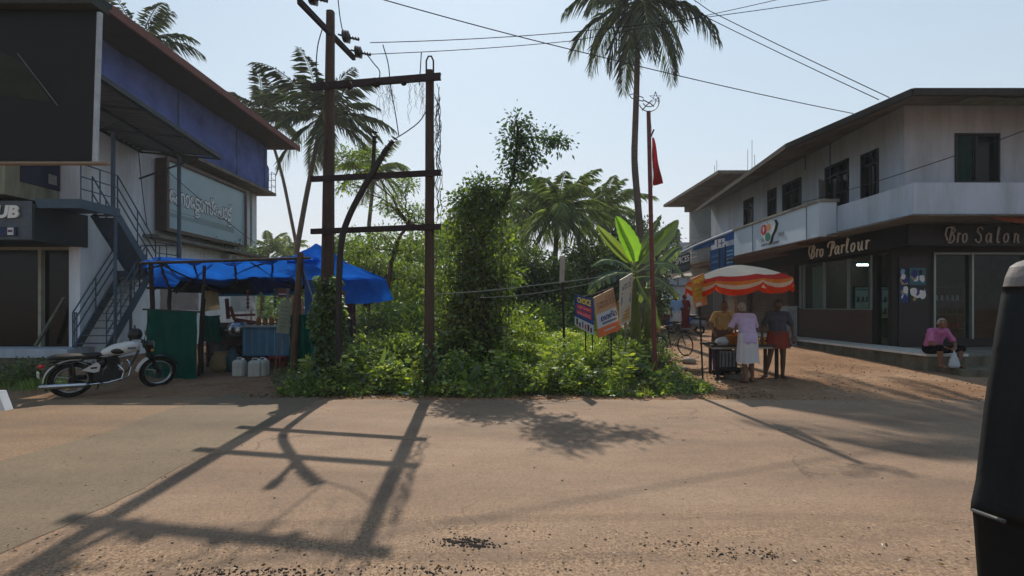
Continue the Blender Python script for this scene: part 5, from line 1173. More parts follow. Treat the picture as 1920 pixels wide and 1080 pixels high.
    for sy in (-1, 1):
        mb = MB(M); pts = [(.12, .52), (.34, .66), (.39, .6), (.37, .48), (.30, .46)]; k = len(pts)
        mb.v = []; mb.add([(x, sy*.135, z) for x, z in pts]+[(x, sy*.10, z) for x, z in pts], [tuple(range(k)), tuple(range(2*k-1, k-1, -1))]+[(i, i+k, (i+1) % k+k, (i+1) % k) for i in range(k)])
        sp_ = P('side_panel', mb, WP); P('panel_badge', MB(M).box((.24, sy*.136, .54), (.34, sy*.139, .57)), BL, sp_)
    P('air_box', MB(M).ball((.42, 0, .62), .1, 10, 7, (.9, 1.1, 1)), BL, sm=True)
    ex = P('exhaust', MB(M).tube([(.66, -.1, .58), (.76, -.13, .45), (.72, -.15, .3), (.5, -.16, .25), (.3, -.17, .25), (.22, -.17, .25)], .02, 8).tube([(.22, -.17, .25), (.16, -.17, .25), (-.28, -.18, .28), (-.42, -.18, .29), (-.47, -.18, .29)], [.025, .046, .048, .04, .02], 12), CR, sm=True)
    # fork, headlight, bars
    for sy in (-1, 1):
        P('fork_leg', MB(M).tube([(1.37, sy*.075, .33), (1.25, sy*.075, .62), (1.12, sy*.075, .95)], [.026, .03, .024], 8), BL); P('shock_absorber', MB(M).tube([(.02, sy*.13, .36), (-.02, sy*.13, .66)], [.03, .03], 8), BL)
        mb = MB(M).tube([(1.09, sy*.05, 1.0), (1.05, sy*.2, 1.08), (.98, sy*.34, 1.07)], .012, 6); hb = P('handlebar', mb, CR); P('grip', MB(M).tube([(1.0, sy*.29, 1.075), (.95, sy*.39, 1.06)], .018, 8), BL, hb)
        mb = MB(M).tube([(1.02, sy*.27, 1.08), (1.03, sy*.33, 1.2)], .006, 5).lathe([(.0, 0), (.05, 0), (.05, .012), (0, .014)], (1.02, sy*.34, 1.24), 12, 'X'); P('mirror', mb, BL)
        P('turn_signal', MB(M).ball((1.2, sy*.17, .84), .03, 8, 6), pmtxt('amber lens', 'b5742c'), sm=True)
    hl = P('headlight', MB(M).lathe([(.0, -.14), (.06, -.12), (.095, -.04), (.1, .03)], (1.21, 0, .93), 18, 'X'), BL, sm=True); P('headlight_lens', MB(M).lathe([(.1, .03), (.07, .055), (0, .065)], (1.21, 0, .93), 18, 'X'), pm('lamp lens', 'a8b4b8', .1, var=.05), hl, True)
    P('chain_cover', MB(M).box((.02, .10, .28), (.45, .12, .38)), BL); P('foot_peg', MB(M).cyl((.4, -.26, .28), (.4, .26, .28), .014, 8), BL); P('kick_lever', MB(M).tube([(.42, -.13, .4), (.44, -.17, .52), (.50, -.18, .6)], .01, 6), CR)
    P('side_stand', MB(M).tube([(.42, .12, .26), (.45, .24, .05), (.42, .28, .01)], .011, 6), BL); P('crash_guard', MB(M).tube([(.85, -.05, .62), (.84, -.26, .55), (.8, -.28, .38), (.7, -.12, .25)], .013, 6).tube([(.85, .05, .62), (.84, .26, .55), (.8, .28, .38), (.7, .12, .25)], .013, 6), CR)
    return t
ra = Vector((-8.32, 9.05, 0.0)); fa = Vector((-7.42, 10.25, .03))
motorcycle((ra.x, ra.y, 0.0), math.atan2(fa.y-ra.y, fa.x-ra.x), R(8), 'white and black motorcycle with long chrome exhaust leaning beside the green screen')
HM = item('helmet', MB().lathe([(.09, -.1), (.12, -.04), (.125, .02), (.10, .09), (.05, .125), (0, .13)], (-7.72, 9.83, 1.13), 16), pm('black helmet shell', '14181c', .3), 'black helmet hung on the motorcycle mirror', 'helmet', (-7.72, 9.83, 1.05), True)

# scooter far down the lane, bicycle by the banana plant
def wheel(mb, c, r, M=None): mb.torus(c, r, r*.09, 24, 6)
def bicycle(loc, yaw, label):
    t = thing('bicycle', loc, label, 'bicycle'); M = Matrix.Translation(Vector(loc)) @ Matrix.Rotation(yaw, 4, 'Z') @ Matrix.Rotation(R(-6), 4, 'X'); K = pm('black bicycle frame', '1a1a1b', .5)
    for x in (0, 1.08):
        w_ = MB(M).torus((x, 0, .34), .32, .02, 28, 6).build('wheel', pm('tyre rubber', '141312'), t, smooth=True); sp = MB(M)
        for k in range(14): a = k*.449; sp.tube([(x, 0, .34), (x+.32*math.cos(a), 0, .34+.32*math.sin(a))], .003, 3)
        sp.build('spokes', pm('chrome', 'b9bec4'), w_)
    MB(M).tube([(0, 0, .34), (.38, 0, .82), (.9, 0, .82), (.46, 0, .3), (0, 0, .34)], .016, 6).tube([(.38, 0, .86), (.46, 0, .3)], .016, 6).tube([(1.08, 0, .34), (.9, 0, .82), (.87, 0, .98)], .016, 6).build('frame', K, t)
    MB(M).ball((.36, 0, .92), .1, 10, 6, (1.3, .7, .4)).build('saddle', K, t, smooth=True); MB(M).tube([(.75, -.26, 1.02), (.87, -.1, 1.0), (.87, .1, 1.0), (.75, .26, 1.02)], .013, 6).build('handlebar', K, t)
    MB(M).torus((.46, 0, .3), .09, .006, 18, 5).tube([(.46, -.04, .3), (.46, -.04, .14)], .01, 5).build('pedals', K, t); MB(M).box((-.2, -.07, .72), (.25, .07, .735)).build('carrier', K, t)
    return t
bb = G(1238, 14.2); bicycle((bb.x, bb.y, bb.z), R(28), 'old black bicycle parked among plants beside the banana clump')
c = G(1233, 13.6); item('pink_cup', MB().lathe([(0, 0), (.05, 0), (.085, .2), (.09, .2), (.08, .19), (.045, .02), (0, .02)], (c.x, 13.6, .98), 12), pm('pink plastic', 'c77f88', .5), 'pink plastic tumbler on a stake beside the bicycle', 'tumbler', (c.x, 13.6, .98), True)
item('stake', MB().tube([c, V(c.x, 13.6, .98)], .02, 6), WOOD, 'short wooden stake holding the pink tumbler', 'stake', c)
def scooter(loc, yaw, label, colr):
    t = thing('scooter', loc, label, 'scooter'); M = Matrix.Translation(Vector(loc)) @ Matrix.Rotation(yaw, 4, 'Z'); K = pm('scooter '+colr, colr, .35)
    for x in (0, 1.2): MB(M).torus((x, 0, .22), .17, .05, 20, 8).build('wheel', pm('tyre rubber', '141312'), t, smooth=True)
    MB(M).ball((.05, 0, .52), .26, 14, 9, (1.5, .7, .7)).build('rear_body', K, t, smooth=True); MB(M).box((.3, -.16, .22), (.95, .16, .28)).build('footboard', K, t)
    MB(M).tube([(1.0, 0, .28), (.98, 0, .6), (.92, 0, .95)], [.2, .2, .1], 12).build('front_shield', K, t, smooth=True); MB(M).ball((0, 0, .74), .2, 12, 7, (1.8, .7, .35)).build('seat', pm('black seat vinyl', '151413'), t, smooth=True)
    MB(M).tube([(.85, -.3, 1.02), (.92, 0, .98), (.85, .3, 1.02)], .02, 6).build('handlebar', pm('black enamel', '0e0f10'), t); MB(M).ball((1.0, 0, .95), .07, 8, 6).build('headlight', pm('lamp lens', 'a8b4b8'), t, smooth=True)
    MB(M).ball((1.2, 0, .36), .2, 12, 7, (1, .5, .45)).build('front_fender', K, t, smooth=True); MB(M).tube([(.85, -.3, 1.02), (.88, -.34, 1.2)], .006, 5).ball((.88, -.34, 1.22), .05, 8, 5, (.2, 1, .8)).build('mirror', pm('black enamel', '0e0f10'), t)
    return t
c = G(1312, 21.5); scooter(c, R(150), 'grey scooter parked down the lane behind the vendor', '7d7f86')
c = G(1300, 23.5); scooter(c, R(140), 'blue scooter half hidden behind the grey one', '2c5fa8')

# ================================================================ FRUIT STALL UNDER THE UMBRELLA
g0 = gz(5, 11)
CT = thing('vendor_cart', (5.2, 11, g0), 'wooden vendor cart table under the striped umbrella', 'cart')
TB = [(4.48, 10.72), (6.3, 10.86), (6.42, 11.75), (4.66, 11.65)]; zt = .80
MB().hexa([(x, y, zt-.05) for x, y in TB]+[(x, y, zt) for x, y in TB]).build('table_top', pm('worn grey wood', 'a0968a', .8, var=.3, scale=4, stretch=(.4, 4, 1)), CT)
mb = MB()
for a, b in ((0, 1), (1, 2), (2, 3), (3, 0)): mb.beam((*TB[a], zt+.02), (*TB[b], zt+.02), .05, .05)
mb.build('edge_rail', pm('dark greasy wood', '3d352f', .7), CT)
for x, y in ((4.62, 10.78), (6.02, 10.92), (6.15, 11.66), (4.78, 11.57)): MB().beam((x, y, g0-.05), (x, y, zt-.05), .06, .06, (0, 1, 0)).build('leg', WOODD, CT)
MB().beam((4.4, 11.2, zt+.04), (4.6, 10.75, zt+.06), .05, .04).build('handle', WOODD, CT)
for x, y in ((4.72, 10.75), (4.62, 11.3)):
    MB().torus((0, 0, 0), .24, .03, 24, 6).build('dummy', WOODD) if 0 else None
wh = MB(Matrix.Translation(V(4.86, 10.9, g0+.17)) @ Matrix.Rotation(R(72), 4, 'X')); wh.torus((0, 0, 0), .26, .055, 26, 8); item('old_tyre', wh, pm('tyre rubber', '141312'), 'worn black tyre lying under the left end of the vendor cart', 'tyre', (4.72, 10.55, g0), True)
S = thing('drum', (4.74, 10.75, g0+.25), 'square grey metal bin under the left end of the vendor cart', 'bin')
MB().box((4.7, 10.86, g0+.24), (5.1, 11.25, zt-.1)).build('body', pm('dull grey tin', '8a8b88', .5, .3, dirt='3d3630'), S)
mb = MB()
for k in range(5): mb.box((4.73+k*.08, 10.84, g0+.28), (4.75+k*.08, 10.86, zt-.14))
mb.build('ribs', pm('dull dark tin', '3a3a3a', .5), S)
c4 = [V(4.58, 10.8, g0+.15), V(4.66, 11.1, g0+.15), V(4.64, 11.1, zt-.08), V(4.56, 10.8, zt-.08)]
item('hanging_cloth', MB().grid(lambda u, v: bil(c4, u, v)+V(.03*math.sin(u*20), 0, 0), 12, 4), clothm('violet cloth', '5c4a6a', .2), 'faded violet cloth hanging at the left side of the cart', 'cloth', (4.5, 10.5, g0))
random.seed(14)
def bag(c, s, label, mat, name='plastic_bag'):
    me = MB().ball(c, s, 18, 12, (1.2, 1, .62)); me.v = [tuple(Vector(p)+Vector((1, 1, .6))*.25*s*noise.noise(Vector(p)*9/s*.35)) for p in me.v]; return item(name, me, mat, label, 'bag' if 'bag' in name else name.replace('_', ' '), (c[0], c[1], c[2]-s*.6), True)
PB = clothm('white plastic', 'c3c8cc', .3, .08, 9)
bag((4.88, 11.05, zt+.10), .16, 'crumpled white plastic bag, left one on the cart top', PB); bag((5.12, 11.2, zt+.09), .14, 'crumpled white plastic bag, right one on the cart top', PB)
FR_ = pm('orange fruit', 'd0701c', .5, var=.1); YL = pm('yellow fruit', 'd8a52c', .5, var=.1)
def basket(x, y, r, h, col, lab, fruit, flab, nf):
    b = thing('basket', (x, y, zt), lab, 'basket'); MB().lathe([(0, 0), (r*.8, 0), (r, h), (r*1.05, h), (r*.97, h*.96), (r*.76, .015), (0, .015)], (x, y, zt+.003), 22).build('bowl', pm('basket '+col, col, .7, var=.3, scale=20, bmp=.5), b, smooth=True); MB().torus((x, y, zt+h), r*1.03, .014, 24, 6, 'Z').build('rim', pm('basket '+col, col), b)
    for k in range(nf):
        a = k*2.4; q_ = r*.75*math.sqrt((k % 7)/7); fx, fy, fz = x+q_*math.cos(a), y+q_*math.sin(a), zt+h*.8+.045*(1 if k < 7 else 2.0)
        o = item('fruit', MB().ball((fx, fy, fz), .042, 10, 7, (1, 1, .92)), fruit, flab, 'fruit', (fx, fy, fz-.04), True, flab)
basket(5.08, 10.93, .19, .24, 'a8682c', 'deep orange brown basket left of the customer on the cart', FR_, 'round orange fruit heaped in the brown basket', 10)
basket(5.75, 11.1, .17, .07, 'b58a3a', 'shallow yellow basket on the right part of the cart', YL, 'round yellow fruit heaped in the shallow basket', 11)
item('green_bottle', MB().lathe([(0, 0), (.045, 0), (.045, .2), (.015, .28), (.015, .32), (0, .32)], (5.5, 11.2, zt+.003), 12), pm('green glass', '1f6a58', .2), 'green bottle standing behind the yellow basket', 'bottle', (5.5, 11.2, zt), True)
item('steel_tumbler', MB().lathe([(0, 0), (.035, 0), (.045, .12), (.04, .12), (.03, .01)], (6.0, 11.0, zt+.003), 12), pm('steel', '9aa0a2'), 'small steel tumbler near the right end of the cart', 'tumbler', (6.0, 11.0, zt), True)
item('cardboard_box', MB().box((5.0, 10.9, g0-.02), (5.4, 11.2, g0+.2)).panel([V(5.0, 10.9, g0+.2), V(5.4, 10.9, g0+.2), V(5.42, 10.78, g0+.27), V(5.02, 10.78, g0+.27)], .008), pm('crushed cardboard', 'a58c72', .85, var=.2), 'crushed pale cardboard box under the vendor cart', 'box', (5.2, 11, g0))
# umbrella
UC = V(5.12, 11.0, 2.65); UB = thing('market_umbrella', (UC.x, UC.y, g0), 'big striped market umbrella, white above with red and orange scalloped edge', 'umbrella')
MB().tube([(UC.x, UC.y, g0), (UC.x, UC.y, UC.z-.03)], .024, 8).build('pole', pm('brownish pole', '8a6a54', .6), UB); MB().lathe([(0, 0), (.25, 0), (.25, .1), (.05, .12)], (UC.x, UC.y, g0), 16).build('base', GREYC, UB)
tilt = Matrix.Translation(UC) @ Matrix.Rotation(R(-3), 4, 'Y')
def canopy(r0, r1, nm, mat, drop=None):
    mb = MB(tilt); NA = 96; NR = 10; vs = []; fs = []
    for i in range(NR+1):
        rr = r0+(r1-r0)*i/NR
        for k in range(NA):
            a = 2*math.pi*k/NA; s = abs(math.sin(a*4)); rad = rr*(1.0-.045*s*rr/1.15)
            z = -.36*(rr/1.15)**1.6-.035*s*(rr/1.15)*1.2+.01*noise.noise(V(rr*5, a*5, 1))
            vs.append((rad*math.cos(a), rad*math.sin(a), z))
    for i in range(NR):
        for k in range(NA): a = i*NA+k; b = i*NA+(k+1) % NA; fs.append((a, b, b+NA, a+NA))
    mb.add(vs, fs); return mb.build(nm, mat, UB, smooth=True)
canopy(.0, .93, 'white_canopy', clothm('white canvas', 'e6dfd0', .5, .06)); canopy(.93, 1.15, 'red_canopy_band', clothm('red canvas', 'b83a34', .45, .1))
def val(v0, v1, nm, mat):
    mb = MB(tilt); NA = 192; vs = []; fs = []
    for i in range(5):
        t = v0+(v1-v0)*i/4
        for k in range(NA):
            a = 2*math.pi*k/NA; s = abs(math.sin(a*4)); rad = 1.15*(1-.045*s)+.02*t+.008*math.sin(a*40)
            z0 = -.36-.035*s*1.2; hgt = .13+.16*s**.5; vs.append((rad*math.cos(a), rad*math.sin(a), z0-t*hgt))
    for i in range(4):
        for k in range(NA): a = i*NA+k; b = i*NA+(k+1) % NA; fs.append((a, b, b+NA, a+NA))
    mb.add(vs, fs); mb.build(nm, mat, UB, smooth=True)
val(0, .28, 'valance_orange_band', clothm('amber canvas', 'd9823a', .5)); val(.28, .58, 'valance_pale_band', clothm('pale canvas', 'd8bfa8', .5)); val(.58, 1, 'valance_red_band', clothm('orange red canvas', 'd8401c', .5))
mb = MB(tilt)
for k in range(8): a = k*math.pi/4; mb.tube([(0, 0, -.02), (.6*math.cos(a), .6*math.sin(a), -.15), (1.13*math.cos(a), 1.13*math.sin(a), -.37)], .006, 4)
mb.build('ribs', ALU, UB)

# ================================================================ FOREGROUND VEHICLE PART
vb = V(1.25, 1.1, .6)
VP = thing('vehicle_door', (1.2, 1.0, .5), 'dark padded vehicle side panel with a grey rounded top filling the right edge', 'vehicle')
def prof(py, table):
    for (a, b), (c, d) in zip(table[:-1], table[1:]):
        if a <= py <= c: return b+(d-b)*(py-a)/(c-a)
    return table[-1][1]
LT = [(486, 1925), (492, 1906), (500, 1893), (520, 1884), (545, 1878), (640, 1862), (760, 1845), (900, 1829), (948, 1819), (985, 1822), (1080, 1829), (1300, 1845)]
def vpanel(y0, y1, off, nm, mat, n=30):
    mb = MB(); vs = []; fs = []; K = 14
    for i in range(n+1):
        py = y0+(y1-y0)*i/n; l = W(prof(py, LT), py, 1.0)
        for k in range(K+1):
            a = k/K*math.pi*.5; vs.append((l.x+off+.16*(1-math.cos(a)), 1.0+.0+(-.10*math.sin(a)), l.z))
        vs.append((l.x+.6, .90-.0, l.z)); vs.append((l.x+.6, 1.15, l.z)); vs.append((l.x*1.15+.05, 1.15, l.z))
    m_ = K+4
    for i in range(n):
        for k in range(m_): a = i*m_+k; b = i*m_+(k+1) % m_; fs.append((a, b, b+m_, a+m_))
    fs += [tuple(range(m_)), tuple(n*m_+k for k in range(m_))]
    mb.add(vs, fs); return mb.build(nm, mat, VP, smooth=True)
vpanel(486, 538, .0, 'grey_top', pm('grey vinyl', '6f6b6a', .55, var=.1, scale=12)); vpanel(538.5, 956, .0, 'padded_side', pm('black vinyl', '0e1315', .75, var=.25, scale=8, dirt='2f3436', dirt_amt=.4)); vpanel(957, 1300, .004, 'lower_side', pm('black vinyl lower', '0a0d0f', .75, var=.2))
sm = [W(prof(955, LT)+4+60*t_, 956+22*t_, 1.0-.1*math.sin(t_*1.57)) for t_ in [k/10 for k in range(11)]]
MB().tube(sm, .004, 6).build('piping', pm('worn grey piping', '3a3f42', .6), VP)
MB().tube([p+V(0, 0, .43) for p in sm[:1]]+[W(prof(538, LT)+k*8, 538+k*1.0, .985-.004*k) for k in range(8)], .003, 6).build('top_seam', pm('worn grey piping', '3a3f42'), VP) if 0 else None
c = W(-4, 752, 3.0); item('white_marker', MB().hexa([c+V(-.15, 0, -.06), c+V(.045, 0, -.06), c+V(.045, .05, -.06), c+V(-.15, .05, -.06), c+V(-.15, 0, .06), c+V(.0, 0, .06), c+V(0, .05, .06), c+V(-.15, .05, .06)]).beam(c+V(-.12, .02, -.05), V(c.x-.12, 3.02, 0), .03, .03, (0, 1, 0)), pmtxt('white plate', 'c6cad0'), 'corner of a small white plate at the left edge of the picture', 'sign', (c.x-.12, 3, 0))

# ================================================================ PEOPLE
def remesh(mb_list, voxel, name, mat, parent, smooth_it=2):
    """join closed shapes and fuse them into one continuous surface"""
    mb = MB()
    for m in mb_list: n = len(mb.v); mb.v += m.v; mb.f += [tuple(i+n for i in f) for f in m.f]
    me = bpy.data.meshes.new(name); me.from_pydata(mb.v, [], mb.f); me.update()
    ob = bpy.data.objects.new('tmp', me); COL.objects.link(ob)
    r = ob.modifiers.new('r', 'REMESH'); r.mode = 'VOXEL'; r.voxel_size = voxel; r.use_smooth_shade = True
    s = ob.modifiers.new('s', 'SMOOTH'); s.factor = .5; s.iterations = smooth_it
    me2 = bpy.data.meshes.new_from_object(ob.evaluated_get(bpy.context.evaluated_depsgraph_get()))
    bpy.data.objects.remove(ob); me2.materials.clear()
    return link(name, me2, mat, parent, smooth=True)
def cap(a, b, ra, rb, M, n=12, flat=None):
    a, b = Vector(a), Vector(b); d = (b-a); L_ = max(d.length, 1e-4); d /= L_; ts = []; 
    for k in range(5): an = math.pi/2*(k/4); ts.append((-ra*math.cos(an), ra*math.sin(an), 0))
    pts = []; rr = []
    for k in range(5): an = math.pi/2*k/4; pts.append(a-d*ra*math.cos(an)); rr.append(max(ra*math.sin(an), 1e-3))
    for k in range(5): an = math.pi/2*k/4; pts.append(b+d*rb*math.sin(an)); rr.append(max(rb*math.cos(an), 1e-3))
    return MB(M).tube(pts, rr, n)
SKIN = pm('brown skin', '72503c', .6, var=.12, scale=8, bmp=.03); SKD = pm('dark brown skin', '58402f', .6, var=.12, scale=8, bmp=.03)
def ell(c, r, M, n=16, m=12): return MB(M).ball(c, 1, n, m, r)
def hand(mbs, wr, dr, M, side, curl=.6):
    """palm, four fingers and a thumb continuing the forearm direction dr"""
    wr = Vector(wr); d = Vector(dr).normalized(); s = d.cross(Vector((0, 0, 1)));  s = s.normalized() if s.length > .2 else Vector((0, 1, 0)); s = s*side; nrm = d.cross(s).normalized()
    if nrm.z > 0: nrm = -nrm
    pc = wr+d*.05
    for k in range(4): mbs.append(cap(wr+s*(-.024+.016*k), wr+d*.085+s*(-.03+.02*k), .013, .012, M, 8))
    for k, l in enumerate((.062, .074, .07, .055)):
        b = wr+d*.088+s*(-.03+.02*k); m_ = b+(d*math.cos(curl*.6)+nrm*math.sin(curl*.6))*l*.5; e_ = m_+(d*math.cos(curl*1.5)+nrm*math.sin(curl*1.5))*l*.5
        mbs.append(cap(b, m_, .0095, .0088, M, 7)); mbs.append(cap(m_, e_, .0088, .0075, M, 7))
    t0 = wr+d*.03-s*.03; t1 = t0+(d*.5-s*.75+nrm*.4).normalized()*.035; t2 = t1+(d*.8-s*.2+nrm*.5).normalized()*.03
    mbs.append(cap(t0, t1, .012, .0105, M, 7)); mbs.append(cap(t1, t2, .0105, .009, M, 7))
def foot(mbs, an, toe, M):
    an, toe = Vector(an), Vector(toe); d = (toe-an); d.z = 0; d.normalize(); s = V(-d.y, d.x, 0)
    mbs.append(cap(an+V(0, 0, -.035)-d*.03, an+d*.10+V(0, 0, -.045), .038, .034, M)); mbs.append(cap(an+d*.06+s*.012+V(0, 0, -.05), an+d*.15+s*.012+V(0, 0, -.058), .03, .02, M))
    for k in range(5): p = an+d*(.15-.008*abs(k-1))+s*(-.03+.016*k)+V(0, 0, -.062); mbs.append(cap(p, p+d*(.03-.004*k), .0105-.0012*k, .009-.001*k, M, 7))
def person(loc, yaw, J, label, skin, shirt, lower, hair, sleeve='short', lower_kind='lungi', sex='m', hem=.45, build=.96, group=None, headyaw=0, headpitch=0, bald=False, shirtlen=0, moustache=False, sc=1.07):
    """J: joint dict in local metres; x = own left... figure faces +Y locally"""
    M = Matrix.Translation(Vector(loc)) @ Matrix.Rotation(yaw, 4, 'Z'); t = thing('person', loc, label, 'person', group)
    j = {k: Vector(v) for k, v in J.items()}; B = []; b = build
    B.append(cap(j['pelvis']+V(-.06, 0, 0), j['pelvis']+V(.06, 0, 0), .105*b, .105*b, M)); B.append(cap(j['pelvis'], j['chest'], .10*b, .10*b, M)); B.append(cap(j['chest']+(j['shl']-j['shr'])*-.2, j['chest']+(j['shl']-j['shr'])*.2, .085*b, .085*b, M)); B.append(cap(j['shl']*.85+j['shr']*.15, j['shr']*.85+j['shl']*.15, .045*b, .045*b, M)); B.append(cap(j['chest'], j['neck']-V(0, 0, .05), .07, .05, M))
    B.append(cap(j['neck'], j['head']-V(0, 0, .05), .052, .048, M))
    HM_ = M @ Matrix.Translation(j['head']) @ Matrix.Rotation(headyaw, 4, 'Z') @ Matrix.Rotation(-headpitch, 4, 'X')
    B.append(ell((0, 0, .02), (.075, .092, .10), HM_)); B.append(ell((0, .022, -.045), (.058, .07, .075), HM_)); B.append(ell((0, .055, -.095), (.028, .028, .025), HM_, 10, 8))
    B.append(MB(HM_).tube([(0, .085, .03), (0, .10, .0), (0, .115, -.022), (0, .085, -.035)], [.006, .011, .017, .009], 8)); B.append(cap((-.014, .1, -.026), (.014, .1, -.026), .009, .009, HM_, 7))
    B.append(cap((-.022, .084, -.058), (.022, .084, -.058), .008, .008, HM_, 7)); B.append(cap((-.02, .082, -.070), (.02, .082, -.070), .009, .009, HM_, 7)); B.append(cap((-.045, .075, .032), (.045, .075, .032), .012, .012, HM_, 7))
    for sx in (-1, 1): B.append(ell((sx*.079, -.005, -.01), (.009, .02, .033), HM_, 8, 8)); B.append(ell((sx*.045, .065, -.02), (.018, .018, .018), HM_, 8, 6))
    for s in ('l', 'r'):
        B.append(cap(j['sh'+s], j['el'+s], .046*b, .037*b, M)); B.append(cap(j['el'+s], j['wr'+s], .037*b, .025, M)); hand(B, j['wr'+s], j.get('hd'+s, j['wr'+s]-j['el'+s]), M, 1 if s == 'l' else -1, .7)
        B.append(cap(j['hip'+s], j['kn'+s], .082*b, .055*b, M)); B.append(cap(j['kn'+s], j['kn'+s].lerp(j['an'+s], .35), .052*b, .052*b, M)); B.append(cap(j['kn'+s].lerp(j['an'+s], .3), j['an'+s], .053*b, .034, M)); foot(B, j['an'+s], j['to'+s], M)
    remesh(B, .0085, 'body', skin, t, 2)
    for sx in (-1, 1):
        eb = MB(HM_).ball((sx*.03, .082, .010), .012, 8, 6, (1.1, .6, .75)).build('eye', pmtxt('eye white', 'b8b0a4'), t, smooth=True); MB(HM_).ball((sx*.03, .0885, .010), .0055, 8, 6, (1, .5, 1)).build('iris', T_BLK, eb, smooth=True)
        MB(HM_).tube([(sx*.014, .092, .030), (sx*.03, .092, .036), (sx*.048, .082, .030)], .0045, 5).build('eyebrow', hair, t)
    if moustache: MB(HM_).tube([(-.03, .09, -.052), (0, .1, -.046), (.03, .09, -.052)], [.005, .009, .005], 6).build('moustache', hair, t, smooth=True)
    # hair as a fitted cap
    mb = MB(HM_); vs = []; fs = []; NA, NR = 26, 9
    for i in range(NR+1):
        for k in range(NA):
            a = 2*math.pi*k/NA; fr = math.sin(a)   # +1 front
            lim = R(62) if fr > .35 else R(118) if fr < -.2 else R(92)
            th0 = R(35) if bald else 0; th = th0+(lim-th0)*i/NR; nn = 1.06+.05*noise.noise(V(k*.8, i*.9, j['head'].x*9))
            vs.append((.078*nn*math.sin(th)*math.cos(a), .095*nn*math.sin(th)*math.sin(a)-.004, .02+.103*nn*math.cos(th)))
    for i in range(NR):
        for k in range(NA): a = i*NA+k; c_ = i*NA+(k+1) % NA; fs.append((a, c_, c_+NA, a+NA))
    mb.add(vs, fs); mb.build('hair', hair, t, smooth=True)
    if sex == 'f': MB(HM_).ball((0, -.11, -.02), .05, 12, 8).build('hair_bun', hair, t, smooth=True)
    # shirt
    Sx = []; pe = j['pelvis'].lerp(j['chest'], .05-shirtlen)
    Sx.append(cap(pe+V(-.05, 0, 0)*b, j['chest']+V(-.06, 0, 0), .118*b, .115*b, M)); Sx.append(cap(pe+V(.05, 0, 0)*b, j['chest']+V(.06, 0, 0), .118*b, .115*b, M)); Sx.append(cap(j['shl']*.9+j['shr']*.1, j['shr']*.9+j['shl']*.1, .068*b, .068*b, M)); Sx.append(cap(j['chest'], j['neck']-V(0, 0, .075), .11*b, .085*b, M)); Sx.append(cap(j['chest']+(j['shl']-j['shr'])*-.2, j['chest']+(j['shl']-j['shr'])*.2, .118*b, .118*b, M))
    for s in ('l', 'r'):
        if sleeve == 'short': Sx.append(MB(M).tube([j['sh'+s], j['sh'+s].lerp(j['el'+s], .5), j['sh'+s].lerp(j['el'+s], .88)], [.064*b, .060*b, .062*b], 12)); Sx.append(cap(j['sh'+s], j['sh'+s].lerp(j['el'+s], .3), .062*b, .06*b, M))
        else: Sx.append(cap(j['sh'+s], j['el'+s], .066*b, .056*b, M)); Sx.append(MB(M).tube([j['el'+s], j['wr'+s].lerp(j['el'+s], .06)], [.055, .044], 12))
    so_ = remesh(Sx, .013, 'shirt', shirt, t, 3)
    for v_ in so_.data.vertices:      # wrinkles
        v_.co += v_.normal*(.009*noise.noise(v_.co*9)+.005*noise.noise(v_.co*23))
    # collar
    MB(M).torus(j['neck']+V(0, .005, .005), .062, .014, 20, 6, 'Z').build('collar', shirt, t, smooth=True)
    # lower garment
    wz = j['pelvis'].z+.08
    if lower_kind == 'lungi':
        mb = MB(M); NA = 72; NR = 16; vs = []; fs = []; ph = loc[0]
        for i in range(NR+1):
            tt = i/NR; z = wz+(hem-wz)*tt
            def lx(h_, k_, a_):
                return h_.lerp(k_, min(1, max(0, (h_.z-z)/max(.01, h_.z-k_.z)))) if z > k_.z else k_.lerp(a_, min(1, (k_.z-z)/max(.01, k_.z-a_.z)))
            L1, R1 = lx(j['hipl'], j['knl'], j['anl']), lx(j['hipr'], j['knr'], j['anr']); cx_, cy_ = (L1.x+R1.x)/2, (L1.y+R1.y)/2
            hx = abs(L1.x-R1.x)/2+.095*b+.02*tt+.02; hy = abs(L1.y-R1.y)/2+.115*b+.03*tt
            for k in range(NA):
                a = 2*math.pi*k/NA; fd = 1+(.015+.05*tt)*math.sin(a*11+ph+2*math.sin(a*2))+.02*tt*math.sin(a*23+1)
                vs.append((cx_+hx*fd*math.cos(a), cy_+hy*fd*math.sin(a), z+.012*tt*math.sin(a*3+ph)))
        for i in range(NR):
            for k in range(NA): a = i*NA+k; c_ = i*NA+(k+1) % NA; fs.append((a, c_, c_+NA, a+NA))
        mb.add(vs, fs); mb.build('lungi' if sex == 'm' else 'long_skirt', lower, t, smooth=True)
    else:
        Sx = [cap(j['pelvis']+V(-.05, 0, 0), j['pelvis']+V(.05, 0, 0), .135*b, .135*b, M)]
        for s in ('l', 'r'): Sx.append(cap(j['hip'+s], j['kn'+s], .10*b, .085, M)); Sx.append(MB(M).tube([j['kn'+s], j['kn'+s].lerp(j['an'+s], hem)], [.075, .07], 12)) if hem else None
        remesh([x for x in Sx if x], .013, 'lower_cloth', lower, t, 3)
    t.scale = (sc, sc, sc); return t
def stand(**k):
    J = dict(pelvis=(0, 0, .93), chest=(0, .0, 1.24), neck=(0, .0, 1.42), head=(0, .03, 1.555), shl=(.175, 0, 1.375), shr=(-.175, 0, 1.375), ell=(.225, -.03, 1.10), elr=(-.225, -.03, 1.10), wrl=(.235, .06, .87), wrr=(-.235, .06, .87),
             hipl=(.085, 0, .90), hipr=(-.085, 0, .90), knl=(.10, .02, .49), knr=(-.10, .02, .49), anl=(.105, -.02, .085), anr=(-.105, -.02, .085), tol=(.13, .1, 0), tor=(-.13, .1, 0)); J.update(k); return J
HB = pm('black hair', '15120f', .7, var=.3, scale=30); HG = pm('grey hair', '8e8982', .8, var=.35, scale=30)
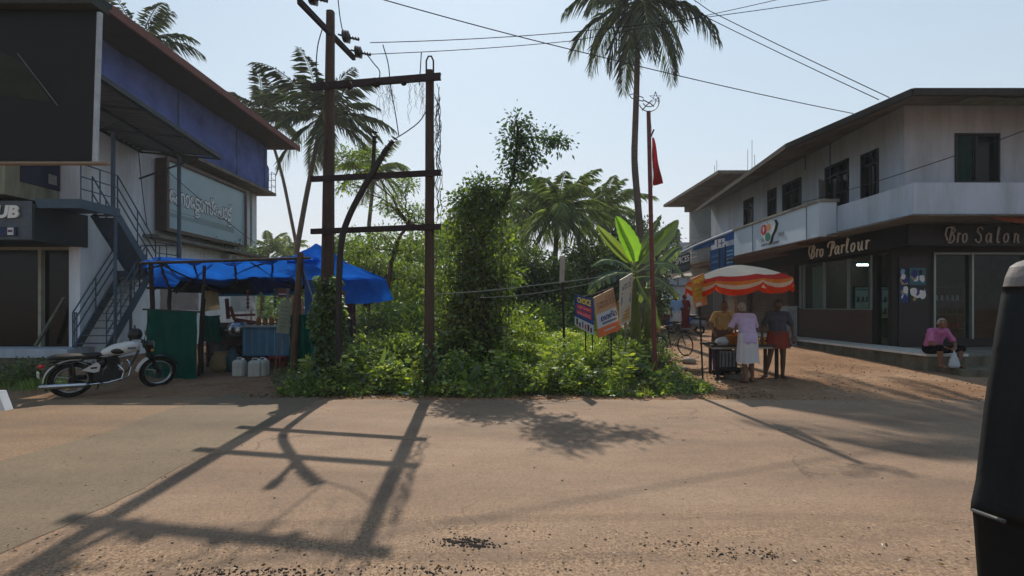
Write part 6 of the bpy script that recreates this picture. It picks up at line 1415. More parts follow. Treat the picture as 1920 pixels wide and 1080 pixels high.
# 1 vendor facing the road, 2 customer with back to camera, 3 man standing at the right end
def pw(px, D): return V((px-960)/F*D, D, gz(0, D))
person(pw(1352, 12.1), R(172), stand(pelvis=(0, -.02, .93), chest=(0, .10, 1.22), neck=(0, .2, 1.37), head=(0, .27, 1.49), shl=(.18, .17, 1.33), shr=(-.18, .17, 1.33), ell=(.30, .22, 1.09), elr=(-.27, .26, 1.08), wrl=(.28, .40, .93), wrr=(-.16, .47, .98), hdl=(-.1, .3, -.25), hdr=(.3, .3, -.05)), 'moustached vendor in a tan shirt leaning over the cart under the umbrella', SKIN, clothm('tan shirt', 'b09468', .1), clothm('brown lungi', '5b4a40', .1), HB, sleeve='short', hem=.3, headpitch=R(-20), moustache=True)
person(pw(1402, 10.5), R(5), stand(pelvis=(0, -.02, .92), chest=(-.01, .05, 1.22), neck=(-.01, .13, 1.39), head=(-.02, .20, 1.51), shl=(.17, .10, 1.35), shr=(-.19, .10, 1.35), ell=(.26, .13, 1.08), elr=(-.29, .15, 1.08), wrl=(.20, .34, .98), wrr=(-.20, .36, 1.0), hdl=(-.1, .3, -.1), hdr=(.2, .3, 0), knl=(.09, .03, .49), knr=(-.08, .0, .49), anl=(.10, .0, .085), anr=(-.08, -.06, .085)), 'customer in lavender shirt and white lungi seen from behind', SKIN, clothm('lavender shirt', 'c8b8d8', .2, .1, 12), clothm('white lungi', 'dcd8da', .3, .06), HG, sleeve='short', hem=.40, headpitch=R(-22), build=1.0, shirtlen=.25)
person(pw(1458, 10.95)+V(0, 0, 0), R(165), stand(ell=(.29, -.0, 1.10), wrl=(.32, .08, .87), elr=(-.28, .0, 1.1), wrr=(-.27, .12, .9), knl=(.15, .03, .50), anl=(.24, .02, .085), tol=(.3, .1, 0), anr=(-.1, -.02, .085)), 'man in dark grey shirt and folded orange red lungi right of the cart', SKD, clothm('charcoal shirt', '4a4a50', .05), clothm('orange red lungi', '8a4236', .2), HB, sleeve='short', hem=.66, build=1.0, shirtlen=.2)
# walking pair down the lane
person(pw(1268, 21.5), R(-4), stand(knl=(.1, .14, .50), anl=(.11, .12, .10), tol=(.12, .3, 0), knr=(-.1, .02, .50), anr=(-.11, -.22, .12), wrl=(.24, .14, .90), wrr=(-.22, -.1, .88), ell=(.25, .0, 1.1)), 'man in a light blue shirt and short white lungi walking away down the lane', SKD, clothm('light blue shirt', '86a5c8', .1), clothm('white lungi', 'b9b2b6', .2), HB, hem=.56, build=1.02, shirtlen=.1)
person(pw(1284, 22.4), R(10), stand(knl=(.08, .08, .5), anr=(-.08, -.12, .1)), 'woman in a dark red dress walking beside the man in light blue', SKD, clothm('dark red cloth', '7a2a2e', .1), clothm('dark red cloth', '7a2a2e', .1), HB, sex='f', hem=.12, build=.95)
# seated man on the platform edge
sp_ = V(10.28, 11.72, 0); 
person((10.47, 11.98, PZ-.0), R(184), dict(pelvis=(0, -.0, .12), chest=(0, .10, .43), neck=(0, .2, .60), head=(0, .27, .73), shl=(.19, .17, .55), shr=(-.19, .17, .55), ell=(.31, .30, .26), elr=(-.30, .27, .27), wrl=(.12, .46, .19), wrr=(-.10, .48, .19), hdl=(-.25, .15, -.1), hdr=(.25, .15, -.1),
    hipl=(.09, .05, .10), hipr=(-.09, .05, .10), knl=(.24, .44, .17), knr=(-.32, .42, .15), anl=(.17, .40, -.21), anr=(-.20, .44, -.21), tol=(.2, .6, -.3), tor=(-.24, .6, -.3)), 'seated man in a pink checked shirt holding a white carrier bag', SKIN, clothm('pink shirt', 'b06890', .08, .35, 26), clothm('black lungi', '17171c', .05), HG, sleeve='short', lower_kind='shorts', hem=0, sc=1.04, build=1.12, headyaw=R(-8), headpitch=R(-16))
bc = V(10.55, 11.42, .52)
item('carrier_bag', (lambda m: (setattr(m, 'v', [tuple(Vector(p)+V(1, .6, .3)*.02*noise.noise(Vector(p)*14)) for p in m.v]), m)[1])(MB().lathe([(.008, .25), (.02, .2), (.05, .14), (.10, .03), (.125, -.09), (.12, -.14), (.09, -.165), (0, -.17)], bc+V(-.05, -.02, -.11), 22, sx=1, sy=.6)), PB, 'white plastic carrier bag hanging from the seated man\'s hands', 'bag', bc, True)
item('pair_of_sandals', MB().ball((10.2, 10.3, g0+.02), .12, 12, 6, (1, .4, .14)).ball((10.2, 10.48, g0+.02), .12, 12, 6, (1, .4, .14)), pm('black rubber sandal', '1c1a19', .7), 'black sandals left on the ground', 'sandals', (10.2, 10.4, g0)) if 0 else None
# ================================================================ VEGETATION
# palms (crown px, py, distance, frond length)
palm(1197, 2, 21, 4.1, 'tall coconut palm with a bare trunk right of centre, crown cut off', [(1201, 440), (1189, 300), (1194, 160)], nf=24, r=.17, seed=1, base=G(1203, 21), thick=1.2, up=.9, curl=1.25, low=.95)
palm(604, 218, 25, 4.2, 'large coconut palm directly behind the left electric pole', [(556, 470), (574, 370), (592, 280)], nf=20, r=.15, seed=2, base=G(548, 25), up=1.2, curl=.8)
palm(492, 205, 30, 3.6, 'coconut palm half hidden behind the left building roof end', [(560, 480), (530, 330)], nf=17, seed=3, base=G(568, 30), r=.12, curl=.8)
palm(262, 85, 24, 3.4, 'coconut palm whose fronds poke over the left roof', nf=20, seed=4, up=1.2)
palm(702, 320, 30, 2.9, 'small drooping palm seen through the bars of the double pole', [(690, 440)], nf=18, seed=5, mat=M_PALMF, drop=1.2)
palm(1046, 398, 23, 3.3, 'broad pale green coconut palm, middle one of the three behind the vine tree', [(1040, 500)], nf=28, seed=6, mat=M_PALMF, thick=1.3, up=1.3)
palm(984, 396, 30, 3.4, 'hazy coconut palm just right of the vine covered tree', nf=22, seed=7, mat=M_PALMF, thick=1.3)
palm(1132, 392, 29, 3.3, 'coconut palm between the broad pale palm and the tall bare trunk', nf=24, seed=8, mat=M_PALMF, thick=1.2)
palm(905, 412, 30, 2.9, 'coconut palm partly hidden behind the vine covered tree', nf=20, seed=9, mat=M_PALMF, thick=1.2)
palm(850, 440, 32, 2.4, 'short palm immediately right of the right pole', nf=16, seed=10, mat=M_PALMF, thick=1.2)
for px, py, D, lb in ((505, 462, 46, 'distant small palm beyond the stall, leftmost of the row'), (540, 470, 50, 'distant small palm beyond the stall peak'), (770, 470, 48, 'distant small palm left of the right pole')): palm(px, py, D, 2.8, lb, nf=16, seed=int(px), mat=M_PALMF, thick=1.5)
def B(px, py, D, rx, ry=None, dz=1.0):   # blob from pixels
    p = W(px, py, D); s = D/F; ry = ry or rx; return (p.x, p.y, p.z, rx*s, (rx+ry)/2*s*dz, ry*s)
# papaya like leaning top of the vine tree
tree('vine_tree', G(893, 12), [W(893, 560, 12), W(905, 450, 12), W(940, 395, 12), W(962, 340, 12), W(972, 260, 12), W(968, 225, 12)],
     [B(970, 232, 12, 16, 12), B(955, 262, 12, 15, 10), B(990, 258, 12, 24, 9), B(1030, 262, 12, 20, 9), B(1052, 268, 12, 14, 8), B(975, 285, 12, 24, 11), B(1005, 296, 12, 18, 9), B(962, 312, 12, 22, 10), B(985, 335, 12, 14, 8), B(950, 345, 12, 14, 9), B(938, 372, 12, 22, 12), B(900, 352, 12, 26, 16), B(880, 385, 12, 28, 18), B(915, 395, 12, 24, 16)],
     .10, 40, 15, M_LEAFT, 'slender tree rising from the vine column with a leafy arm pointing right', 'tree', r=.07, wd=.5, shell=.1, droop=.8)
VC = thing('vine_column', G(893, 11.9), 'tall column of hanging vines with dark base between the poles and the boards', 'climbing plant')
bl = [B(893, 450, 12, 14, 22), B(893, 490, 12, 18, 22), B(885, 525, 12, 24, 24), B(912, 530, 12, 28, 26), B(895, 560, 12, 32, 28), B(880, 590, 11.9, 32, 30), B(905, 615, 11.9, 34, 32), B(870, 650, 11.9, 46, 34), B(918, 660, 11.9, 44, 34), B(950, 668, 12, 30, 24), B(840, 668, 12, 24, 22)]
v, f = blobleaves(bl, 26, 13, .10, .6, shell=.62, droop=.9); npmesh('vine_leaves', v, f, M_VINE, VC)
v, f = blobleaves([B(893, 400, 12, 24, 24), B(882, 440, 12, 26, 18), B(905, 462, 12, 26, 16), B(862, 478, 12, 26, 10), B(925, 490, 12, 26, 10), B(880, 505, 12, 26, 14), B(855, 515, 12, 18, 9), B(905, 540, 12, 22, 16), B(900, 365, 12, 28, 16)], 20, 12, .11, .55, shell=.6, droop=.5); npmesh('yellow_green_leaves', v, f, M_LEAF, VC)  # lighter yellow-green leaves on the upper column
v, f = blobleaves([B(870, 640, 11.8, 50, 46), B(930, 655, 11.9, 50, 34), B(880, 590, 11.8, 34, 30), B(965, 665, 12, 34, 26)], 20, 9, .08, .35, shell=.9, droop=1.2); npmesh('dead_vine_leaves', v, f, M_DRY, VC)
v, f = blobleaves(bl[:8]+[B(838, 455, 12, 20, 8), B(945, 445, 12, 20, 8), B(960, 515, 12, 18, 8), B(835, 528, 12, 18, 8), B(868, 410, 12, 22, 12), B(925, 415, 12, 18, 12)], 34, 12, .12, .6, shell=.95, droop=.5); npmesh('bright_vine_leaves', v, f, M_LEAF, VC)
mb = MB(); random.seed(21)
for k in range(70):
    x = random.gauss(893, 26); a = W(x, random.uniform(440, 540), 12+random.uniform(-.5, .3)); b_ = V(a.x+random.gauss(0, .12), a.y+random.gauss(0, .1), random.uniform(.05, .6)); mb.tube(squig(a, b_, 8, .03), .009, 4)
mb.build('hanging_stems', M_BARK, VC)
# airy tree behind the left pole (bright) with a reddish limb
v, f = blobleaves([B(850, 400, 12, 20, 8), B(940, 400, 12, 22, 9), B(858, 372, 12, 20, 9), B(925, 380, 12, 20, 9), B(838, 492, 12, 26, 10), B(848, 442, 12, 22, 9), B(950, 470, 12, 24, 10), B(962, 528, 12, 28, 10), B(828, 552, 12, 26, 12), B(968, 582, 12, 28, 12), B(842, 600, 12, 28, 14), B(935, 430, 12, 18, 8), B(820, 520, 12.3, 18, 7)], 16, 12, .11, .5, shell=.15, droop=.5); npmesh('outer_sprays', v, f, M_LEAF, VC)
tree('airy_tree', G(735, 16), [W(725, 560, 16), W(740, 470, 16), W(765, 420, 16)],
     [B(650, 300, 16, 30, 16), B(690, 298, 16, 26, 16), B(655, 345, 16, 20, 12), B(760, 345, 16, 26, 12), B(735, 385, 16, 30, 12), B(775, 400, 16, 34, 14), B(800, 430, 16, 26, 12), B(830, 455, 16, 26, 14), B(720, 440, 16, 28, 10), B(680, 470, 16, 40, 14), B(750, 470, 16, 36, 13), B(800, 480, 16, 36, 16), B(850, 430, 16.3, 22, 12)],
     .11, 26, 12, M_LEAF, 'airy bright green tree behind the double pole frame', 'tree', r=.10, wd=.4, shell=.1, droop=.3, bark=pm('reddish bark', '5c4238', .9, var=.3, scale=8))
tree('airy_tree', G(690, 18), [W(690, 600, 18), W(700, 520, 18)],
     [B(660, 500, 18, 34, 18), B(705, 490, 18, 36, 16), B(745, 515, 18, 38, 18), B(790, 520, 18, 34, 16), B(690, 540, 18, 44, 20), B(650, 455, 18, 30, 14), B(760, 555, 17, 44, 20), B(820, 550, 18, 30, 18)],
     .12, 22, 12, M_LEAF, 'low spreading tree with layered leaves above the blue tarpaulin tip', 'tree', r=.1, wd=.42, shell=.2, droop=.3)
tree('dense_tree', G(1000, 18), [W(1000, 560, 18), W(1000, 510, 18)],
     [B(960, 515, 18, 34, 24), B(1005, 502, 18, 40, 24), B(1040, 525, 18, 34, 30), B(990, 535, 18, 46, 34), B(955, 560, 17.5, 36, 34), B(1035, 570, 18, 40, 34)],
     .14, 26, 12, M_LEAFD, 'dense round dark tree draped in creepers left of the edge on signpost', 'tree', r=.14, shell=.75, droop=.5)
tree('dense_tree', G(1110, 24), [W(1110, 560, 24), W(1112, 490, 24)],
     [B(1095, 490, 24, 30, 22), B(1130, 480, 24, 36, 28), B(1165, 495, 24, 34, 32), B(1100, 520, 23, 46, 40), B(1150, 540, 23, 40, 40), B(1070, 550, 22, 36, 30)],
     .2, 14, 12, M_LEAFD, 'dark shady tree behind the banana plant', 'tree', r=.2, shell=.7)
tree('dense_tree', G(1185, 27), [W(1185, 560, 27), W(1180, 470, 27)],
     [B(1165, 430, 27, 26, 22), B(1200, 450, 27, 28, 26), B(1180, 490, 27, 40, 34), B(1215, 510, 26, 30, 34), B(1215, 560, 25, 30, 34)],
     .2, 12, 12, M_LEAFD, 'dark green tree behind the tall palm trunk', 'tree', r=.2, shell=.7)
tree('dense_tree', G(925, 24), [W(925, 540, 24), W(930, 480, 24)], [B(930, 450, 24, 34, 26), B(960, 470, 24, 34, 24), B(900, 480, 24, 36, 30), B(940, 520, 24, 50, 36)], .2, 12, 12, M_LEAFD, 'dull green tree behind the vine column', 'tree', r=.18, shell=.7)
tree('leafy_tree', G(680, 20), [W(680, 600, 20), W(690, 520, 20)], [B(650, 470, 20, 30, 14), B(690, 455, 20, 32, 14), B(665, 510, 20, 40, 16), B(720, 495, 20, 34, 14), B(640, 530, 20, 34, 18), B(700, 540, 20, 44, 18), B(745, 540, 20, 34, 16)], .15, 16, 12, M_LEAF, 'full leafy tree behind the right wing of the blue tarpaulin', 'tree', r=.12, shell=.4, droop=.3)
tree('leafy_tree', G(800, 22), [W(800, 600, 22), W(805, 520, 22)], [B(790, 455, 22, 34, 14), B(830, 470, 22, 30, 14), B(780, 500, 22, 36, 14), B(840, 510, 22, 30, 16), B(800, 545, 22, 40, 18), B(850, 550, 22, 30, 18)], .16, 14, 12, M_LEAF, 'full leafy tree behind the right pole', 'tree', r=.12, shell=.4, droop=.3)
tree('dense_tree', G(560, 22), [W(560, 520, 22)], [B(545, 520, 22, 36, 24), B(590, 505, 22, 34, 24), B(625, 500, 21, 30, 26)], .18, 12, 11, M_LEAFD, 'dark bushy tree behind the blue tarpaulin peak', 'tree', r=.14, shell=.7)
tree('dense_tree', G(1236, 33), [W(1236, 500, 33)], [B(1250, 445, 33, 16, 16), B(1232, 480, 33, 22, 26)], .2, 10, 12, M_LEAFD, 'green tree standing before the pale far house', 'tree', r=.16, shell=.7)
# hazy far tree line as one mass
P = []; random.seed(31)
bl = [(x+random.gauss(0, 1.5), 66+random.gauss(0, 4), .5+random.uniform(1, 3.2), random.uniform(2.6, 4), 2.2, random.uniform(2.2, 4.4)) for x in np.arange(-60, 46, 2.6)]
v, f = blobleaves(bl, 3.2, 8, .5, .6, shell=.75); npmesh('distant_woodland', v, f, leafm('hazy far leaf', '3a4c30', '66794a', .3, .1))['kind'] = 'stuff'
bl = [(x+random.gauss(0, 1), 44+random.gauss(0, 3), .4+random.uniform(.2, 1.4), 2.2, 1.6, random.uniform(1.2, 2.2)) for x in np.arange(-26, 14, 1.7)]
v, f = blobleaves(bl, 5, 8, .3, .6, shell=.75); npmesh('distant_thicket', v, f, leafm('mid far leaf', '36502a', '6f8a3c', .35, .2))['kind'] = 'stuff'
# bushes, each its own plant
def bush(name, px, D, w_, h_, size, per, mat, label, cat='bush', shell=.6, n=6, wd=.5, y0=None):
    b = G(px, D); t = thing(name, b, label, cat, None); random.seed(int(px*7+D)); bl = []
    for k in range(n):
        x = b.x+random.uniform(-.6, .6)*w_; y = D+random.uniform(-.35, .35)*w_; hh = h_*random.uniform(.55, 1)*(1-.35*abs(x-b.x)/w_); bl.append((x, y, b.z+hh*.55, w_*random.uniform(.3, .45), w_*.35, hh*.48))
    v, f = blobleaves(bl, per, 10, size, wd, shell=shell); npmesh('foliage', v, f, mat, t)
    mb = MB()
    for q_ in bl: mb.tube(squig(b+V(random.gauss(0, .08), 0, 0), V(q_[0], q_[1], q_[2]), 5, .03), .012, 4)
    mb.build('stems', M_BARK, t)
bush('leafy_bush', 700, 12.6, 1.5, 1.55, .10, 26, M_LEAFD, 'dark leafy bush just right of the tarpaulin flap post', n=8)
bush('leafy_bush', 760, 14, 1.9, 1.75, .12, 22, M_LEAF, 'tall bright bush between the two poles', n=9)
bush('leafy_bush', 740, 11.3, 1.4, 1.2, .10, 24, M_LEAF, 'mid green bush nearer the road between the two poles', n=8)
bush('leafy_bush', 790, 11.6, 1.1, 1.3, .10, 26, M_LEAFD, 'dark bush beside the foot of the right pole', n=7)
bush('leafy_bush', 835, 12.6, 1.0, 1.5, .10, 26, M_LEAFD, 'dark creeper covered bush left of the vine column', n=7)
bush('leafy_bush', 850, 17.5, 2.4, 2.0, .13, 18, M_LEAF, 'wide bright bush behind the right pole', n=9)
bush('leafy_bush', 968, 12.8, 1.0, 1.35, .11, 24, M_LEAFY, 'sunlit yellow green bush at the right foot of the vine column', n=7)
bush('leafy_bush', 985, 16.5, 1.6, 1.8, .13, 18, M_LEAFY, 'sunlit bush in the meadow behind the vine column', n=7)
bush('leafy_bush', 1045, 21, 2.6, 1.9, .14, 16, M_LEAF, 'green bush at the back of the sunny meadow', n=8)
bush('leafy_bush', 1110, 17, 1.8, 1.5, .13, 16, M_LEAFD, 'shaded bush behind the CHOICE board', n=7)
bush('leafy_bush', 1180, 15, 1.1, .9, .12, 22, M_LEAFD, 'dark bush between the banana clump and the bicycle', n=7)
bush('leafy_bush', 1150, 12.6, 1.1, .75, .10, 24, M_LEAF, 'low leafy bush under the orange tan board', n=7)
bush('leafy_bush', 1195, 12.3, 1.0, .7, .10, 24, M_LEAFD, 'low dark bush at the foot of the banana plant', n=7)
bush('leafy_bush', 668, 10.4, .8, .85, .085, 38, M_IVY, 'ivy mound beside the left pole foot', n=8)
bush('leafy_bush', 600, 9.6, .75, .5, .085, 36, M_IVY, 'low ivy mound at the road corner before the green net', n=7)
bush('leafy_bush', 558, 10.1, .55, .45, .085, 34, M_LEAFD, 'small broad leaved bush before the stall corner', n=6)
bush('leafy_bush', 1240, 18, .8, .4, .1, 16, M_LEAFD, 'low bush along the left edge of the lane', n=6)
bush('leafy_bush', 25, 10.2, .8, .45, .09, 30, M_LEAFD, 'low dark weeds behind the motorcycle tail', n=6)
# undergrowth: broad weeds, grass (nobody could count these)
def weeds(name, n, xf, hf, size, mat, wd=.4, per=7):
    P = []; Dn = []; Ls = []
    for _ in range(n):
        x, y = xf(); h = hf(x, y); z0 = gz(x, y)
        for k in range(per):
            t = random.random(); a = random.uniform(0, 6.28); P.append((x+random.gauss(0, .05), y+random.gauss(0, .05), z0+h*t)); Dn.append((math.cos(a), math.sin(a), random.uniform(-.1, .9))); Ls.append(size*random.uniform(.6, 1.4))
    v, f = leafcloud(np.array(P), np.array(Dn), np.array(Ls), wd, droop=.15); o = npmesh(name, v, f, mat); o['kind'] = 'stuff'; return o
random.seed(41)
def front():
    while True:
        y = 9.14+abs(random.gauss(0, .9)); x = random.uniform(-4.4, 3.9)
        if noise.noise(V(x*2.2, y*2.2, 8)) < -.12-.2*(x < 1) and random.random() < .8: continue
        if y < 12 and not (x > 2.0 and random.random() < .6) and not (x > 3.1 and random.random() < .6): return x, y+(.12*math.sin(x*2.1) if y < 9.4 else 0)
def hfront(x, y): return (.08+.55*min(1, (y-9.0)/1.1))*max(.12, .55+1.5*noise.noise(V(x*1.3, y*1.3, 4)))*(1 if x < 1.6 else .55)
weeds('verge_weeds', 3200, front, hfront, .075, M_LEAF, .45, 9); weeds('dark_green_weeds', 3000, front, hfront, .065, M_LEAFD, .5, 9); weeds('yellow_green_weeds', 1700, front, lambda x, y: hfront(x, y)*1.15, .10, M_LEAFY, .5, 8)  # mid green, dark green and yellow-green weeds mixed at random
def mead():
    y = random.uniform(11, 24); u = random.uniform(.5-.75, 1.0); x = (925+random.uniform(0, 200)-960)/F*y; return x, y
weeds('meadow_weeds', 8500, mead, lambda x, y: .66+.5*noise.noise(V(x, y, 2)), .12, M_LEAFY, .38, 10)
def back():
    y = random.uniform(11, 30); x = (random.uniform(640, 900)-960)/F*y; return x, y
weeds('thicket_weeds', 6000, back, lambda x, y: .8+.7*noise.noise(V(x*.6, y*.6, 2)), .13, M_LEAF, .4, 8)
def rside():
    y = random.uniform(9.4, 13.5); x = random.uniform(2.2, 4.0); return x, y
weeds('lane_edge_weeds', 1100, rside, lambda x, y: .12, .06, M_LEAF, .4, 7)
def grass(name, n, xf, h, mat):
    P = []; Dn = []; Ls = []
    for _ in range(n):
        x, y = xf(); P.append((x, y, gz(x, y))); Dn.append((random.gauss(0, .35), random.gauss(0, .35), 1)); Ls.append(h*random.uniform(.4, 1.3))
    v, f = leafcloud(np.array(P), np.array(Dn), np.array(Ls), .06, droop=.05); npmesh(name, v, f, mat)['kind'] = 'stuff'
grass('tall_grass', 6000, mead, .8, M_GRASS); grass('verge_grass', 3600, front, .24, M_GRASS); grass('dry_grass', 1500, front, .26, M_DRY)
def leftg():
    return (-9.6+random.gauss(0, .5), 9.9+random.gauss(0, .25))
grass('left_grass', 900, leftg, .22, M_GRASS)
# broad upright leaf plants at the verge (taro like)
def blade(mb, base, tip, wd, bend, n=10, M=None):
    base, tip = Vector(base), Vector(tip); ax = tip-base; L_ = ax.length; d = ax.normalized(); s = d.cross(Vector((random.gauss(0, .4), 1, random.gauss(0, .3)))).normalized(); nrm = s.cross(d)
    vs = []; fs = []
    for i in range(n+1):
        t = i/n; p = base+ax*t+Vector(bend)*math.sin(math.pi*t*.5)**2*L_; w_ = wd*math.sin(math.pi*min(1, t*.93+.06))**.6*(1 if t < .97 else .3); rp = 1+.05*math.sin(i*2.7)
        vs += [p-s*w_*rp/2+nrm*w_*.14, p, p+s*w_*rp/2+nrm*w_*.14]
    for i in range(n): a = 3*i; fs += [(a, a+1, a+4, a+3), (a+1, a+2, a+5, a+4)]
    mb.add(vs, fs)
def bladeplant(px, D, n, h, wd, label, mat, px_spread=.15, name='broad_leaf_plant', cat='plant', lean=.5):
    b = G(px, D); t = thing(name, b, label, cat); mb = MB(); random.seed(int(px)+3)
    for k in range(n):
        a = random.uniform(0, 6.28); ln = random.uniform(.15, lean); hh = h*random.uniform(.65, 1.05)
        blade(mb, b+V(.04*math.cos(a), .04*math.sin(a), .05), b+V(hh*ln*math.cos(a), hh*ln*math.sin(a), hh), wd*random.uniform(.7, 1.1), (ln*.3*math.cos(a), ln*.3*math.sin(a), -.1))
    mb.build('leaves', mat, t, smooth=True); MB().cyl(b-V(0, 0, .03), b+V(0, 0, .12), .03, 7).build('stalk', M_LEAFD, t)
for px, D, n, h, lb in ((868, 9.7, 12, .62, 'clump of broad upright leaves between the poles and road centre'), (700, 10.0, 5, .9, 'tall single leafed plant right of the left pole ivy'), (585, 9.5, 7, .4, 'broad round leaves by the road in front of the green net'), (995, 9.6, 8, .4, 'low broad leaves at the road edge under the dark creeper tree'), (935, 9.5, 9, .38, 'grassy tuft at the road edge beneath the vine column'), (745, 9.5, 8, .4, 'leafy tuft left of the right pole foot'), (1120, 9.9, 8, .34, 'small leafy tuft below the CHOICE board'), (1230, 10.6, 7, .28, 'small leafy tuft at the flagpole foot')):
    bladeplant(px, D, n, h, .13, lb, M_LEAF)
# repeated weeds of four kinds, each plant its own object
KINDS = []
def kind(name, fn, mat, label, group):
    t = thing(name, (0, 0, 0), label, 'weed', group); mb = MB(); fn(mb); mb.build('leaves', mat, t, smooth=False)
    s_ = MB().tube([(0, 0, -.05), (0, 0, .15)], .008, 4).build('stem', M_LEAFD, t); KINDS.append(t)
def rosette(n, h, wd, ln0, ln1):
    def f(mb):
        for k in range(n):
            a = k*2.4; ln = random.uniform(ln0, ln1); hh = h*random.uniform(.6, 1); blade(mb, (0, 0, .02), (hh*ln*math.cos(a), hh*ln*math.sin(a), hh), wd*random.uniform(.7, 1.1), (ln*.35*math.cos(a), ln*.35*math.sin(a), -.25), 6)
    return f
def stalk(h, n, L_, wd):
    def f(mb):
        for s in range(3):
            tx, ty = random.gauss(0, .12), random.gauss(0, .12); hh = h*random.uniform(.7, 1); mb.tube([(0, 0, 0), (tx*.4, ty*.4, hh*.5), (tx, ty, hh)], .006, 4)
            for k in range(n):
                t = .25+.75*k/n; a = k*2.4+s; b = V(tx*t, ty*t, hh*t); blade(mb, b, b+V(L_*math.cos(a), L_*math.sin(a), L_*.35), wd, (.1*math.cos(a), .1*math.sin(a), -.2), 3)
    return f
random.seed(55)
kind('rosette_weed', rosette(11, .42, .09, .4, 1.1), M_LEAF, 'broad leaved rosette weed in the roadside verge', 'broad rosette weeds in the verge')
kind('stalky_weed', stalk(.75, 9, .13, .06), M_LEAFY, 'tall thin stalky weed with small pale leaves in the verge', 'tall stalky weeds')
kind('bushy_weed', stalk(.45, 14, .10, .07), M_LEAFD, 'short dark bushy weed in the roadside verge', 'short dark weeds')
kind('strap_weed', rosette(16, .6, .035, .1, .6), M_GRASS, 'arching strap leaved weed in the roadside verge', 'strap leaved weeds')
for t in KINDS:
    for k in range(30):
        x = random.uniform(-4.3, 3.1); y = 9.25+abs(random.gauss(0, 1.0)); s = random.uniform(.6, 1.3)
        if k == 0: o = t; t.location = (x, y, gz(x, y)); t.rotation_euler = (0, 0, random.uniform(0, 6)); t.scale = (s, s, s)
        else: copy_tree(t, None, (x, y, gz(x, y)), (0, 0, random.uniform(0, 6)), s)
# banana plant
BP = thing('banana_plant', G(1192, 12.9), 'banana plant with one large glowing upright leaf beside the flagpole', 'banana plant')
mb = MB(); c = G(1192, 12.9)
MB().tube([c-V(0, 0, .1), W(1192, 600, 12.9), W(1191, 520, 12.9), W(1190, 490, 12.9)], [.16, .13, .1, .07], 12).build('trunk', pm('banana stem', '5f6a34', .7, var=.35, scale=5, stretch=(1, 1, .3)), BP, smooth=True)
def bleaf(pts, wd, D, nm='leaf', mat=None, tear=0, face=(.2, -1, .1), dd=0):
    P_ = spline([W(a, b, D+(dd*i/len(pts))) for i, (a, b) in enumerate(pts)], 8); n = len(P_)-1; mb = MB(); rib = []
    for sg in (-1, 1):
        vs = []; fs = []
        for i, p in enumerate(P_):
            t = i/n; d = (P_[min(i+1, n)]-P_[max(i-1, 0)]).normalized(); s = d.cross(Vector(face)).normalized(); nr = s.cross(d)
            w_ = wd*(math.sin(math.pi*min(1, max(0, (t-.1)/.9))**.75)**.65 if t > .1 else 0)+.012; w_ *= 1+.06*math.sin(i*2.3)-(tear*.5 if (i*7+sg) % 5 == 0 else 0)
            vs += [p, p+s*sg*w_*.28+nr*w_*.12, p+s*sg*w_*.52-V(0, 0, w_*tear*.5)+nr*w_*(.12-.2*tear)]
        for i in range(n): a = 3*i; fs.append((a, a+1, a+4, a+3) if sg > 0 else (a+3, a+4, a+1, a))
        if not tear:
            for i in range(n): a = 3*i; fs.append((a+1, a+2, a+5, a+4))
        mb.add(vs, fs)
        if tear:          # the outer half hangs in ribbons
            i = 0
            while i < n:
                k = min(n, i+random.choice((1, 2, 3))); hang = V(0, 0, -tear*wd*random.uniform(.05, .7)); q_ = []
                for m_ in range(i, k+1): q_ += [vs[3*m_+1], vs[3*m_+2]+hang*(1 if m_ < k or True else 0)+(vs[3*i+2]-vs[3*k+2])*(.22 if m_ == k else -.08 if m_ == i else 0)]
                mb.add(q_, [(2*z, 2*z+1, 2*z+3, 2*z+2) for z in range(k-i)]); i = k
    o = mb.build(nm, mat or M_BANANA, BP, smooth=True); MB().tube(P_, [.022*(1-.8*i/n)+.004 for i in range(n+1)], 5).build('midrib', pm('leaf midrib', '9aa858', .6), o, smooth=True)
bleaf([(1190, 500), (1186, 470), (1170, 435), (1155, 405)], .48, 12.7)
bleaf([(1188, 500), (1165, 475), (1140, 448), (1118, 422)], .3, 12.9, mat=M_LEAF)
bleaf([(1192, 500), (1205, 465), (1225, 430), (1240, 402)], .26, 12.9, mat=M_LEAFD, tear=.1, face=(-.3, -1, .2))
bleaf([(1192, 505), (1220, 470), (1250, 440), (1272, 412)], .44, 12.6, mat=M_LEAF, face=(-.4, -1, .2))
bleaf([(1190, 510), (1160, 492), (1130, 488), (1108, 500)], .26, 12.4, mat=M_LEAFD, face=(.1, -.5, .9), tear=.3)
bleaf([(1190, 515), (1155, 512), (1120, 525), (1100, 548)], .36, 12.2, mat=M_LEAFD, face=(.1, -.5, .9), tear=.4)
bleaf([(1192, 512), (1225, 495), (1260, 498), (1285, 520)], .3, 12.3, mat=M_LEAFD, face=(.0, -.5, .9), tear=.3)
bleaf([(1192, 520), (1225, 520), (1250, 535), (1266, 556)], .3, 12.2, mat=M_LEAFD, face=(.0, -.5, .9), tear=.4)
bleaf([(1190, 520), (1175, 545), (1160, 585), (1150, 620)], .30, 12.0, mat=M_DRY, face=(.0, -1, .3), tear=.5)
bleaf([(1193, 520), (1205, 545), (1225, 580), (1238, 620)], .30, 12.1, mat=M_LEAFD, face=(.0, -1, .3), tear=.5)
BP2 = BP; BP = thing('banana_plant', G(1215, 14.6), 'smaller banana plant behind the flagpole with torn leaves', 'banana plant')
c = G(1215, 14.6); MB().tube([c-V(0, 0, .1), W(1215, 560, 14.6), W(1216, 530, 14.6)], [.12, .1, .07], 10).build('trunk', pm('banana stem', '5f6a34'), BP, smooth=True)
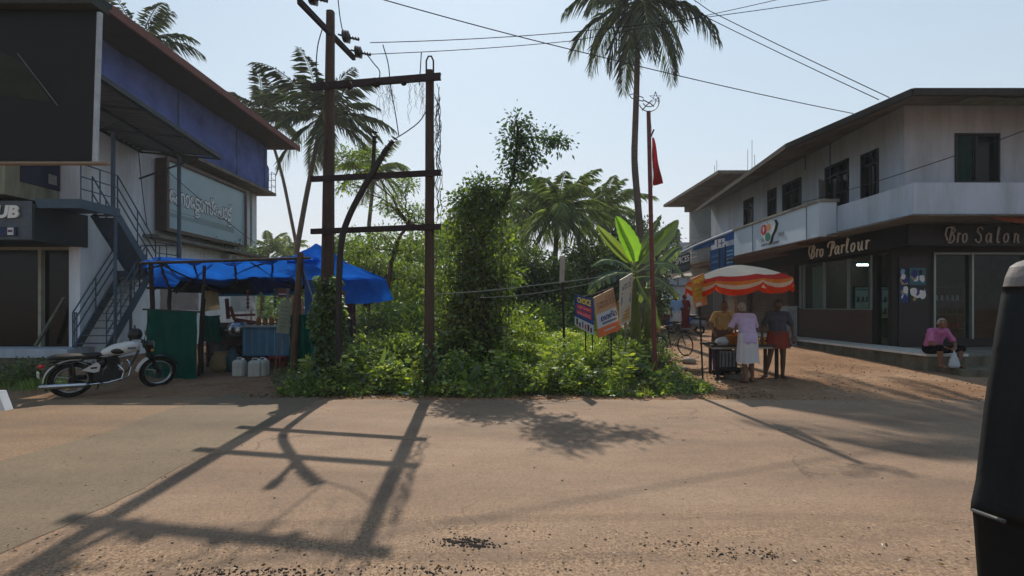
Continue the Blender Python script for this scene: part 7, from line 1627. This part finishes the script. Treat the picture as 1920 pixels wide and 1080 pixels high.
bleaf([(1216, 535), (1235, 500), (1262, 470), (1280, 462)], .4, 14.5, mat=M_LEAFD, face=(-.2, -1, .4), tear=.3); bleaf([(1216, 540), (1245, 535), (1262, 545), (1275, 560)], .3, 14.3, mat=M_LEAF, face=(0, -.5, .9), tear=.4)
bleaf([(1214, 540), (1190, 545), (1168, 570), (1155, 600)], .36, 14.3, mat=M_LEAFD, face=(0, -.5, .9), tear=.4); bleaf([(1216, 535), (1220, 500), (1212, 470), (1205, 450)], .34, 14.8, mat=M_LEAFD)
# litter and rocks at the lane corner
random.seed(77)
for k, (px, D, s, lb) in enumerate(((1246, 12.4, .2, 'reddish laterite block beside the flagpole'), (1275, 12.0, .15, 'pale flat stone in the weeds right of the flagpole'), (1262, 11.2, .12, 'small grey stone near the flagpole foot'), (1292, 13.2, .16, 'rounded stone at the left lane edge'))):
    b = G(px, D); mb = MB().ball(b+V(0, 0, s*.4), s, 14, 9, (1.3, 1, .6)); mb.v = [tuple(Vector(p)+Vector((1, 1, 1))*.3*s*noise.noise(Vector(p)*5)) for p in mb.v]
    one('stone', mb, pm('laterite', '80543f', .9, var=.3, scale=6) if k == 0 else pm('grey stone', '8f8576', .9, var=.3, scale=6), lb, 'stone', b, smooth=True)
for k, (px, D, lb) in enumerate(((1178, 9.45, 'crumpled white wrapper at the road edge below the cream board'), (1063, 10.8, 'white plastic scrap at the foot of the edge on signpost'), (1190, 10.9, 'torn white paper among weeds left of the flagpole'), (1236, 10.7, 'white scrap at the foot of the flagpole'), (760, 9.2, 'pale wrapper at the road edge before the right pole'), (1155, 9.6, 'greyish wrapper left of the crumpled white one'))):
    b = G(px, D, .03); s = random.uniform(.05, .09); mb = MB().ball(b, s, 10, 7, (1.4, 1, .45)); mb.v = [tuple(Vector(p)+Vector((1, 1, .6))*.5*s*noise.noise(Vector(p)*22)) for p in mb.v]; one('litter_wrapper', mb, clothm('white plastic', 'c3c8cc'), lb, 'wrapper', b, 'scraps of litter')
# ================================================================ HAZE
if HAZE:
    HB_ = MB().box((-400, -30, -2.2), (400, 330, 60)); m = bpy.data.materials.new('thin haze'); m.use_nodes = True; nt_ = m.node_tree; nt_.nodes.clear(); o_ = nd(nt_, 'ShaderNodeOutputMaterial'); pv = nd(nt_, 'ShaderNodeVolumePrincipled'); pv.inputs['Density'].default_value = HAZE; pv.inputs['Color'].default_value = (.86, .9, .96, 1); pv.inputs['Anisotropy'].default_value = .3
    nt_.links.new(pv.outputs[0], o_.inputs['Volume']); struct('haze', HB_, m, 'stuff')
